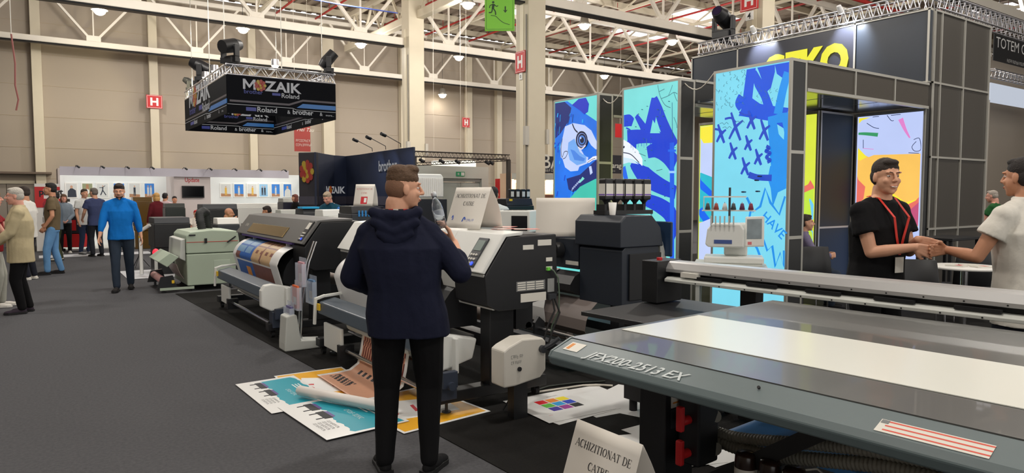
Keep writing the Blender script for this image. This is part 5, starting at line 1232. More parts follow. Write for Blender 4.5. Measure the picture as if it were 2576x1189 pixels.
MB().bx(xg-.03, xg+.02, .7, .84, 1.01, 1.045).build('carriage_stop', LABEL, g)
MB().bx(xg-.08, xg+.18, -4.75, -4.6, .3, 1.12).build('end_block', BLACK, g)
MB().bx(xg+.1, xg+.2, .3, .42, .02, .96).build('post', BLACK, g); MB().bx(xg+.1, xg+.2, -3.6, -3.5, .02, .96).build('post', BLACK, g)
sh = thing('side_cabinet', 'low black side cabinet at the end of the flatbed gantry', 'cabinet', (2.06, 2.5, 0), 5)
MB().bx(xg-.75, xg+.3, .48, 1.16, .76, .79).build('top', BLACK, sh, bevel=.004); MB().bx(xg-.35, xg+.25, .52, 1.1, .1, .757).build('body', BLACK, sh)
MB().bx(xg-.62, xg-.5, .476, .48, .765, .786).build('edge_label', LABEL, sh)
MB().bx(xg-.72, xg+.28, .5, .53, .6, .757).build('front_panel', BLACK, sh); MB().bx(xg-.6, xg-.46, .494, .5, .66, .72).build('warning_label', LABEL, sh)
MB().bx(xg-.588, xg-.47, .492, .494, .695, .705).bx(xg-.588, xg-.47, .492, .494, .672, .682).build('warning_label_text', M('label_orange'), sh)
for x, y in ((xg-.3, .56), (xg+.2, .56), (xg-.3, 1.05), (xg+.2, 1.05)): MB().cyl((x, y, .006), (x, y, .1), .03, n=10).build('foot', RUB, sh)
# things under the flatbed
def local(x, y): c, s = math.cos(R(5)), math.sin(R(5)); return (2.06+x*c-y*s, 2.5+x*s+y*c)
BRN = M('bottle_brown', (44, 28, 22), .25)
for i, (px, py) in enumerate(((1877, 1132), (1938, 1152), (2000, 1172))):
    q = at(px, py, z=.50); 
    k = thing('chemical_bottle', '%s dark brown bottle standing under the flatbed at the bottom edge' % ['tallest left', 'middle', 'rightmost'][i], 'bottle', (q.x, q.y, .006), group=None)
    MB().lathe([(.0, .0), (.045, .0), (.048, .02), (.048, .44), (.046, .47), (.04, .485), (.0, .49)], n=20).build('body', BRN, k); MB().lathe([(.0485, .2), (.0485, .42)], n=20).build('label', LABEL, k)
q = local(.95, -1.75); k = thing('cardboard_box', 'brown cardboard box on the floor under the flatbed', 'box', (q[0], q[1], .006), 12)
MB().bx(0, .5, 0, .4, 0, .3).build('body', M('cardboard', (150, 118, 78), .8), k); MB().bx(0, .5, .02, .2, .301, .305).bx(0, .5, .21, .38, .302, .306).build('flap', M('cardboard'), k)
for i, (px, py, w, l, r) in enumerate(((1700, 1070, .7, .8, 20), (1800, 1180, .6, .8, 0), (1640, 1189, .5, .6, -20))):
    q = at(px, py, z=0); floor_sheet('paper_sheet', 'large white sheet under the flatbed, %s' % ['behind the grey hoses', 'below the dark braces', 'beside the nearest folded card'][i], (q.x, q.y), w, l, r, None, .0075+.003*i)
# cables on the floor
b = MB().tube([(3.3, 4.45, .02), (3.6, 4.42, .016), (3.75, 4.4, .016), (3.85, 4.35, .016), (3.95, 4.25, .016)], .01, n=6); tag(b.build('floor_cable', WHITE), 'white cable crossing the floor behind the flatbed leg', 'cable')
b = MB().tube([(3.1, 4.45, .014), (3.3, 4.5, .014), (3.5, 4.55, .014), (3.75, 4.5, .014), (4.0, 4.4, .014)], .008, n=6); tag(b.build('floor_cable', M('cable_dark', (60, 66, 60), .6)), 'dark cable with green ties near the colour chart sheet', 'cable')
# ================================================================ PEOPLE
def fabric(name, c=(90, 90, 90), n=.12): return M(name, c, .88, spec=.2, nz=n, ns=6, bump=.25, bs=30)
SKINS = {'light': M('skin_light', (214, 160, 130), .55, nz=.06, ns=12), 'tan': M('skin_tan', (196, 140, 108), .55, nz=.06, ns=12), 'pink': M('skin_pink', (218, 158, 138), .55, nz=.06, ns=12)}
EYEW = M('eye_white', (225, 220, 214), .3); IRIS = M('iris_brown', (50, 34, 26), .3); LIPM = M('lips', (176, 96, 88), .5); TEETH = M('teeth', (236, 232, 222), .4)
def remesh(mb, name, mats, parent, vox, smooth=4, noise_amp=0, noise_sc=6, cut=None, stretch=(1, 1, .5)):
    me = bpy.data.meshes.new(name); me.from_pydata(mb.v, [], mb.f); me.update()
    o = bpy.data.objects.new(name, me); COL.objects.link(o)
    r = o.modifiers.new('r', 'REMESH'); r.mode = 'VOXEL'; r.voxel_size = vox; r.adaptivity = 0
    if smooth:
        s = o.modifiers.new('s', 'SMOOTH'); s.iterations = smooth; s.factor = .5
    dg = bpy.context.evaluated_depsgraph_get(); ev = o.evaluated_get(dg); nm = bpy.data.meshes.new_from_object(ev)
    bpy.data.objects.remove(o); bpy.data.meshes.remove(me)
    if noise_amp:
        for v, nn in zip(nm.vertices, [v.normal.copy() for v in nm.vertices]):
            q = Vector((v.co.x*stretch[0], v.co.y*stretch[1], v.co.z*stretch[2]))*noise_sc
            k = noise.noise(q)+.5*noise.noise(q*2.3)
            v.co += nn*(k*noise_amp)
    if cut:
        bm = bmesh.new(); bm.from_mesh(nm)
        for co, no in cut: bmesh.ops.bisect_plane(bm, geom=bm.verts[:]+bm.edges[:]+bm.faces[:], plane_co=co, plane_no=no, clear_outer=True)
        bm.to_mesh(nm); bm.free()
    nm.polygons.foreach_set('use_smooth', [True]*len(nm.polygons))
    nm.materials.clear(); 
    for m in (mats if isinstance(mats, (list, tuple)) else [mats]): nm.materials.append(m)
    nm.name = name
    ob = bpy.data.objects.new(name, nm); COL.objects.link(ob); ob.parent = parent
    return ob
def chain(mb, pts, rs, n=14):
    pts = [Vector(p) for p in pts]
    for i in range(len(pts)-1):
        if (pts[i+1]-pts[i]).length > 1e-4: mb.cyl(pts[i], pts[i+1], rs[i], rs[i+1], n=n)
    for p, r in zip(pts, rs): mb.ell(p, (r, r, r), n=n, k=8)
def loft(mb, rings, n=24):
    vs = []
    for (c, rx, ry, yaw) in rings:
        for k in range(n):
            a = 2*math.pi*k/n; x = math.cos(a); y = math.sin(a)
            ex = 2.5; q = (abs(x)**ex+abs(y)**ex)**(-1/ex); x *= q*rx; y *= q*ry
            vs.append(Vector((c[0]+x*math.cos(yaw)-y*math.sin(yaw), c[1]+x*math.sin(yaw)+y*math.cos(yaw), c[2])))
    fs = [(i*n+k, i*n+(k+1) % n, (i+1)*n+(k+1) % n, (i+1)*n+k) for i in range(len(rings)-1) for k in range(n)]
    fs += [tuple(range(n))[::-1], tuple(range((len(rings)-1)*n, len(rings)*n))]
    mb.add(vs, fs, 0, True)
def ik(a, b, l1, l2, hint):
    a = Vector(a); b = Vector(b); d = b-a; L = min(d.length, (l1+l2)*.999); dn = d.normalized()
    x = (l1*l1-l2*l2+L*L)/(2*L); h = math.sqrt(max(0, l1*l1-x*x)); hv = Vector(hint); hv = (hv-dn*hv.dot(dn)).normalized()
    return a+dn*x+hv*h, a+dn*L
def hand(mb, w, d, palm, s=1, curl=.5, thumb=1, spread=.12):
    """w wrist, d direction of the fingers, palm = palm normal, five fingers with knuckle bends"""
    w = Vector(w); d = Vector(d).normalized(); p = Vector(palm); p = (p-d*p.dot(d)).normalized(); side = d.cross(p)*thumb
    k = w+d*.085*s
    for i in range(4):
        off = side*((.5-i/3)*.062*s)
        chain(mb, [w+side*((.5-i/3)*.034*s)+d*.012*s, k+off], [.015*s, .0125*s], 8)
        L = [.072, .08, .075, .058][i]*s; f = d+side*(.5-i/3)*spread*2; f.normalize(); q = k+off; r = .0088*s
        pts = [q]; a = 0
        for seg in (.45, .3, .25):
            a += curl*(1.0 if seg != .45 else .6); dd = f*math.cos(a)+p*math.sin(a); q = q+dd*L*seg*1.05; pts.append(q)
        chain(mb, pts, [.0105*s, .0095*s, .0088*s, .0078*s], 8)
    t0 = w+side*.022*s+d*.02*s; t1 = t0+side*.026*s+d*.026*s+p*.01*s; t2 = t1+side*(.014-.01*curl)*s+d*.026*s+p*.016*s*curl*2; t3 = t2+d*.022*s+p*.012*s*curl*2-side*.006*s
    chain(mb, [t0, t1, t2, t3], [.016*s, .0125*s, .0105*s, .0085*s], 8)
def xf(T, v): return T @ Vector(v)
def person(label, pos, az, H=1.76, g=1.0, skin='light', top='tshirt', tc=None, bottom=None, shoes=None, hair=(50, 36, 28), hair_style='short', arms=None, feet=None, hyaw=0, hpitch=0, lean=(0, 0), vox=.010, seated=False, beard=None, lanyard=None, female=False, hem=.80, extra=None, twist=0, hips=None, shw=None, shd=.088, name='person', ztop=None):
    t = thing(name, label, 'person', (pos[0], pos[1], pos[2] if len(pos) > 2 else .006), -az)
    k = H/1.76; S = lambda *v: Vector(v)*k
    lx, ly = lean; zb = 0
    hz = .93 if not seated else .52
    hip = S(0, 0, hz) if hips is None else Vector(hips)
    up = Vector((lx, ly, 1)).normalized()
    ch = hip+up*.35*k; nk = hip+up*.575*k; 
    tw = R(twist); ct, st_ = math.cos(tw), math.sin(tw)
    sw = (.185 if not female else .16)*k*(.6+.4*g)
    if shw: sw = shw*k
    shl = {s: nk+Vector((s*sw*ct, s*sw*st_, 0))-up*shd*k for s in (-1, 1)}
    headb = nk+up*.02*k
    HT = Matrix.Translation(headb) @ Euler((R(-hpitch), 0, R(-hyaw)), 'XYZ').to_matrix().to_4x4() @ Matrix.Translation(S(0, .035, .125)) @ Matrix.Scale(k, 4)
    body = MB()
    torso = lambda f, e=0: [(hip-up*.09*k, (.155*g+e)*k, (.105*g+e)*k, 0), (hip+up*.0*k, (.168*g+e)*k, (.118*g+e)*k, 0), (hip+up*.14*k, (.145*g+e)*k, (.108*g*f+e)*k, tw*.4), (hip+up*.26*k, (.158*g+e)*k, (.115*g*f+e)*k, tw*.7), (hip+up*.38*k, ((.178 if not female else .155)*g+e)*k, (.12*g+e)*k, tw), (hip+up*.47*k, (.15*(.5+.5*g)+e)*k, (.092*(.5+.5*g)+e)*k, tw), (hip+up*.545*k, (.105+e)*k, (.07+e)*k, tw), (hip+up*.565*k, (.07+e)*k, (.06+e)*k, tw)]
    loft(body, torso(1.0, -.006))
    chain(body, [nk-up*.03*k, headb+up*.04*k, xf(HT, (0, -.03, -.07))], [.066*k*(.5+.5*g), .058*k*(.5+.5*g), .054*k])
    # head
    def he(c, r): body.ell(xf(HT, c), (r[0]*k, r[1]*k, r[2]*k), n=20, k=14, T=HT.to_3x3().normalized())
    he((0, -.012, .03), (.077, .094, .088)); he((0, .02, -.03), (.069, .072, .078)); he((0, .042, -.072), (.050, .044, .038)); he((0, .068, -.092), (.024, .02, .02))
    for s in (-1, 1): he((s*.034, .066, -.022), (.026, .022, .022)); he((s*.077, -.008, -.005), (.009, .018, .031)); he((s*.030, .080, .036), (.026, .012, .009))
    chain(body, [xf(HT, (0, .092, .025)), xf(HT, (0, .115, -.016))], [.008*k, .0125*k], 8); he((0, .102, -.02), (.019, .014, .009))
    he((0, .090, -.052), (.024, .012, .007)); he((0, .088, -.063), (.021, .012, .007))
    for s in (-1, 1): chain(body, [nk+up*.0*k, nk.lerp(shl[s], .55)+up*.012*k, shl[s]], [.045*k, .042*k, .046*k], 10)
    # arms
    A = {-1: dict(w=(-.27, .06, .86)), 1: dict(w=(.27, .06, .86))}
    if arms:
        for s in arms: A[s] = arms[s]
    sleeve = MB(); has_sleeve = top in ('long', 'hoodie', 'jacket')
    sl_r = {'tshirt': .022, 'long': .014, 'hoodie': .018, 'jacket': .02, 'polo': .02}[top]
    for s in (-1, 1):
        a = A[s]; w = Vector(a['w'])*(k if not a.get('abs') else 1)
        el, w = ik(shl[s], w, .285*k, .255*k, a.get('hint', (s*.5, -1, -.2)))
        gg = (.55+.45*g)
        chain(body, [shl[s], shl[s].lerp(el, .4), el, el.lerp(w, .35), w], [.049*k*gg, .046*k*gg, .038*k*gg, .038*k*gg, .026*k])
        fd = Vector(a.get('dir', (w-el))).normalized()
        if a.get('hand', True): hand(body, w, fd, a.get('palm', (-s, .2, 0)), k*.98, a.get('curl', .35), a.get('th', -s), a.get('spread', .1))
        e = sl_r*k; sh0 = shl[s]-Vector((s*.03*k, 0, 0)); sleeve.ell(shl[s], ((.050*gg+sl_r*.65)*k,)*3, n=16, k=10); sleeve.ell(shl[s].lerp(el, .16), ((.050*gg+sl_r*.65)*k,)*3, n=16, k=10)
        if has_sleeve:
            wr = el.lerp(w, a.get('cuff', .93))
            chain(sleeve, [sh0, shl[s].lerp(el, .4), el, el.lerp(w, .4), wr], [.058*k*gg+e, .05*k*gg+e, .045*k*gg+e, .04*k*gg+e*.9, .034*k*gg+e*.55])
        else:
            en = shl[s].lerp(el, a.get('sl', .62)); chain(sleeve, [sh0, shl[s].lerp(el, .3)], [.058*k*gg+e*.6, .054*k*gg+e*.8]); sleeve.cyl(shl[s].lerp(el, .28), en, .054*k*gg+e*.8, .058*k*gg+e, n=16)
    # legs
    Ft = {-1: (-.11, 0, .0, 0), 1: (.11, 0, .0, 0)}
    if feet: Ft.update(feet)
    trs = MB(); shs = MB(); sol = MB()
    for s in (-1, 1):
        fx, fy, fz, fa = Ft[s]
        an = S(fx, fy-.04, fz+.085); hp = hip+S(s*.088*g, 0, -.04)
        kn, an2 = ik(hp, an, (.408 if not seated else .43)*k, (.408 if not seated else .43)*k, (s*.1, 1, 0) if not seated else (s*.2, .3, 1)); an = an2 if not seated else an
        gg = (.5+.5*g)
        chain(body, [hp, hp.lerp(kn, .4), kn, kn.lerp(an, .35), an], [.082*k*gg, .068*k*gg, .05*k, .046*k, .034*k])
        f = Vector((math.sin(R(fa)), math.cos(R(fa)), 0))
        trz = .014
        chain(trs, [hp, hp.lerp(kn, .4), kn, kn.lerp(an, .4), an+Vector((0, -.005, .0))*k], [.09*k*gg+trz*k, .078*k*gg+trz*k, .056*k*gg+trz*k, .05*k*gg+trz*k, .046*k+trz*k*.6])
        h0 = an-Vector((0, 0, .04*k)); toe = h0+f*.15*k
        sa = Matrix.Rotation(-R(fa), 3, 'Z')
        shs.ell(h0-f*.01*k+Vector((0, 0, -.01*k)), (.036*k, .05*k, .036*k), T=sa); shs.ell(h0+f*.07*k+Vector((0, 0, -.012*k)), (.04*k, .09*k, .034*k), T=sa); shs.ell(toe+Vector((0, 0, -.018*k)), (.044*k, .06*k, .026*k), T=sa); chain(shs, [h0, an], [.038*k, .04*k])
        ss = MB(); pts = [(-.042, -.05), (.0, -.066), (.042, -.05), (.044, .1), (.05, .16), (.03, .205), (0, .215), (-.03, .205), (-.05, .16), (-.044, .1)]
        gz = h0.z-.045*k
        P = [(h0.x+(sa @ Vector((x*k, y*k, 0))).x, h0.y+(sa @ Vector((x*k, y*k, 0))).y) for x, y in pts]
        sol.prism(P, 'z', gz, gz+.024*k)
    bo = remesh(body, 'body', SKINS[skin], t, vox*.75 if vox > .008 else vox*.7, 3)
    # torso cloth
    e = {'tshirt': .016, 'long': .018, 'hoodie': .032, 'jacket': .03, 'polo': .016}[top]
    sh = MB(); rings = torso(1.1, e)
    hz_ = hem*k
    hc = hip+up*(hz_-hip.z)
    if hz_ < (hip-up*.09*k).z: rings = [(hc, (.172*g+e)*k, (.122*g+e)*k, 0)]+rings[1:]
    else: rings = [(hc, (.166*g+e)*k, (.118*g+e)*k, 0)]+[r for r in rings if r[0].z > hz_+.03]
    if top in ('hoodie', 'jacket'): rings[-1] = (rings[-1][0]+up*.012*k, .078*k, .07*k, tw)
    else: rings[-1] = (rings[-1][0]+up*.0*k, .074*k, .066*k, tw)
    loft(sh, rings)
    for s in (-1, 1): chain(sh, [nk-up*.02*k, nk.lerp(shl[s], .55)-up*.0*k, shl[s]], [(.046+e*.8)*k, (.044+e*.8)*k, (.046+e*.7)*k], 12)
    sh.add(sleeve.v, sleeve.f, 0, True)
    if top == 'hoodie':
        hd = MB()
        chain(hd, [nk+Vector((math.cos(a)*.118, -.03+math.sin(a)*.095, .012+.02*math.sin(a)))*k for a in [R(q) for q in range(35, -216, -25)]], [.026*k]+[.034*k]*9+[.026*k], 12)
        for q, wd, dy, rr in ((.05, .13, -.118, .034), (.10, .115, -.135, .036), (.15, .085, -.142, .032), (.19, .05, -.140, .026)):
            chain(hd, [nk+Vector((x*k, (dy+.35*x*x*2)*k, (-q+.9*abs(x)*.55)*k)) for x in (-wd, -wd*.5, 0, wd*.5, wd)], [rr*.8*k, rr*k, rr*k, rr*k, rr*.8*k], 12)
        remesh(hd, 'hood', tc, t, vox, 2, .005*k, 14)
    if False:
        hp_ = [nk+up*(-.01)*k+Vector((math.cos(a)*.125, -.035+math.sin(a)*.10, .012*math.sin(a)*-1))*k for a in [R(q) for q in (20, -10, -50, -90, -130, -170, -200)]]
        chain(sh, hp_, [.03*k, .038*k, .04*k, .042*k, .04*k, .038*k, .03*k], 12)
        for q, rr in ((.06, .04), (.10, .04), (.14, .03)): chain(sh, [nk+Vector((x*k, (-.115-.01*(1-abs(x)*6))*k, -q*k)) for x in (-.10*(1-q*3), 0, .10*(1-q*3))], [rr*k]*3, 12)
    if top in ('polo', 'jacket') or top == 'long':
        cp_ = [nk+up*.012*k+Vector((math.cos(a)*.072, math.sin(a)*.064+.0, 0))*k for a in [R(q) for q in range(70, -260, -20)]]
        chain(sh, cp_, [.016*k]*len(cp_), 8)
    remesh(sh, {'tshirt': 't_shirt', 'long': 'sweatshirt', 'hoodie': 'hoodie', 'jacket': 'jacket', 'polo': 'polo_shirt'}[top], tc, t, vox, 4, .007*k if top != 'tshirt' else .006*k, 9)
    tr = MB(); trs_r = [(hip+up*.09*k, (.152*g+.012)*k, (.11*g+.012)*k, 0), (hip, (.168*g+.01)*k, (.12*g+.01)*k, 0), (hip-Vector((0, 0, .1*k)), (.165*g+.01)*k, (.11*g+.012)*k, 0)]
    loft(tr, trs_r[::-1]); tr.add(trs.v, trs.f, 0, True)
    remesh(tr, 'trousers', bottom, t, vox, 3, .005*k, 9)
    remesh(shs, 'shoes', shoes or fabric('shoe_black', (24, 24, 26)), t, vox*.8, 2)
    sol.build('soles', M('sole_white', (220, 218, 212), .6) if (shoes is not None and 'white' in shoes.name) else RUB, t)
    # hair
    if hair_style != 'bald':
        hm = M('hair_%d_%d_%d' % hair, hair, .75, nz=.35, ns=60, bump=.6, bs=120)
        hb = MB(); Rm = HT.to_3x3().normalized()
        def hh(c, r): hb.ell(xf(HT, c), (r[0]*k, r[1]*k, r[2]*k), n=20, k=14, T=Rm)
        if hair_style == 'short': hh((0, -.020, .052), (.0805, .096, .082)); hh((0, -.045, .005), (.079, .07, .075)); hh((0, .030, .100), (.056, .046, .026))
        if hair_style == 'fade': hh((0, -.012, .066), (.079, .096, .076)); hh((0, .035, .118), (.06, .05, .03)); hh((0, -.03, .10), (.07, .075, .045))
        if hair_style == 'thin': hh((0, -.026, .046), (.0795, .092, .078)); hh((0, -.045, .005), (.0785, .068, .07)); hh((0, .028, .098), (.05, .045, .026))
        if hair_style == 'long':
            hh((0, -.022, .045), (.086, .098, .088)); hh((0, -.05, -.05), (.085, .065, .12)); hh((0, -.05, -.13), (.075, .05, .08))
            for s in (-1, 1): hh((s*.07, .01, -.04), (.022, .04, .10))
            hh((0, .055, .075), (.06, .035, .035))
        remesh(hb, 'hair', hm, t, min(vox, .006), 2, (.003 if hair_style in ('fade', 'long') else .0015)*k, 60, stretch=(1, 1, 1))
        if hair_style == 'fade':
            fb_ = MB(); fb_.ell(xf(HT, (0, -.033, .012)), (.0785*k, .078*k, .082*k), n=20, k=14, T=Rm)
            remesh(fb_, 'faded_sides', M('hair_fade', (128, 92, 70), .8, nz=.2, ns=80, bump=.3, bs=160), t, .005, 2)
    if beard:
        bb = MB(); Rm = HT.to_3x3().normalized()
        for c, r in (((0, .042, -.078), (.051, .047, .034)), ((0, .026, -.064), (.062, .056, .034)), ((0, .086, -.041), (.03, .016, .006))): bb.ell(xf(HT, c), tuple(v*k for v in r), n=18, k=12, T=Rm)
        # keep the mouth free by leaving the lips proud
        remesh(bb, 'beard', M('beard_%d' % beard[0], beard, .85, nz=.3, ns=60, bump=.4, bs=100), t, .005, 1)
    # face details
    if vox <= .011:
        for s in (-1, 1):
            e_ = MB().ell(xf(HT, (s*.030, .0722, .012)), (.0115*k, .012*k, .0062*k), n=12, k=8).build('eye', EYEW, t)
            c = xf(HT, (s*.030, .0818, .012)); MB().ell(c, (.0048*k, .0032*k, .0048*k), n=8, k=6).build('iris', IRIS, e_)
            if hair_style != 'bald' or True:
                chain(MB_ := MB(), [xf(HT, (s*.014, .0905, .034)), xf(HT, (s*.032, .0905, .039)), xf(HT, (s*.048, .081, .034))], [.0022*k, .003*k, .002*k], 6); MB_.build('eyebrow', M('brow_dark', (52, 36, 28), .8), t)
        lp = MB(); chain(lp, [xf(HT, (-.022, .0935, -.055)), xf(HT, (0, .1018, -.0565)), xf(HT, (.022, .0935, -.055))], [.003*k, .0052*k, .003*k], 8)
        lp.build('lips', LIPM, t)
    if lanyard:
        lb = MB(); y0 = (.12*g+e+.012)
        P = [nk+Vector((-.07, -.02, .01))*k, nk+Vector((-.075, .05, -.03))*k]
        fr = lambda x, z: hip+up*z*k+Vector((x*k*ct-(y0*k)*st_, x*k*st_+y0*k*ct, 0))
        pts = [nk+Vector((-.068*k, -.055*k, .012*k)), nk+Vector((-.080*k, .04*k, .004*k)), fr(-.072, .45)+Vector((0, .0, 0)), fr(-.035, .32), fr(0, .2)+Vector((0, .008, 0))]
        pt2 = [nk+Vector((.068*k, -.055*k, .012*k)), nk+Vector((.080*k, .04*k, .004*k)), fr(.072, .45), fr(.035, .32), fr(0, .2)+Vector((0, .008, 0))]
        for q in (pts, pt2):
            for i in range(len(q)-1):
                d = (q[i+1]-q[i]); nrm = Vector((-st_, ct, 0.0)) if i > 1 else Vector((0, .5, 1))
                lb.bar(q[i], q[i+1], .022, .003, upv=tuple(nrm))
        c = nk+Vector((0, -.075*k, .018*k)); lb.bar(pts[0], c, .016, .004).bar(c, pt2[0], .016, .004)
        ln_ = lb.build('lanyard', M('lanyard_%d_%d_%d' % lanyard[0], lanyard[0], .6), t)
        q = fr(0, .13)+Vector((0, .012, 0)); MB().obx(q, Vector((ct, st_, 0))*.085, Vector((-st_, ct, 0))*.003, (0, 0, .11)).build('badge', LABEL, t)
    return t, dict(HT=HT, nk=nk, shl=shl, hip=hip, k=k)
def gpos(px, D): # ground position at lateral pixel px, depth D along the view axis
    u = (px-1288)/1740*D
    return (math.sin(R(AZ))*D+math.cos(R(AZ))*u, math.cos(R(AZ))*D-math.sin(R(AZ))*u)
def vaz(px): return AZ+math.degrees(math.atan((px-1288)/1740))
NAVYH = M('hoodie_navy', (27, 30, 48), .9, spec=.15, nz=.15, ns=5, bump=.35, bs=26); BLKT = M('trousers_black', (16, 16, 18), .88, spec=.2, bump=.2, bs=30)
# --- the man in the navy hoodie, back to the viewer, holding a bottle
pp = gpos(1022, 4.02); a0 = vaz(1022)
nav, J = person('man seen from behind in navy hoodie and black trousers, holding a clear bottle', pp, a0+6, 1.76, 1.22, 'light', 'hoodie', NAVYH, BLKT, hair=(88, 64, 44), hair_style='fade', hyaw=68, hpitch=3, vox=.007,
    arms={1: dict(w=(.27, .17, 1.325), hint=(.75, -.2, -1.0), palm=(-1, -.1, .0), dir=(-.42, .05, 1), curl=.55, cuff=.5, th=-1), -1: dict(w=(-.20, .24, 1.02), hint=(-1, -.8, -.3), palm=(.3, .2, -1), curl=.4, cuff=.9)},
    feet={-1: (-.13, -.02, 0, -18), 1: (.13, -.04, 0, 22)}, hem=.80, lean=(-.09, .015), shw=.18, shd=.115)
k = J['k']; nk = J['nk']
lb = MB()
pts = [nk+Vector((math.cos(R(q))*.083, math.sin(R(q))*.075-.008, .022+.0*q)) for q in range(-200, 21, 20)]
for i in range(len(pts)-1): lb.bar(pts[i], pts[i+1], .004, .018, m=i % 3)
lb.build('lanyard', [M('lanyard_black', (24, 22, 26), .6), PRED, LABEL], nav)
# the bottle
bt = thing('water_bottle', 'clear plastic water bottle held up by the man in the navy hoodie', 'bottle', (0, 0, 0))
bt['label'] = 'clear plastic water bottle held up in the right hand of the man in navy'
Wn = Matrix.Translation((pp[0], pp[1], .006)) @ Matrix.Rotation(R(-(a0+6)), 4, 'Z')
hw = Wn @ Vector((.200, .15, 1.415))
bt.location = hw; bt.rotation_euler = (R(4), R(-14), R(-a0))
MB().lathe([(0, 0), (.030, .0), (.033, .01), (.033, .05), (.030, .06), (.033, .07), (.033, .12), (.028, .15), (.015, .18), (.013, .20), (.011, .2), (.013, .178), (.026, .148), (.031, .12), (.031, .012), (0, .004)], n=24).build('shell', GLASS, bt)
MB().lathe([(0, .198), (.016, .198), (.016, .222), (0, .222)], n=16).build('cap', M('cap_clear', (210, 215, 220), .3), bt)
MB().lathe([(.0336, .072), (.0336, .112)], n=24).build('label', ACRYL, bt)
# --- man in the bright blue fleece walking towards the viewer
D = 11.75
person('man in bright blue fleece and dark jeans walking along the aisle looking down', gpos(303, 11.7), vaz(300)+180+6, 1.80, 1.05, 'light', 'long', fabric('fleece_blue', (16, 112, 196)), fabric('jeans_dark', (44, 54, 68)), fabric('shoe_dark', (44, 42, 42)), (40, 30, 26), 'short', beard=(46, 34, 28), hpitch=15, vox=.0095,
    arms={-1: dict(w=(-.30, .03, .86), cuff=.62), 1: dict(w=(.29, .16, .90), hint=(.6, -1, -.2), cuff=.62)}, feet={-1: (-.10, -.16, 0, -6), 1: (.07, .20, 0, 6)}, hem=.84)
# --- man in olive t-shirt, hands in pockets, facing left
person('man in olive t-shirt and light blue jeans with hands in pockets, badge on lanyard', gpos(131, 14.1), vaz(130)-90+8, 1.84, .95, 'tan', 'tshirt', fabric('tee_olive', (104, 90, 68)), fabric('jeans_light', (104, 150, 196), .2), fabric('shoe_dark2', (34, 32, 34)), (26, 22, 20), 'short', vox=.010, lanyard=((30, 40, 90),),
    arms={-1: dict(w=(-.21, .10, .93), hint=(-.6, -1, -.1), curl=.6), 1: dict(w=(.21, .10, .93), hint=(.5, -1, -.1), curl=.6)}, feet={-1: (-.10, .14, 0, -8), 1: (.10, -.06, 0, 12)}, lean=(0, -.03), hem=.86)
# --- elderly man in beige jacket
person('elderly grey haired man in beige jacket and black trousers at the left edge', gpos(48, 9.45), vaz(45)-90+2, 1.70, 1.12, 'pink', 'jacket', fabric('jacket_beige', (186, 172, 138)), BLKT, fabric('shoe_purple_grey', (58, 50, 60)), (190, 184, 174), 'short', vox=.0095, hpitch=4,
    arms={-1: dict(w=(-.16, .30, 1.0), hint=(-.5, -1, -.4), cuff=.9), 1: dict(w=(.22, .26, .98), hint=(.5, -1, -.4), cuff=.9)}, feet={-1: (-.10, .05, 0, -6), 1: (.09, -.03, 0, 6)}, hem=.72)
# --- woman in red, mostly outside the frame
person('woman in dark red top and grey leggings cut by the left edge', gpos(-22, 9.9), vaz(-20)+95, 1.66, 1.0, 'pink', 'tshirt', fabric('tee_red', (130, 26, 32)), fabric('leggings_grey', (172, 172, 162)), fabric('shoe_white', (220, 216, 208)), (150, 110, 70), 'long', vox=.0095, female=True,
    arms={-1: dict(w=(-.10, .36, 1.0), hint=(-.6, -.6, -1)), 1: dict(w=(.22, .28, .96), hint=(.5, -1, -.4))}, feet={-1: (-.10, .12, 0, -4), 1: (.09, .05, 0, 8)}, hem=.85)
# --- white t-shirt man behind the elderly man
person('man in white t-shirt standing behind the elderly man in the beige jacket', gpos(66, 13.2), vaz(66)-60, 1.76, 1.08, 'tan', 'tshirt', fabric('tee_white', (214, 212, 206)), fabric('trousers_navy', (34, 36, 46)), fabric('shoe_white'), (50, 40, 34), 'short', vox=.011,
    arms={-1: dict(w=(-.2, .2, .98)), 1: dict(w=(.24, .14, .93))})
# --- woman with fringe, denim jacket
person('woman with brown fringe in grey denim jacket and wide black trousers', gpos(162, 19.2), vaz(160)+178, 1.62, .95, 'pink', 'jacket', fabric('denim_grey', (128, 140, 152)), BLKT, fabric('shoe_white'), (96, 72, 52), 'long', vox=.012, female=True, arms={-1: dict(w=(-.08, .24, 1.0), hint=(-1, -.6, -.4)), 1: dict(w=(.08, .24, 1.0), hint=(1, -.6, -.4))}, hem=.9)
person('person in dark green trousers hidden behind the man in the olive t-shirt', gpos(143, 17.0), vaz(143)-80, 1.68, .95, 'tan', 'long', fabric('sweater_grey', (96, 110, 124)), fabric('trousers_green', (66, 70, 50)), fabric('shoe_cream', (190, 182, 164)), (30, 26, 24), 'short', vox=.012, arms={-1: dict(w=(-.18, .2, .98)), 1: dict(w=(.2, .16, .95))})
# --- two men talking
person('man in white shirt talking to the man in the blue shirt by the poster stand', gpos(213, 18.9), vaz(214)+150, 1.76, 1.0, 'light', 'polo', fabric('polo_white', (214, 216, 214)), fabric('jeans_navy', (40, 50, 74)), fabric('shoe_grey', (140, 140, 140)), (70, 60, 50), 'short', vox=.012, arms={-1: dict(w=(-.1, .28, 1.02)), 1: dict(w=(.24, .12, .9))})
person('grey haired man in slate blue t-shirt with his back turned by the poster stand', gpos(240, 18.2), vaz(236)-25, 1.78, 1.02, 'light', 'tshirt', fabric('tee_slate', (62, 70, 104)), fabric('trousers_charcoal', (36, 38, 44)), None, (112, 104, 98), 'short', vox=.012, arms={-1: dict(w=(-.2, .26, .98)), 1: dict(w=(.24, .12, .9))}, hyaw=-18)
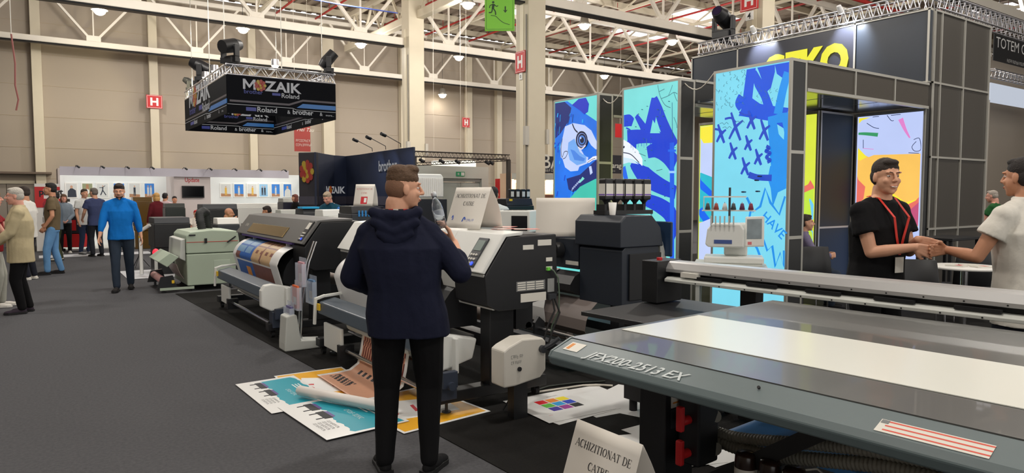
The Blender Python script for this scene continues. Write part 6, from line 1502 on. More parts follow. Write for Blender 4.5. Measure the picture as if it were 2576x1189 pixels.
# --- man in black shirt shaking hands
HSH = at(2334, 625, y=0) if False else None
bp = gpos(2205, 5.05); baz = vaz(2205)+180-52
wp = gpos(2590, 4.45); waz = vaz(2572)-54
hx, hy = gpos(2338, 4.72); hzz = 1.245
def tolocal(p, pos, az):
    m = (Matrix.Translation((pos[0], pos[1], .006)) @ Matrix.Rotation(R(-az), 4, 'Z')).inverted(); return m @ Vector(p)
TBLK = fabric('tee_black', (18, 18, 20), .1)
hr = Vector((math.cos(R(AZ)), -math.sin(R(AZ)), 0)); hf = Vector((math.sin(R(AZ)), math.cos(R(AZ)), 0))
rw = tolocal(Vector((hx, hy, hzz))-hr*.105+Vector((0, 0, .02))-hf*.02, bp, baz); lw = tolocal(Vector((hx, hy, hzz))-hr*.02+hf*.09+Vector((0, 0, .065)), bp, baz)
blk, JB = person('smiling man in black t-shirt with red lanyard shaking hands behind the gantry', bp, baz, 1.86, 1.13, 'light', 'tshirt', TBLK, BLKT, hair=(44, 34, 28), hair_style='short', hyaw=20, hpitch=4, vox=.008, lanyard=((214, 52, 40),), hem=.8, lean=(0, .06), beard=None,
    arms={1: dict(w=tuple(rw), abs=True, hint=(.5, -.6, -1), dir=tuple(Matrix.Rotation(R(baz), 3, 'Z') @ (hr+Vector((0, 0, -.32)))), palm=tuple(Matrix.Rotation(R(baz), 3, 'Z') @ hf), curl=.35, sl=.55), -1: dict(w=tuple(lw), abs=True, hint=(-.7, -.6, -.9), dir=tuple(Matrix.Rotation(R(baz), 3, 'Z') @ (hr*.9-hf*.2+Vector((0, 0, -.35)))), palm=tuple(Matrix.Rotation(R(baz), 3, 'Z') @ (-hf)), curl=.5, sl=.55)})
HT = JB['HT']; kb = JB['k']
tb = MB(); chain(tb, [xf(HT, (-.018, .0965, -.0565)), xf(HT, (0, .1035, -.0585)), xf(HT, (.018, .0965, -.0565))], [.003*kb, .0045*kb, .003*kb], 8); tb.build('teeth', TEETH, blk)
# --- man in white t-shirt at the right edge
rw = tolocal(Vector((hx, hy, hzz))+hr*.13+Vector((0, 0, -.0)), wp, waz)
iv = Matrix.Rotation(R(waz), 3, 'Z')
person('man in white polo shirt at the right edge reaching out to shake hands', wp, waz, 1.84, 1.12, 'tan', 'polo', fabric('polo_offwhite', (222, 218, 208)), fabric('trousers_navy'), hair=(36, 30, 28), hair_style='short', hyaw=-6, hpitch=2, vox=.008, hem=.74, lean=(0, .03),
    arms={-1: dict(w=tuple(rw), abs=True, hint=(-.5, -.4, -1), dir=tuple(iv @ (-hr+Vector((0, 0, -.05)))), palm=tuple(iv @ (-hf)), curl=.5, sl=.5, th=1), 1: dict(w=(.26, .08, .9))})
# --- man in white shirt behind the folded card
person('dark haired man in pale t-shirt with his back turned behind the folded card', gpos(1240, 10.4), vaz(1240)+15, 1.72, 1.05, 'tan', 'tshirt', fabric('tee_pale', (206, 214, 214)), fabric('trousers_charcoal'), hair=(34, 28, 26), hair_style='short', vox=.011, arms={-1: dict(w=(-.2, .2, 1.0)), 1: dict(w=(.3, .12, .92))})
# --- background people
person('bald man in bright green polo sitting behind the sage green machine', gpos(570, 15.4), vaz(570)+100, 1.72, 1.08, 'tan', 'polo', fabric('polo_green', (132, 196, 50)), fabric('trousers_charcoal'), hair_style='bald', vox=.012, seated=True, hem=.48, feet={-1: (-.12, .42, 0, 0), 1: (.12, .42, 0, 0)}, arms={-1: dict(w=(-.1, .36, .72), hint=(-1, -.4, -1)), 1: dict(w=(.05, .2, 1.06), hint=(1, -.2, -1))}, hpitch=10)
person('dark haired man in black top sitting behind the bronze window printer', gpos(686, 16.7), vaz(686)-80, 1.76, 1.05, 'tan', 'tshirt', TBLK, fabric('trousers_charcoal'), hair=(40, 32, 28), hair_style='short', vox=.012, hpitch=18, lean=(0, .1), seated=True, hem=.48, feet={-1: (-.12, .42, 0, 0), 1: (.12, .42, 0, 0)}, arms={-1: dict(w=(-.15, .36, .7)), 1: dict(w=(.15, .36, .7))})
person('grey haired man in teal shirt leaning down in front of the navy display wall', gpos(838, 13.9), vaz(838)-150, 1.70, 1.05, 'pink', 'long', fabric('shirt_teal', (26, 72, 92)), fabric('trousers_charcoal'), hair=(168, 150, 128), hair_style='short', vox=.011, hpitch=28, lean=(0, .22), arms={-1: dict(w=(-.2, .45, .92)), 1: dict(w=(.2, .45, .92))})
person('person with curly blond hair in maroon top standing in the poster stand', gpos(396, 19.6), vaz(396)-30, 1.66, 1.05, 'light', 'long', fabric('top_maroon', (92, 26, 34)), BLKT, hair=(206, 160, 96), hair_style='long', vox=.012, female=True)
person('dark haired person in pink shirt inside the poster stand', gpos(416, 21.4), vaz(416)+30, 1.66, 1.0, 'tan', 'tshirt', fabric('shirt_pink', (206, 180, 184)), fabric('trousers_charcoal'), hair=(30, 26, 30), hair_style='short', vox=.012)
person('man half hidden behind a black monitor in the poster stand', gpos(440, 21.7), vaz(439)+170, 1.56, 1.0, 'tan', 'tshirt', fabric('tee_greige', (190, 184, 180)), fabric('trousers_charcoal'), hair=(40, 34, 32), hair_style='short', vox=.012)
person('small seated figure with red cap and pale clothes near the poster stand column', gpos(493, 20.5), vaz(493)+170, 1.5, 1.0, 'light', 'tshirt', fabric('tee_cream', (214, 206, 196)), fabric('leggings_grey'), hair=(190, 40, 40), hair_style='short', vox=.012, seated=True, hem=.46, feet={-1: (-.12, .42, 0, 0), 1: (.12, .42, 0, 0)}, arms={-1: dict(w=(-.12, .34, .74)), 1: dict(w=(.12, .34, .74))})
person('man in green t-shirt in the distance between the tower and the man in white', gpos(2502, 13.4), vaz(2502)-75, 1.70, 1.1, 'pink', 'tshirt', fabric('tee_green', (40, 92, 50)), fabric('trousers_charcoal'), hair=(170, 160, 150), hair_style='thin', vox=.011, arms={-1: dict(w=(-.2, .36, 1.1)), 1: dict(w=(.16, .34, 1.08))}, hpitch=12)
person('person in lilac shirt sitting inside the light box stand beside the black chair', gpos(2022, 9.9), vaz(2026)+80, 1.72, 1.1, 'light', 'long', fabric('shirt_lilac', (120, 112, 140)), fabric('jeans_dark'), hair=(60, 50, 44), hair_style='short', vox=.012, seated=True, feet={-1: (-.12, .42, 0, 0), 1: (.12, .42, 0, 0)}, hem=.46, arms={-1: dict(w=(-.12, .34, .78), hint=(-1, -.4, -1)), 1: dict(w=(.12, .34, .78), hint=(1, -.4, -1))})
person('dark figure standing in the dim corner beside the last framed poster', gpos(745, 20.6), vaz(745)-120, 1.62, 1.0, 'light', 'jacket', TBLK, BLKT, hair=(110, 60, 50), hair_style='long', vox=.012, female=True)
# ================================================================ REMAINING MACHINES, FURNITURE AND FAR STANDS
def seat(x, y, az, label, c=(24, 25, 28), back=True, h=.46):
    t = thing('visitor_chair', label, 'chair', (x, y, .006), -az); m = M('chair_%d' % c[0], c, .5); f = Vector((0, 1, 0))
    MB().bx(-.22, .22, -.2, .24, h-.04, h).build('seat', m, t, bevel=.015)
    if back:
        b = MB(); n = 7; vs = []
        for i in range(n):
            u = -1+2*i/(n-1); 
            for z, ins in ((h-.02, .0), (h+.22, -.03), (h+.44, -.07)): vs.append((u*.225*(1 if z < h+.4 else .9), -.2+ins+.05*u*u, z))
        fs = [(3*i+j, 3*i+3+j, 3*i+4+j, 3*i+1+j) for i in range(n-1) for j in range(2)]
        b.add(vs, fs, 0, True); k = b.build('backrest', m, t); s = k.modifiers.new('thickness', 'SOLIDIFY'); s.thickness = .025; k.modifiers.new('bevel', 'BEVEL').width = .006
    for x_, y_ in ((-.2, -.2), (.2, -.2), (-.2, .22), (.2, .22)): MB().cyl((x_*1.08, y_*1.08, 0), (x_, y_, h-.04), .011, n=8).build('leg', CHROME, t)
    return t
def stool(x, y, h, label):
    t = thing('stool', label, 'stool', (x, y, .006)); MB().lathe([(0, h-.05), (.14, h-.05), (.15, h-.03), (.14, h), (0, h)]).build('seat', BLACK, t); MB().cyl((0, 0, .03), (0, 0, h-.05), .025, n=10).build('column', CHROME, t); MB().lathe([(0, 0), (.2, 0), (.2, .02), (.03, .04), (0, .04)]).build('base', BLACK, t)
for px, D, lb in ((570, 15.4, 'black stool under the bald man in green'), (686, 16.7, 'black stool under the seated dark haired man in black'), (493, 20.5, 'black stool under the seated figure with the red cap'), (2022, 9.9, 'black stool under the person in lilac')):
    stool(*gpos(px, D), .35, lb)
# ---- sage green machine
t = thing('powder_machine', 'pale sage green floor machine with a red line, left of the bronze window printer', 'machine', (1.95, 12.6, .006))
MB().bx(.1, .88, 0, 1.3, .09, .62).build('lower_cabinet', SAGE, t, bevel=.015)
MB().prism([(.1, .63), (.1, .93), (.16, .99), (.5, 1.02), (.92, .99), (.98, .63)], 'y', .0, 1.3).build('upper_housing', SAGE, t, bevel=.015)
MB().bx(.098, .92, -.004, .0, .815, .825).build('red_line', M('line_red', (190, 70, 60), .5), t)
MB().bx(.38, .42, -.02, .0, .80, .88).build('latch', BLACK, t); MB().bx(.52, .78, -.005, .0, .2, .5).build('hatch', M('sage_light', (184, 198, 180), .5), t, bevel=.003)
MB().bx(.14, .24, -.02, .0, .93, .95).bar((.74, -.03, .80), (.88, -.03, .90), .02, .02).build('handle', BLACK, t)
MB().prism([(-.0, .55), (.02, .86), (.09, .88), (.09, .5)], 'y', .05, 1.25).build('front_cover', PGREY, t, bevel=.01)
MB().prism([(-.34, .52), (-.15, .66), (-.02, .58), (-.2, .42)], 'y', .0, 1.1).build('tilted_panel', SAGE, t, bevel=.01)
b = MB(); sheet(b, [(-.05, .45), (.0, .3), (.06, .2)], .1, 1.2, .004); b.build('curtain', M('film_pinkish', (190, 172, 164), .4), t)
cyl_y(MB(), -.25, .19, .06, 1.2, .06).build('film_roll', M('roll_pink', (226, 170, 166), .4), t)
for y in (.0, 1.2): MB().prism([(-.36, .06), (-.30, .26), (-.12, .28), (-.06, .06)], 'y', y, y+.05).build('roll_stand', BLACK, t)
MB().bx(-.14, -.1, -.008, 0, .15, .2).build('warning_label', YTAG, t)
MB().bx(-.32, .2, -.02, .0, .04, .08).build('base_bar', SAGE, t)
for x, y in ((.2, .1), (.8, .1), (.2, 1.2), (.8, 1.2), (-.25, .1), (-.25, 1.1)): MB().cyl((x, y, 0), (x, y, .09), .02, n=8).lathe([(.04, 0), (.04, .012)], (x, y, 0)).build('foot', DARK, t)
b = MB(); P = [Vector((.45, .55, 1.0)), Vector((.42, .55, 1.15)), Vector((.42, .6, 1.28)), Vector((.5, .7, 1.33)), Vector((.58, .8, 1.28)), Vector((.6, .85, 1.1)), Vector((.62, .9, .99))]
Q = []
for i in range(len(P)-1): Q += [P[i].lerp(P[i+1], k/8) for k in range(8)]
b.tube(Q, .07, 14, 0, [.075 if i % 2 else .062 for i in range(len(Q))]); b.build('exhaust_hose', M('hose_black', (32, 33, 34), .6), t)
# ---- embroidery machine
ex, ey = 6.0, 4.5
p0 = at(1680, 632, z=.86); 
t = thing('embroidery_machine', 'white multi needle embroidery machine with touch screen and thread stand', 'machine', (6.15, 4.75, .90), -52)
MB().bx(-.30, .30, -.20, .18, .0, .07).build('base', PWHITE, t, bevel=.015)
MB().bx(-.10, .14, .0, .2, .07, .42).build('arm_column', PWHITE, t, bevel=.02)
MB().prism([(-.26, .17), (-.29, .2), (-.27, .36), (-.22, .42), (.06, .42), (.10, .36), (.10, .17)], 'y', -.2, .06).build('needle_head', PWHITE, t, bevel=.015)
MB().bx(-.2, -.02, -.205, -.2, .21, .25).build('name_plate', M('plate_blue', (70, 90, 150), .5), t)
b = MB()
for i in range(6): b.bx(-.24+i*.045, -.225+i*.045, -.23, -.2, .40, .5)
b.build('needle_bars', PGREY, t)
MB().cyl((-.05, .1, .42), (-.05, .1, .80), .012, n=8).build('thread_mast', DARK, t); MB().bar((-.32, .05, .70), (.12, .05, .70), .02, .015).bar((-.34, .15, .55), (.22, .15, .55), .03, .015).bar((-.32, .1, .7), (-.32, .12, .55), .01, .01).build('thread_stand', PWHITE, t)
for i, c in enumerate(((60, 70, 74), (150, 70, 60), (206, 208, 206), (60, 70, 160), (90, 40, 80), (120, 36, 60))):
    sp_ = thing('thread_spool', ['grey', 'brick red', 'white', 'blue', 'purple', 'wine red'][i]+' thread spool on the rear shelf of the embroidery machine', 'spool', (0, 0, 0), 0, 'thread spools on the embroidery machine')
    q = Matrix.Translation((6.15, 4.75, .90)) @ Matrix.Rotation(R(-52), 4, 'Z') @ Vector((-.28+i*.09, .15, .558))
    sp_.location = q; MB().lathe([(.024, 0), (.03, .005), (.016, .07), (0, .07)], n=12).build('thread', M('thread_%d_%d' % (c[0], c[1]), c, .7), sp_); MB().cyl((0, 0, .07), (0, 0, .085), .005, n=6).build('pin', CHROME, sp_)
T_ = Matrix.Translation((.2, -.14, .2)) @ Matrix.Rotation(R(-12), 4, 'X') @ Matrix.Rotation(R(-14), 4, 'Z')
b = MB(T_); b.bx(-.09, .1, -.015, .015, -.02, .3).build('touch_panel', PWHITE, t, bevel=.01); b = MB(T_); b.bx(-.07, .08, -.018, -.0155, .06, .27).build('screen', M('screen_pic', (150, 160, 160), .25, emit=.4, nz=.5, ns=9), t); b = MB(T_); b.bx(-.06, -.02, -.018, -.0155, .0, .03).build('stop_button', M('button_pink', (240, 120, 120), .4, emit=.4), t)
t = thing('machine_table', 'pale grey extension table under the embroidery machine', 'table', (6.12, 4.8, .006), -52)
MB().bx(-.62, .40, -.36, .30, .84, .86).build('table_top', PGREY, t, bevel=.008); MB().bx(-.35, .38, -.3, .28, .68, .838).build('drawer_box', PGREY, t, bevel=.01)
b = MB()
MB().bx(-.34, .34, -.28, .26, .861, .893).build('support_plate', PGREY, t)
for x, y in ((-.3, -.26), (.33, -.26), (-.3, .24), (.33, .24)): MB().bx(x-.02, x+.02, y-.02, y+.02, 0, .68).build('leg', PGREY, t)
# cloth on the extension
tag((lambda o: (setattr(o, 'location', (5.75, 5.05, .873)), setattr(o, 'rotation_euler', (0, 0, R(-52))), o)[2])(MB().bx(-.1, .12, -.1, .1, 0, .02).build('folded_cloth', PAPER)), 'folded white cloth lying on the left of the embroidery machine table', 'cloth')
# ---- chairs, round tables
seat(*gpos(2072, 9.3), vaz(2072)+150, 'black chair beside the dark partition, left of the man in black')
seat(*gpos(2318, 7.4), vaz(2322)+170, 'black chair behind the handshake next to the round table')
seat(*gpos(2440, 8.9), vaz(2440)-20, 'black chair on the right of the round white table')
def round_table(x, y, r, label, h=.74):
    t = thing('round_table', label, 'table', (x, y, .006)); MB().lathe([(0, h-.03), (r-.01, h-.03), (r, h-.02), (r, h-.006), (r-.01, h), (0, h)], n=40).build('table_top', PAPER, t)
    MB().cyl((0, 0, .03), (0, 0, h-.03), .04, n=14).build('column', CHROME, t); MB().lathe([(0, 0), (.28, 0), (.28, .015), (.05, .03), (0, .03)], n=30).build('base', CHROME, t); return t
rt = gpos(2432, 8.3); round_table(rt[0], rt[1], .40, 'round white table behind the handshake with leaflets on it', .76)
for i, (dx, dy, c, lb) in enumerate(((-.1, .05, PRED, 'red and white leaflet on the left of the round table'), (.1, .0, LABEL, 'white leaflet in the middle of the round table'), (.0, -.18, M('leaflet_red'), 'pale red leaflet at the near side of the round table'))):
    k = MB().bx(-.07, .07, -.1, .1, 0, .012).bx(-.05, .05, -.06, .0, .012, .013, 1).build('leaflet', [LABEL, c], None); k.location = (rt[0]+dx, rt[1]+dy, .768); k.rotation_euler = (0, 0, R(30*i)); tag(k, lb, 'leaflet')
ft = gpos(2440, 9.6); t = thing('side_table', 'dark high table against the tower behind the round table', 'table', (ft[0]-.4, FY-.75, .006))
MB().bx(0, .9, 0, .5, .98, 1.02).build('table_top', BLACK, t, bevel=.006)
for x, y in ((.04, .04), (.86, .04), (.04, .46), (.86, .46)): MB().bx(x-.02, x+.02, y-.02, y+.02, 0, .98).build('leg', BLACK, t)
# ---- helper for block-like far machines made of several parts
def P2(px, py, y): p = at(px, py, y=y); return p
def far_machine(name, label, cat, x0, x1, y, dep, ztop, body, top=None, legs=True, front=None, hood=None, zb=.55, extra=None):
    t = thing(name, label, cat, (x0, y, .006)); w = x1-x0
    MB().bx(0, w, 0, dep, zb, ztop-.12).build('body', body, t, bevel=.015)
    MB().prism([(0.02, ztop-.118), (.06, ztop), (dep-.05, ztop), (dep-.02, ztop-.118)], 'x', .01, w-.01).build('cover', top or body, t, bevel=.01)
    if front: MB().bx(w*.08, w*.92, -.02, 0, zb+.05, zb+.16).build('front_slot', front, t)
    if legs:
        for x in (.05, w-.13):
            for yy in (.05, dep-.13): MB().bx(x, x+.08, yy, yy+.08, 0, zb).build('leg', DARK, t)
        MB().bx(.05, w-.05, dep/2-.03, dep/2+.03, .12, .18).build('crossbar', DARK, t)
    else: MB().bx(.03, w-.03, .03, dep-.03, 0, zb).build('cabinet', body, t)
    return t
X = lambda px, y: at(px, 500, y=y).x
Zt = lambda px, py, y: at(px, py, y=y).z
far_machine('copier', 'black copier machine on a white mat left of the sage green machine', 'machine', X(385, 15.5), X(478, 15.5), 15.5, .9, Zt(430, 548, 15.5), BLACK, DARK, False)
t = thing('floor_mat', 'white platform mat under the black copier', 'mat', (X(315, 15.0), 15.0, .0065)); MB().bx(0, 1.9, 0, 1.7, -.0, .004).build('mat', M('mat_white', (200, 202, 206), .6), t)
k = thing('display_tripod', 'thin black tripod stand on the white mat beside the black copier', 'stand', (*gpos(347, 15.3), .011)); MB().cyl((0, 0, .25), (0, 0, .95), .012, n=8).build('pole', BLACK, k)
for a in (0, 120, 240): MB().cyl((0, 0, .28), (.2*math.cos(R(a)), .2*math.sin(R(a)), 0.01), .008, n=6).build('leg', BLACK, k)
MB().bx(-.1, .1, -.01, .01, .93, 1.0).build('holder', BLACK, k)
k = thing('warning_lamp', 'small glowing red lamp on a short white post by the copier', 'lamp', (*gpos(389, 13.5), .0065)); MB().cyl((0, 0, 0), (0, 0, .42), .03, n=10).build('post', PWHITE, k); MB().ell((0, 0, .49), (.06, .06, .075)).build('lens', M('lamp_red', (250, 40, 60), .4, emit=1.5), k)
k = thing('bent_pipe', 'white bent pipe arm with yellow joint on the left of the black copier', 'pipe', (*gpos(352, 14.0), .012)); MB().tube([(0, 0, 0), (0, 0, .85), (.03, 0, .9), (.16, -.12, 1.0)], .035, n=10).build('pipe', PWHITE, k); MB().cyl((0, 0, .74), (0, 0, .78), .04, n=10).build('joint', YTAG, k)
yb = 19.6
far_machine('glass_display', 'brown tinted glass display counter in the poster stand', 'counter', X(334, 23.4), X(384, 23.4), 23.4, .6, Zt(350, 496, 23.4), M('glass_brown', (96, 72, 34), .2), None, False)
far_machine('black_monitor_desk', 'dark desk with a wide black monitor left of the stand column', 'desk', X(415, 20.4), X(466, 20.4), 20.4, .5, Zt(440, 512, 20.4), M('monitor_dark', (38, 44, 40), .35), None, False)
far_machine('dark_press', 'black press machine behind the bald man in green', 'machine', X(508, 17.5), X(598, 17.5), 17.5, .7, Zt(550, 514, 17.5), BLACK, DARK)
far_machine('dark_counter', 'low black counter in front of the bald man', 'counter', X(545, 14.0), X(602, 14.0), 14.0, .45, Zt(570, 549, 14.0), DARK, PAPER, False)
far_machine('long_white_printer', 'long white printer inside the right half of the poster stand', 'printer', X(595, 23), X(722, 23), 23, .8, Zt(660, 512, 23), PWHITE, PWHITE, True, BLACK)
far_machine('dark_box_printer', 'small dark printer beside the last framed poster', 'printer', X(712, 20.9), X(748, 20.9), 20.9, .6, Zt(730, 499, 20.9), M('printer_violet', (34, 34, 54), .4), PGREY, False)
far_machine('pale_flatbed', 'pale grey green flatbed machine in front of the display wall', 'machine', X(706, 15.4), X(762, 15.4), 15.4, .5, Zt(730, 528, 15.4), PGREY, PGREY, False, BLACK)
t = far_machine('cyan_top_printer', 'black printer with bright cyan cover below the flower emblem', 'printer', X(762, 14.4), X(842, 14.4), 14.4, .6, Zt(800, 525, 14.4), DARK, DARK, False)
MB().bx(-.02, .35, -.02, .3, Zt(800, 525, 14.4), Zt(800, 525, 14.4)+.04).build('cyan_lid', M('cyan_lid', (40, 170, 226), .4), t)
far_machine('low_white_printer', 'low white printer with dark front under the white lettering', 'printer', X(812, 11.8), X(884, 11.8), 11.8, .5, Zt(850, 528, 11.8)-.0, PWHITE, PWHITE, True, BLACK)
t = thing('blue_roll', 'bright blue roll lying behind the low white printer', 'roll', (X(848, 12.6), 12.55, Zt(860, 524, 12.5)-.03)); MB().cyl((0, 0, 0), (.3, 0, 0), .06, n=14).build('roll', M('roll_blue', (30, 130, 230), .4), t)
MB().bx(0, .3, -.05, .05, -Zt(860, 524, 12.5)+.036, -.055).build('stand', BLACK, t)
t = far_machine('ink_tube_printer', 'dark printer with blue ink tubes carrying a small red marked card', 'printer', X(884, 10.3), X(962, 10.3), 10.3, .6, Zt(920, 519, 10.3), DARK, BLACK, True)
b = MB()
for i in range(8): b.cyl((.12+i*.055, -.01, Zt(920, 545, 10.3)), (.12+i*.055, -.01, Zt(920, 530, 10.3)), .014, n=8)
b.build('ink_tubes', M('tube_blue', (50, 150, 220), .4, emit=.4), t)
tent('tent_card', 'small white folded card with a red square on the dark printer', (at(926, 515, y=10.5).x, 10.6, Zt(920, 519, 10.3)+.008), -50, .34, .36, .1, True, True)
# second row of equipment filling behind the white printer
far_machine('low_dark_machine', 'low dark machine with pale top edge behind the bronze window printer', 'machine', X(815, 9.6)+.35, X(905, 9.6)+.35, 11.0, .4, 1.22, BLACK, PGREY, False)
# ---- draped white machine
t = thing('draped_machine', 'white hooded machine with curtain folds beside the head of the man in navy', 'machine', (X(1047, 11.6), 11.6, .006)); w = X(1116, 11.6)-X(1047, 11.6); zt = Zt(1080, 438, 11.6); zm = Zt(1080, 497, 11.6)
b = MB(); b.prism([(0, zm), (0, zt-.06), (.04, zt), (w-.04, zt), (w, zt-.06), (w, zm)], 'y', 0, .5); b.build('hood', PWHITE, t, bevel=.02)
b = MB()
for i in range(14): b.cyl((.03+i*(w-.06)/13, -.005, zm+.02), (.03+i*(w-.06)/13, -.005, zt-.08), .013, n=6)
b.build('curtain_folds', PAPER, t)
MB().bx(-.1, w+.02, -.1, .5, .7, zm-.03).build('machine_body', BLACK, t, bevel=.01); MB().bx(.0, w-.05, 0, .45, 0, .7).build('base', DARK, t)
# ---- grey portal
PY_ = 18.5
t = thing('portal_booth', 'pale grey portal with a double door and a small green exit sign', 'booth', (X(1028, PY_), PY_, .006)); w = X(1229, PY_)-X(1028, PY_); zt = Zt(1130, 418, PY_)
GP = M('portal_grey', (196, 200, 194), .6); xa = X(1113, PY_)-X(1028, PY_); xb = X(1212, PY_)-X(1028, PY_); zd = Zt(1160, 449, PY_)
MB().bx(0, xa, 0, .4, 0, zt).bx(xb, w, 0, .4, 0, zt).bx(xa, xb, 0, .4, zd, zt).build('wall', GP, t)
MB().bx(xa+.02, (xa+xb)/2-.01, .12, .16, 0, zd-.12).build('door_leaf', M('portal_door', (170, 178, 172), .4), t); MB().bx((xa+xb)/2+.01, xb-.02, .12, .16, 0, zd-.12).build('door_leaf', M('portal_door'), t)
MB().bx(xa, xb, .05, .1, zd-.1, zd-.005).build('door_lintel', M('lintel_grey', (130, 134, 130), .5), t)
p = at(1147, 432, y=PY_)-Vector((X(1028, PY_), PY_, 0)); q = at(1168, 444, y=PY_)-Vector((X(1028, PY_), PY_, 0))
k = MB().bx(p.x, q.x, -.03, -.001, q.z, p.z).build('exit_sign', M('exit_green', (30, 130, 80), .5, emit=.5), t)
mid = (p.x+q.x)/2; hh_ = p.z-q.z
MB().bx(p.x+.04, p.x+.10, -.034, -.031, q.z+hh_*.4, q.z+hh_*.6).bx(p.x+.06, p.x+.08, -.034, -.031, q.z+hh_*.25, q.z+hh_*.75).bx(mid+.02, q.x-.02, -.034, -.031, q.z+hh_*.15, q.z+hh_*.85).build('exit_symbols', STEELW, k)
# illuminated ring
c = at(1153, 412, y=19.6)
t = thing('ring_light', 'bright white illuminated drum banner above the portal', 'lamp', (c.x, c.y+.3, 0)); z0 = Zt(1153, 419, 19.6); z1 = Zt(1153, 405, 19.6)
rr = (X(1211, 19.6)-X(1097, 19.6))/2*.86
MB().lathe([(rr, z0), (rr, z1), (rr-.02, z1), (rr-.02, z0), (rr, z0)], n=40).build('drum', M('drum_glow', (255, 250, 228), .5, emit=1.15), t)
for a in (20, 140, 260): MB().cyl((rr*.9*math.cos(R(a)), rr*.9*math.sin(R(a)), z1), (rr*.9*math.cos(R(a)), rr*.9*math.sin(R(a)), CEIL+.02), .004, n=5).build('wire', WHITE, t)
# black lighting truss
a = at(1042, 382, y=16.8); b_ = at(1279, 386, y=16.8)
DTR = M('dark_truss', (60, 52, 46), .5)
t = lattice('lighting_truss', 'thin dark lighting truss with small spotlights above the portal', (a.x, 16.8, a.z-.12), (b_.x, 16.8, a.z-.12), h=.14, w_=.14, n=26, r=.014, mat=DTR, r2=.006)
MB().bx(b_.x-a.x-.05, b_.x-a.x+.05, -.05, .05, -(a.z-.12)+.006, 0).build('upright', DTR, t)
MB().bx(-.05, .05, -.05, .05, -(a.z-.12)+.006, 0).build('upright', DTR, t)
t = lattice('lighting_truss', 'second thin dark lighting truss, farther back above the portal', (a.x, 18.2, a.z-.35), (b_.x, 16.95, a.z-.15), h=.08, w_=.08, n=26, r=.01, mat=DTR, r2=.005)
for i, px in enumerate((1060, 1110, 1150, 1225, 1235)):
    p = at(px, 388, y=16.8); k = thing('truss_spotlight', '%s small black spotlight hanging from the thin dark truss' % ords[i], 'spotlight', (p.x, 16.8, a.z-.14)); MB().cyl((0, 0, .02), (0, 0, -.05), .01, n=6).build('clamp', BLACK, k); MB().cyl((-.03, .05, -.05), (.05, -.06, -.12), .04, .05, n=10).build('head', BLACK, k)
# ---- red pillar and shelf stands
def slab(name, label, cat, px0, px1, pyt, y, dep, mat, z0=.006, zbot=None):
    x0, x1 = X(px0, y), X(px1, y); zt = Zt((px0+px1)/2, pyt, y); zb = z0 if zbot is None else Zt((px0+px1)/2, zbot, y)
    k = MB().bx(x0, x1, y, y+dep, zb, zt).build(name, mat, None); return tag(k, label, cat)
slab('red_pillar', 'bright red pillar left of the warm lit shelf stand', 'pillar', 1264, 1287, 449, 17.5, .4, RED)
WARM = M('warm_panel', (226, 192, 160), .6, emit=.0)
t = thing('shelf_stand', 'warm lit shelf stand with white cupboards and pictures right of the red pillar', 'stand', (X(1287, 17), 17, .006)); w = X(1396, 17)-X(1287, 17)+.6; zt = Zt(1340, 437, 17)
MB().bx(0, w, .5, .58, 0, zt-.12).build('back_wall', WARM, t); MB().bx(0, w, .0, .1, zt-.18, zt).build('header', PGREY, t); MB().bx(-.03, 0, 0, .58, 0, zt).build('side_wall', WARM, t)
for z in (1.62-.02, 1.25, .95): MB().bx(.5*w, w, .2, .5, z, z+.03).build('shelf', M('shelf_red_edge', (190, 120, 110), .5), t)
MB().bx(.02, w*.45, .2, .5, 0, 1.1).build('counter', PWHITE, t)
for i in range(5):
    k = thing('stand_downlight', '%s warm round lamp under the header of the shelf stand' % ords[i], 'lamp', (X(1287, 17)+w*(.1+.17*i), 17.15, zt-.235)); MB().ell((0, 0, 0), (.055, .055, .05)).build('bulb', M('bulb_warm', (255, 226, 170), .4, emit=5), k); MB().cyl((0, 0, .04), (0, 0, .06), .03, n=8).build('socket', DARK, k)
    if i in (0, 2, 4): pl_ = bpy.data.lights.new('glow', 'POINT'); pl_.energy = 16; pl_.color = (1, .82, .6); pl_.shadow_soft_size = .06; po = bpy.data.objects.new('glow', pl_); COL.objects.link(po); po.parent = k; po.location = (0, .12, -.12)
b = MB(); O = (X(1296, 17), 17.498, 0)
k = thing('logo_panel', 'small dark leaf symbols and red lettering on the warm wall', 'sign', (X(1298, 17), 17.497, 1.75)); MB().flat([(0, 0), (.05, .02), (.06, .08), (.01, .06)], (0, 0, 0), X_, Z_, .003).flat([(.12, .1), (.17, .12), (.16, .17), (.12, .15)], (0, 0, 0), X_, Z_, .003).build('symbol', BLACK, k); MB().text('APS', (.12, 0, -.02), X_, Z_, .1).build('lettering', M('letter_orange_red', (214, 110, 90), .5), k)
rg = random.Random(5)
n_ = 0
for z, nm in ((1.28, 'upper'), (.98, 'lower')):
    for i in range(7):
        c = [(214, 150, 90), (226, 200, 190), (190, 90, 70), (230, 228, 220)][rg.randrange(4)]; xx = X(1287, 17)+w*(.54+.06*i)
        k = MB().lathe([(0, 0), (.05, 0), (.055, .1), (.03, .14), (.03, .17), (0, .17)], n=10).build('shelf_jar', M('jar_%d' % c[0], c, .4), None); k.location = (xx, 17.33, .006+z+.001); tag(k, 'small coloured jar on the %s shelf of the warm stand, %s from the left' % (nm, ords[i]), 'jar', 'jars on the %s shelf of the warm stand' % nm)
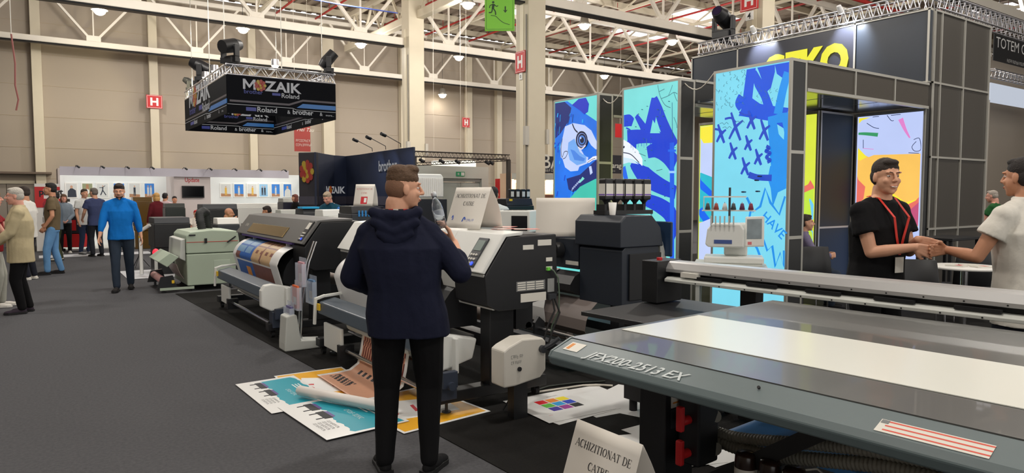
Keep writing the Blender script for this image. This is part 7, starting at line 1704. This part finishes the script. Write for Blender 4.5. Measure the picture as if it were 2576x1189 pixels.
# machine with bottles in front of it
t = far_machine('black_ink_machine', 'black machine with ink bottles right of the man in the pale t-shirt', 'machine', X(1276, 9.6), X(1344, 9.6), 9.6, .6, Zt(1310, 500, 9.6), BLACK, BLACK, False)
MB().bx(.04, .1, -.01, -.001, Zt(1310, 506, 9.6), Zt(1310, 500, 9.6)-.005).build('yellow_label', YTAG, t)
for i, px in enumerate((1290, 1304, 1318, 1330)):
    k = thing('ink_bottle', 'dark ink bottle with pale label on the far black machine, %s from the left' % ords[i], 'bottle', (X(px, 9.8), 9.85, Zt(1310, 500, 9.6)+.007), 0, 'ink bottles on the far black machine'); MB().bx(-.04, .04, -.04, .04, 0, .16).build('body', BLACK, k, bevel=.01); MB().bx(-.03, .03, -.042, -.04, .03, .12).build('label', LABEL, k)
# white desktop printer
t = thing('desktop_printer', 'small white desktop printer with dark window between the folded cards', 'printer', (4.72, 6.75, 1.178), -50); 
MB().bx(-.2, .2, -.2, .2, .0, .26).build('body', PWHITE, t, bevel=.015); MB().bx(-.02, .17, -.205, -.2, .03, .2).build('window', M('window_dark', (30, 30, 34), .2), t); MB().bx(-.14, .14, -.12, .12, .26, .264).build('top_window', M('window_dark'), t)
# ---- signs behind
def bsign(px0, px1, pyt, pyb, y, txt, label, size, pad=.1, ext=1.2):
    p = at(px0, pyt, y=y); q = at(px1, pyb, y=y); t = thing('stand_sign', label, 'sign', (p.x, y, q.z)); w = q.x-p.x; h = p.z-q.z
    MB().bx(0, w, 0, .08, 0, h).build('board', M('sign_dark', (36, 34, 44), .6), t)
    MB().bx(.05, .12, .03, .09, -q.z+.006, 0).bx(w-.12, w-.05, .03, .09, -q.z+.006, 0).build('post', DARK, t)
    MB().text(txt, (pad, -.003, h*.3), X_, Z_, size, bold=.01).text('~xxxxxx xxxx xxx', (pad, -.003, h*.1), X_, Z_, size*.2).build('lettering', LABEL, t)
bsign(1361, 1440, 392, 437, 16, 'BA', 'dark sign with big pale letters BA left of the bird light box', .58, .02)
bsign(1500, 1640, 388, 438, 17, 'Garage', 'dark sign seen between two light boxes showing the letters rage', .24, .52)
p = at(1548, 345, y=24); q = at(1568, 312, y=24); k = thing('hanging_flag', 'small red flag seen between the farthest and middle light boxes', 'flag', (p.x, 24, 0)); MB().bx(0, .6, 0, .02, p.z, q.z).build('cloth', RED, k); MB().cyl((.3, .01, q.z), (.3, .01, CEIL), .008, n=5).build('wire', WHITE, k)
p = at(741, 380, y=26); q = at(780, 305, y=26)
k = thing('hanging_flag', 'dusty red hanging banner with pale script below the black banner', 'flag', (p.x, 26, 0)); MB().bx(0, q.x-p.x, 0, .02, p.z, q.z).build('cloth', M('flag_dusty_red', (166, 66, 60), .7), k)
wq = q.x-p.x; MB().text('Hei Tau', (wq*.14, -.003, p.z+.75), X_, Z_, .2, shear=.4).text('~xxxxxxxxx', (wq*.1, -.003, p.z+.36), X_, Z_, .13).text('~xxxxxxxxxx', (wq*.1, -.003, p.z+.2), X_, Z_, .13).build('lettering', LABEL, k)
MB().cyl((.05, .01, q.z), (.05, .01, CEIL), .006, n=5).cyl((wq-.05, .01, q.z), (wq-.05, .01, CEIL), .006, n=5).build('wire', WHITE, k)
# ---- far left kiosk and red case
p = at(86, 462, y=24); q = at(150, 462, y=24)
t = thing('red_kiosk', 'red and white kiosk with black lettering behind the man in the olive t-shirt', 'kiosk', (p.x, 24, .006)); w = q.x-p.x; zt = p.z
MB().bx(0, w, .05, .4, 0, zt).build('body', PAPER, t); z = Zt(120, 470, 24); MB().bx(0, w, .03, .05, z-.1, z).build('red_band', RED, t); z2 = Zt(120, 500, 24); MB().bx(0, w, .03, .05, z2-.25, z2).bx(0, w*.35, .028, .05, z2, z).build('red_panel', RED, t)
MB().text('partyt', (.1, .026, Zt(120, 490, 24)), X_, Z_, .24, bold=.03).build('lettering', INKB, t)
t = thing('red_display_case', 'low red and black display trolley beside the woman with the fringe', 'trolley', (*gpos(188, 19.9), .006), -30)
MB().bx(-.3, .3, -.2, .2, .12, .5).build('lower_case', RED, t, bevel=.01); MB().bx(-.28, .28, -.18, .18, .5, 1.2).build('upper_bag', M('bag_dark', (34, 30, 38), .7), t, bevel=.03); MB().bx(-.1, .12, -.19, -.18, .6, .9).build('red_patch', RED, t)
for x, y in ((-.24, -.15), (.24, -.15), (-.24, .15), (.24, .15)): caster(t, x, y)
for z_, nm, px in ((1.33, 'thin black camera', 181),): MB().cyl((-.2, 0, 1.2), (-.2, 0, 1.45), .015, n=8).bx(-.26, -.14, -.05, .05, 1.42, 1.5).build('camera_mount', BLACK, t)
k = MB().bx(0, 2.6, 0, .9, 0, .0035).build('white_strip', M('mat_white'), None); k.location = (X(92, 21.4), 21.4, .001); tag(k, 'long pale floor strip behind the people on the far left', 'mat')
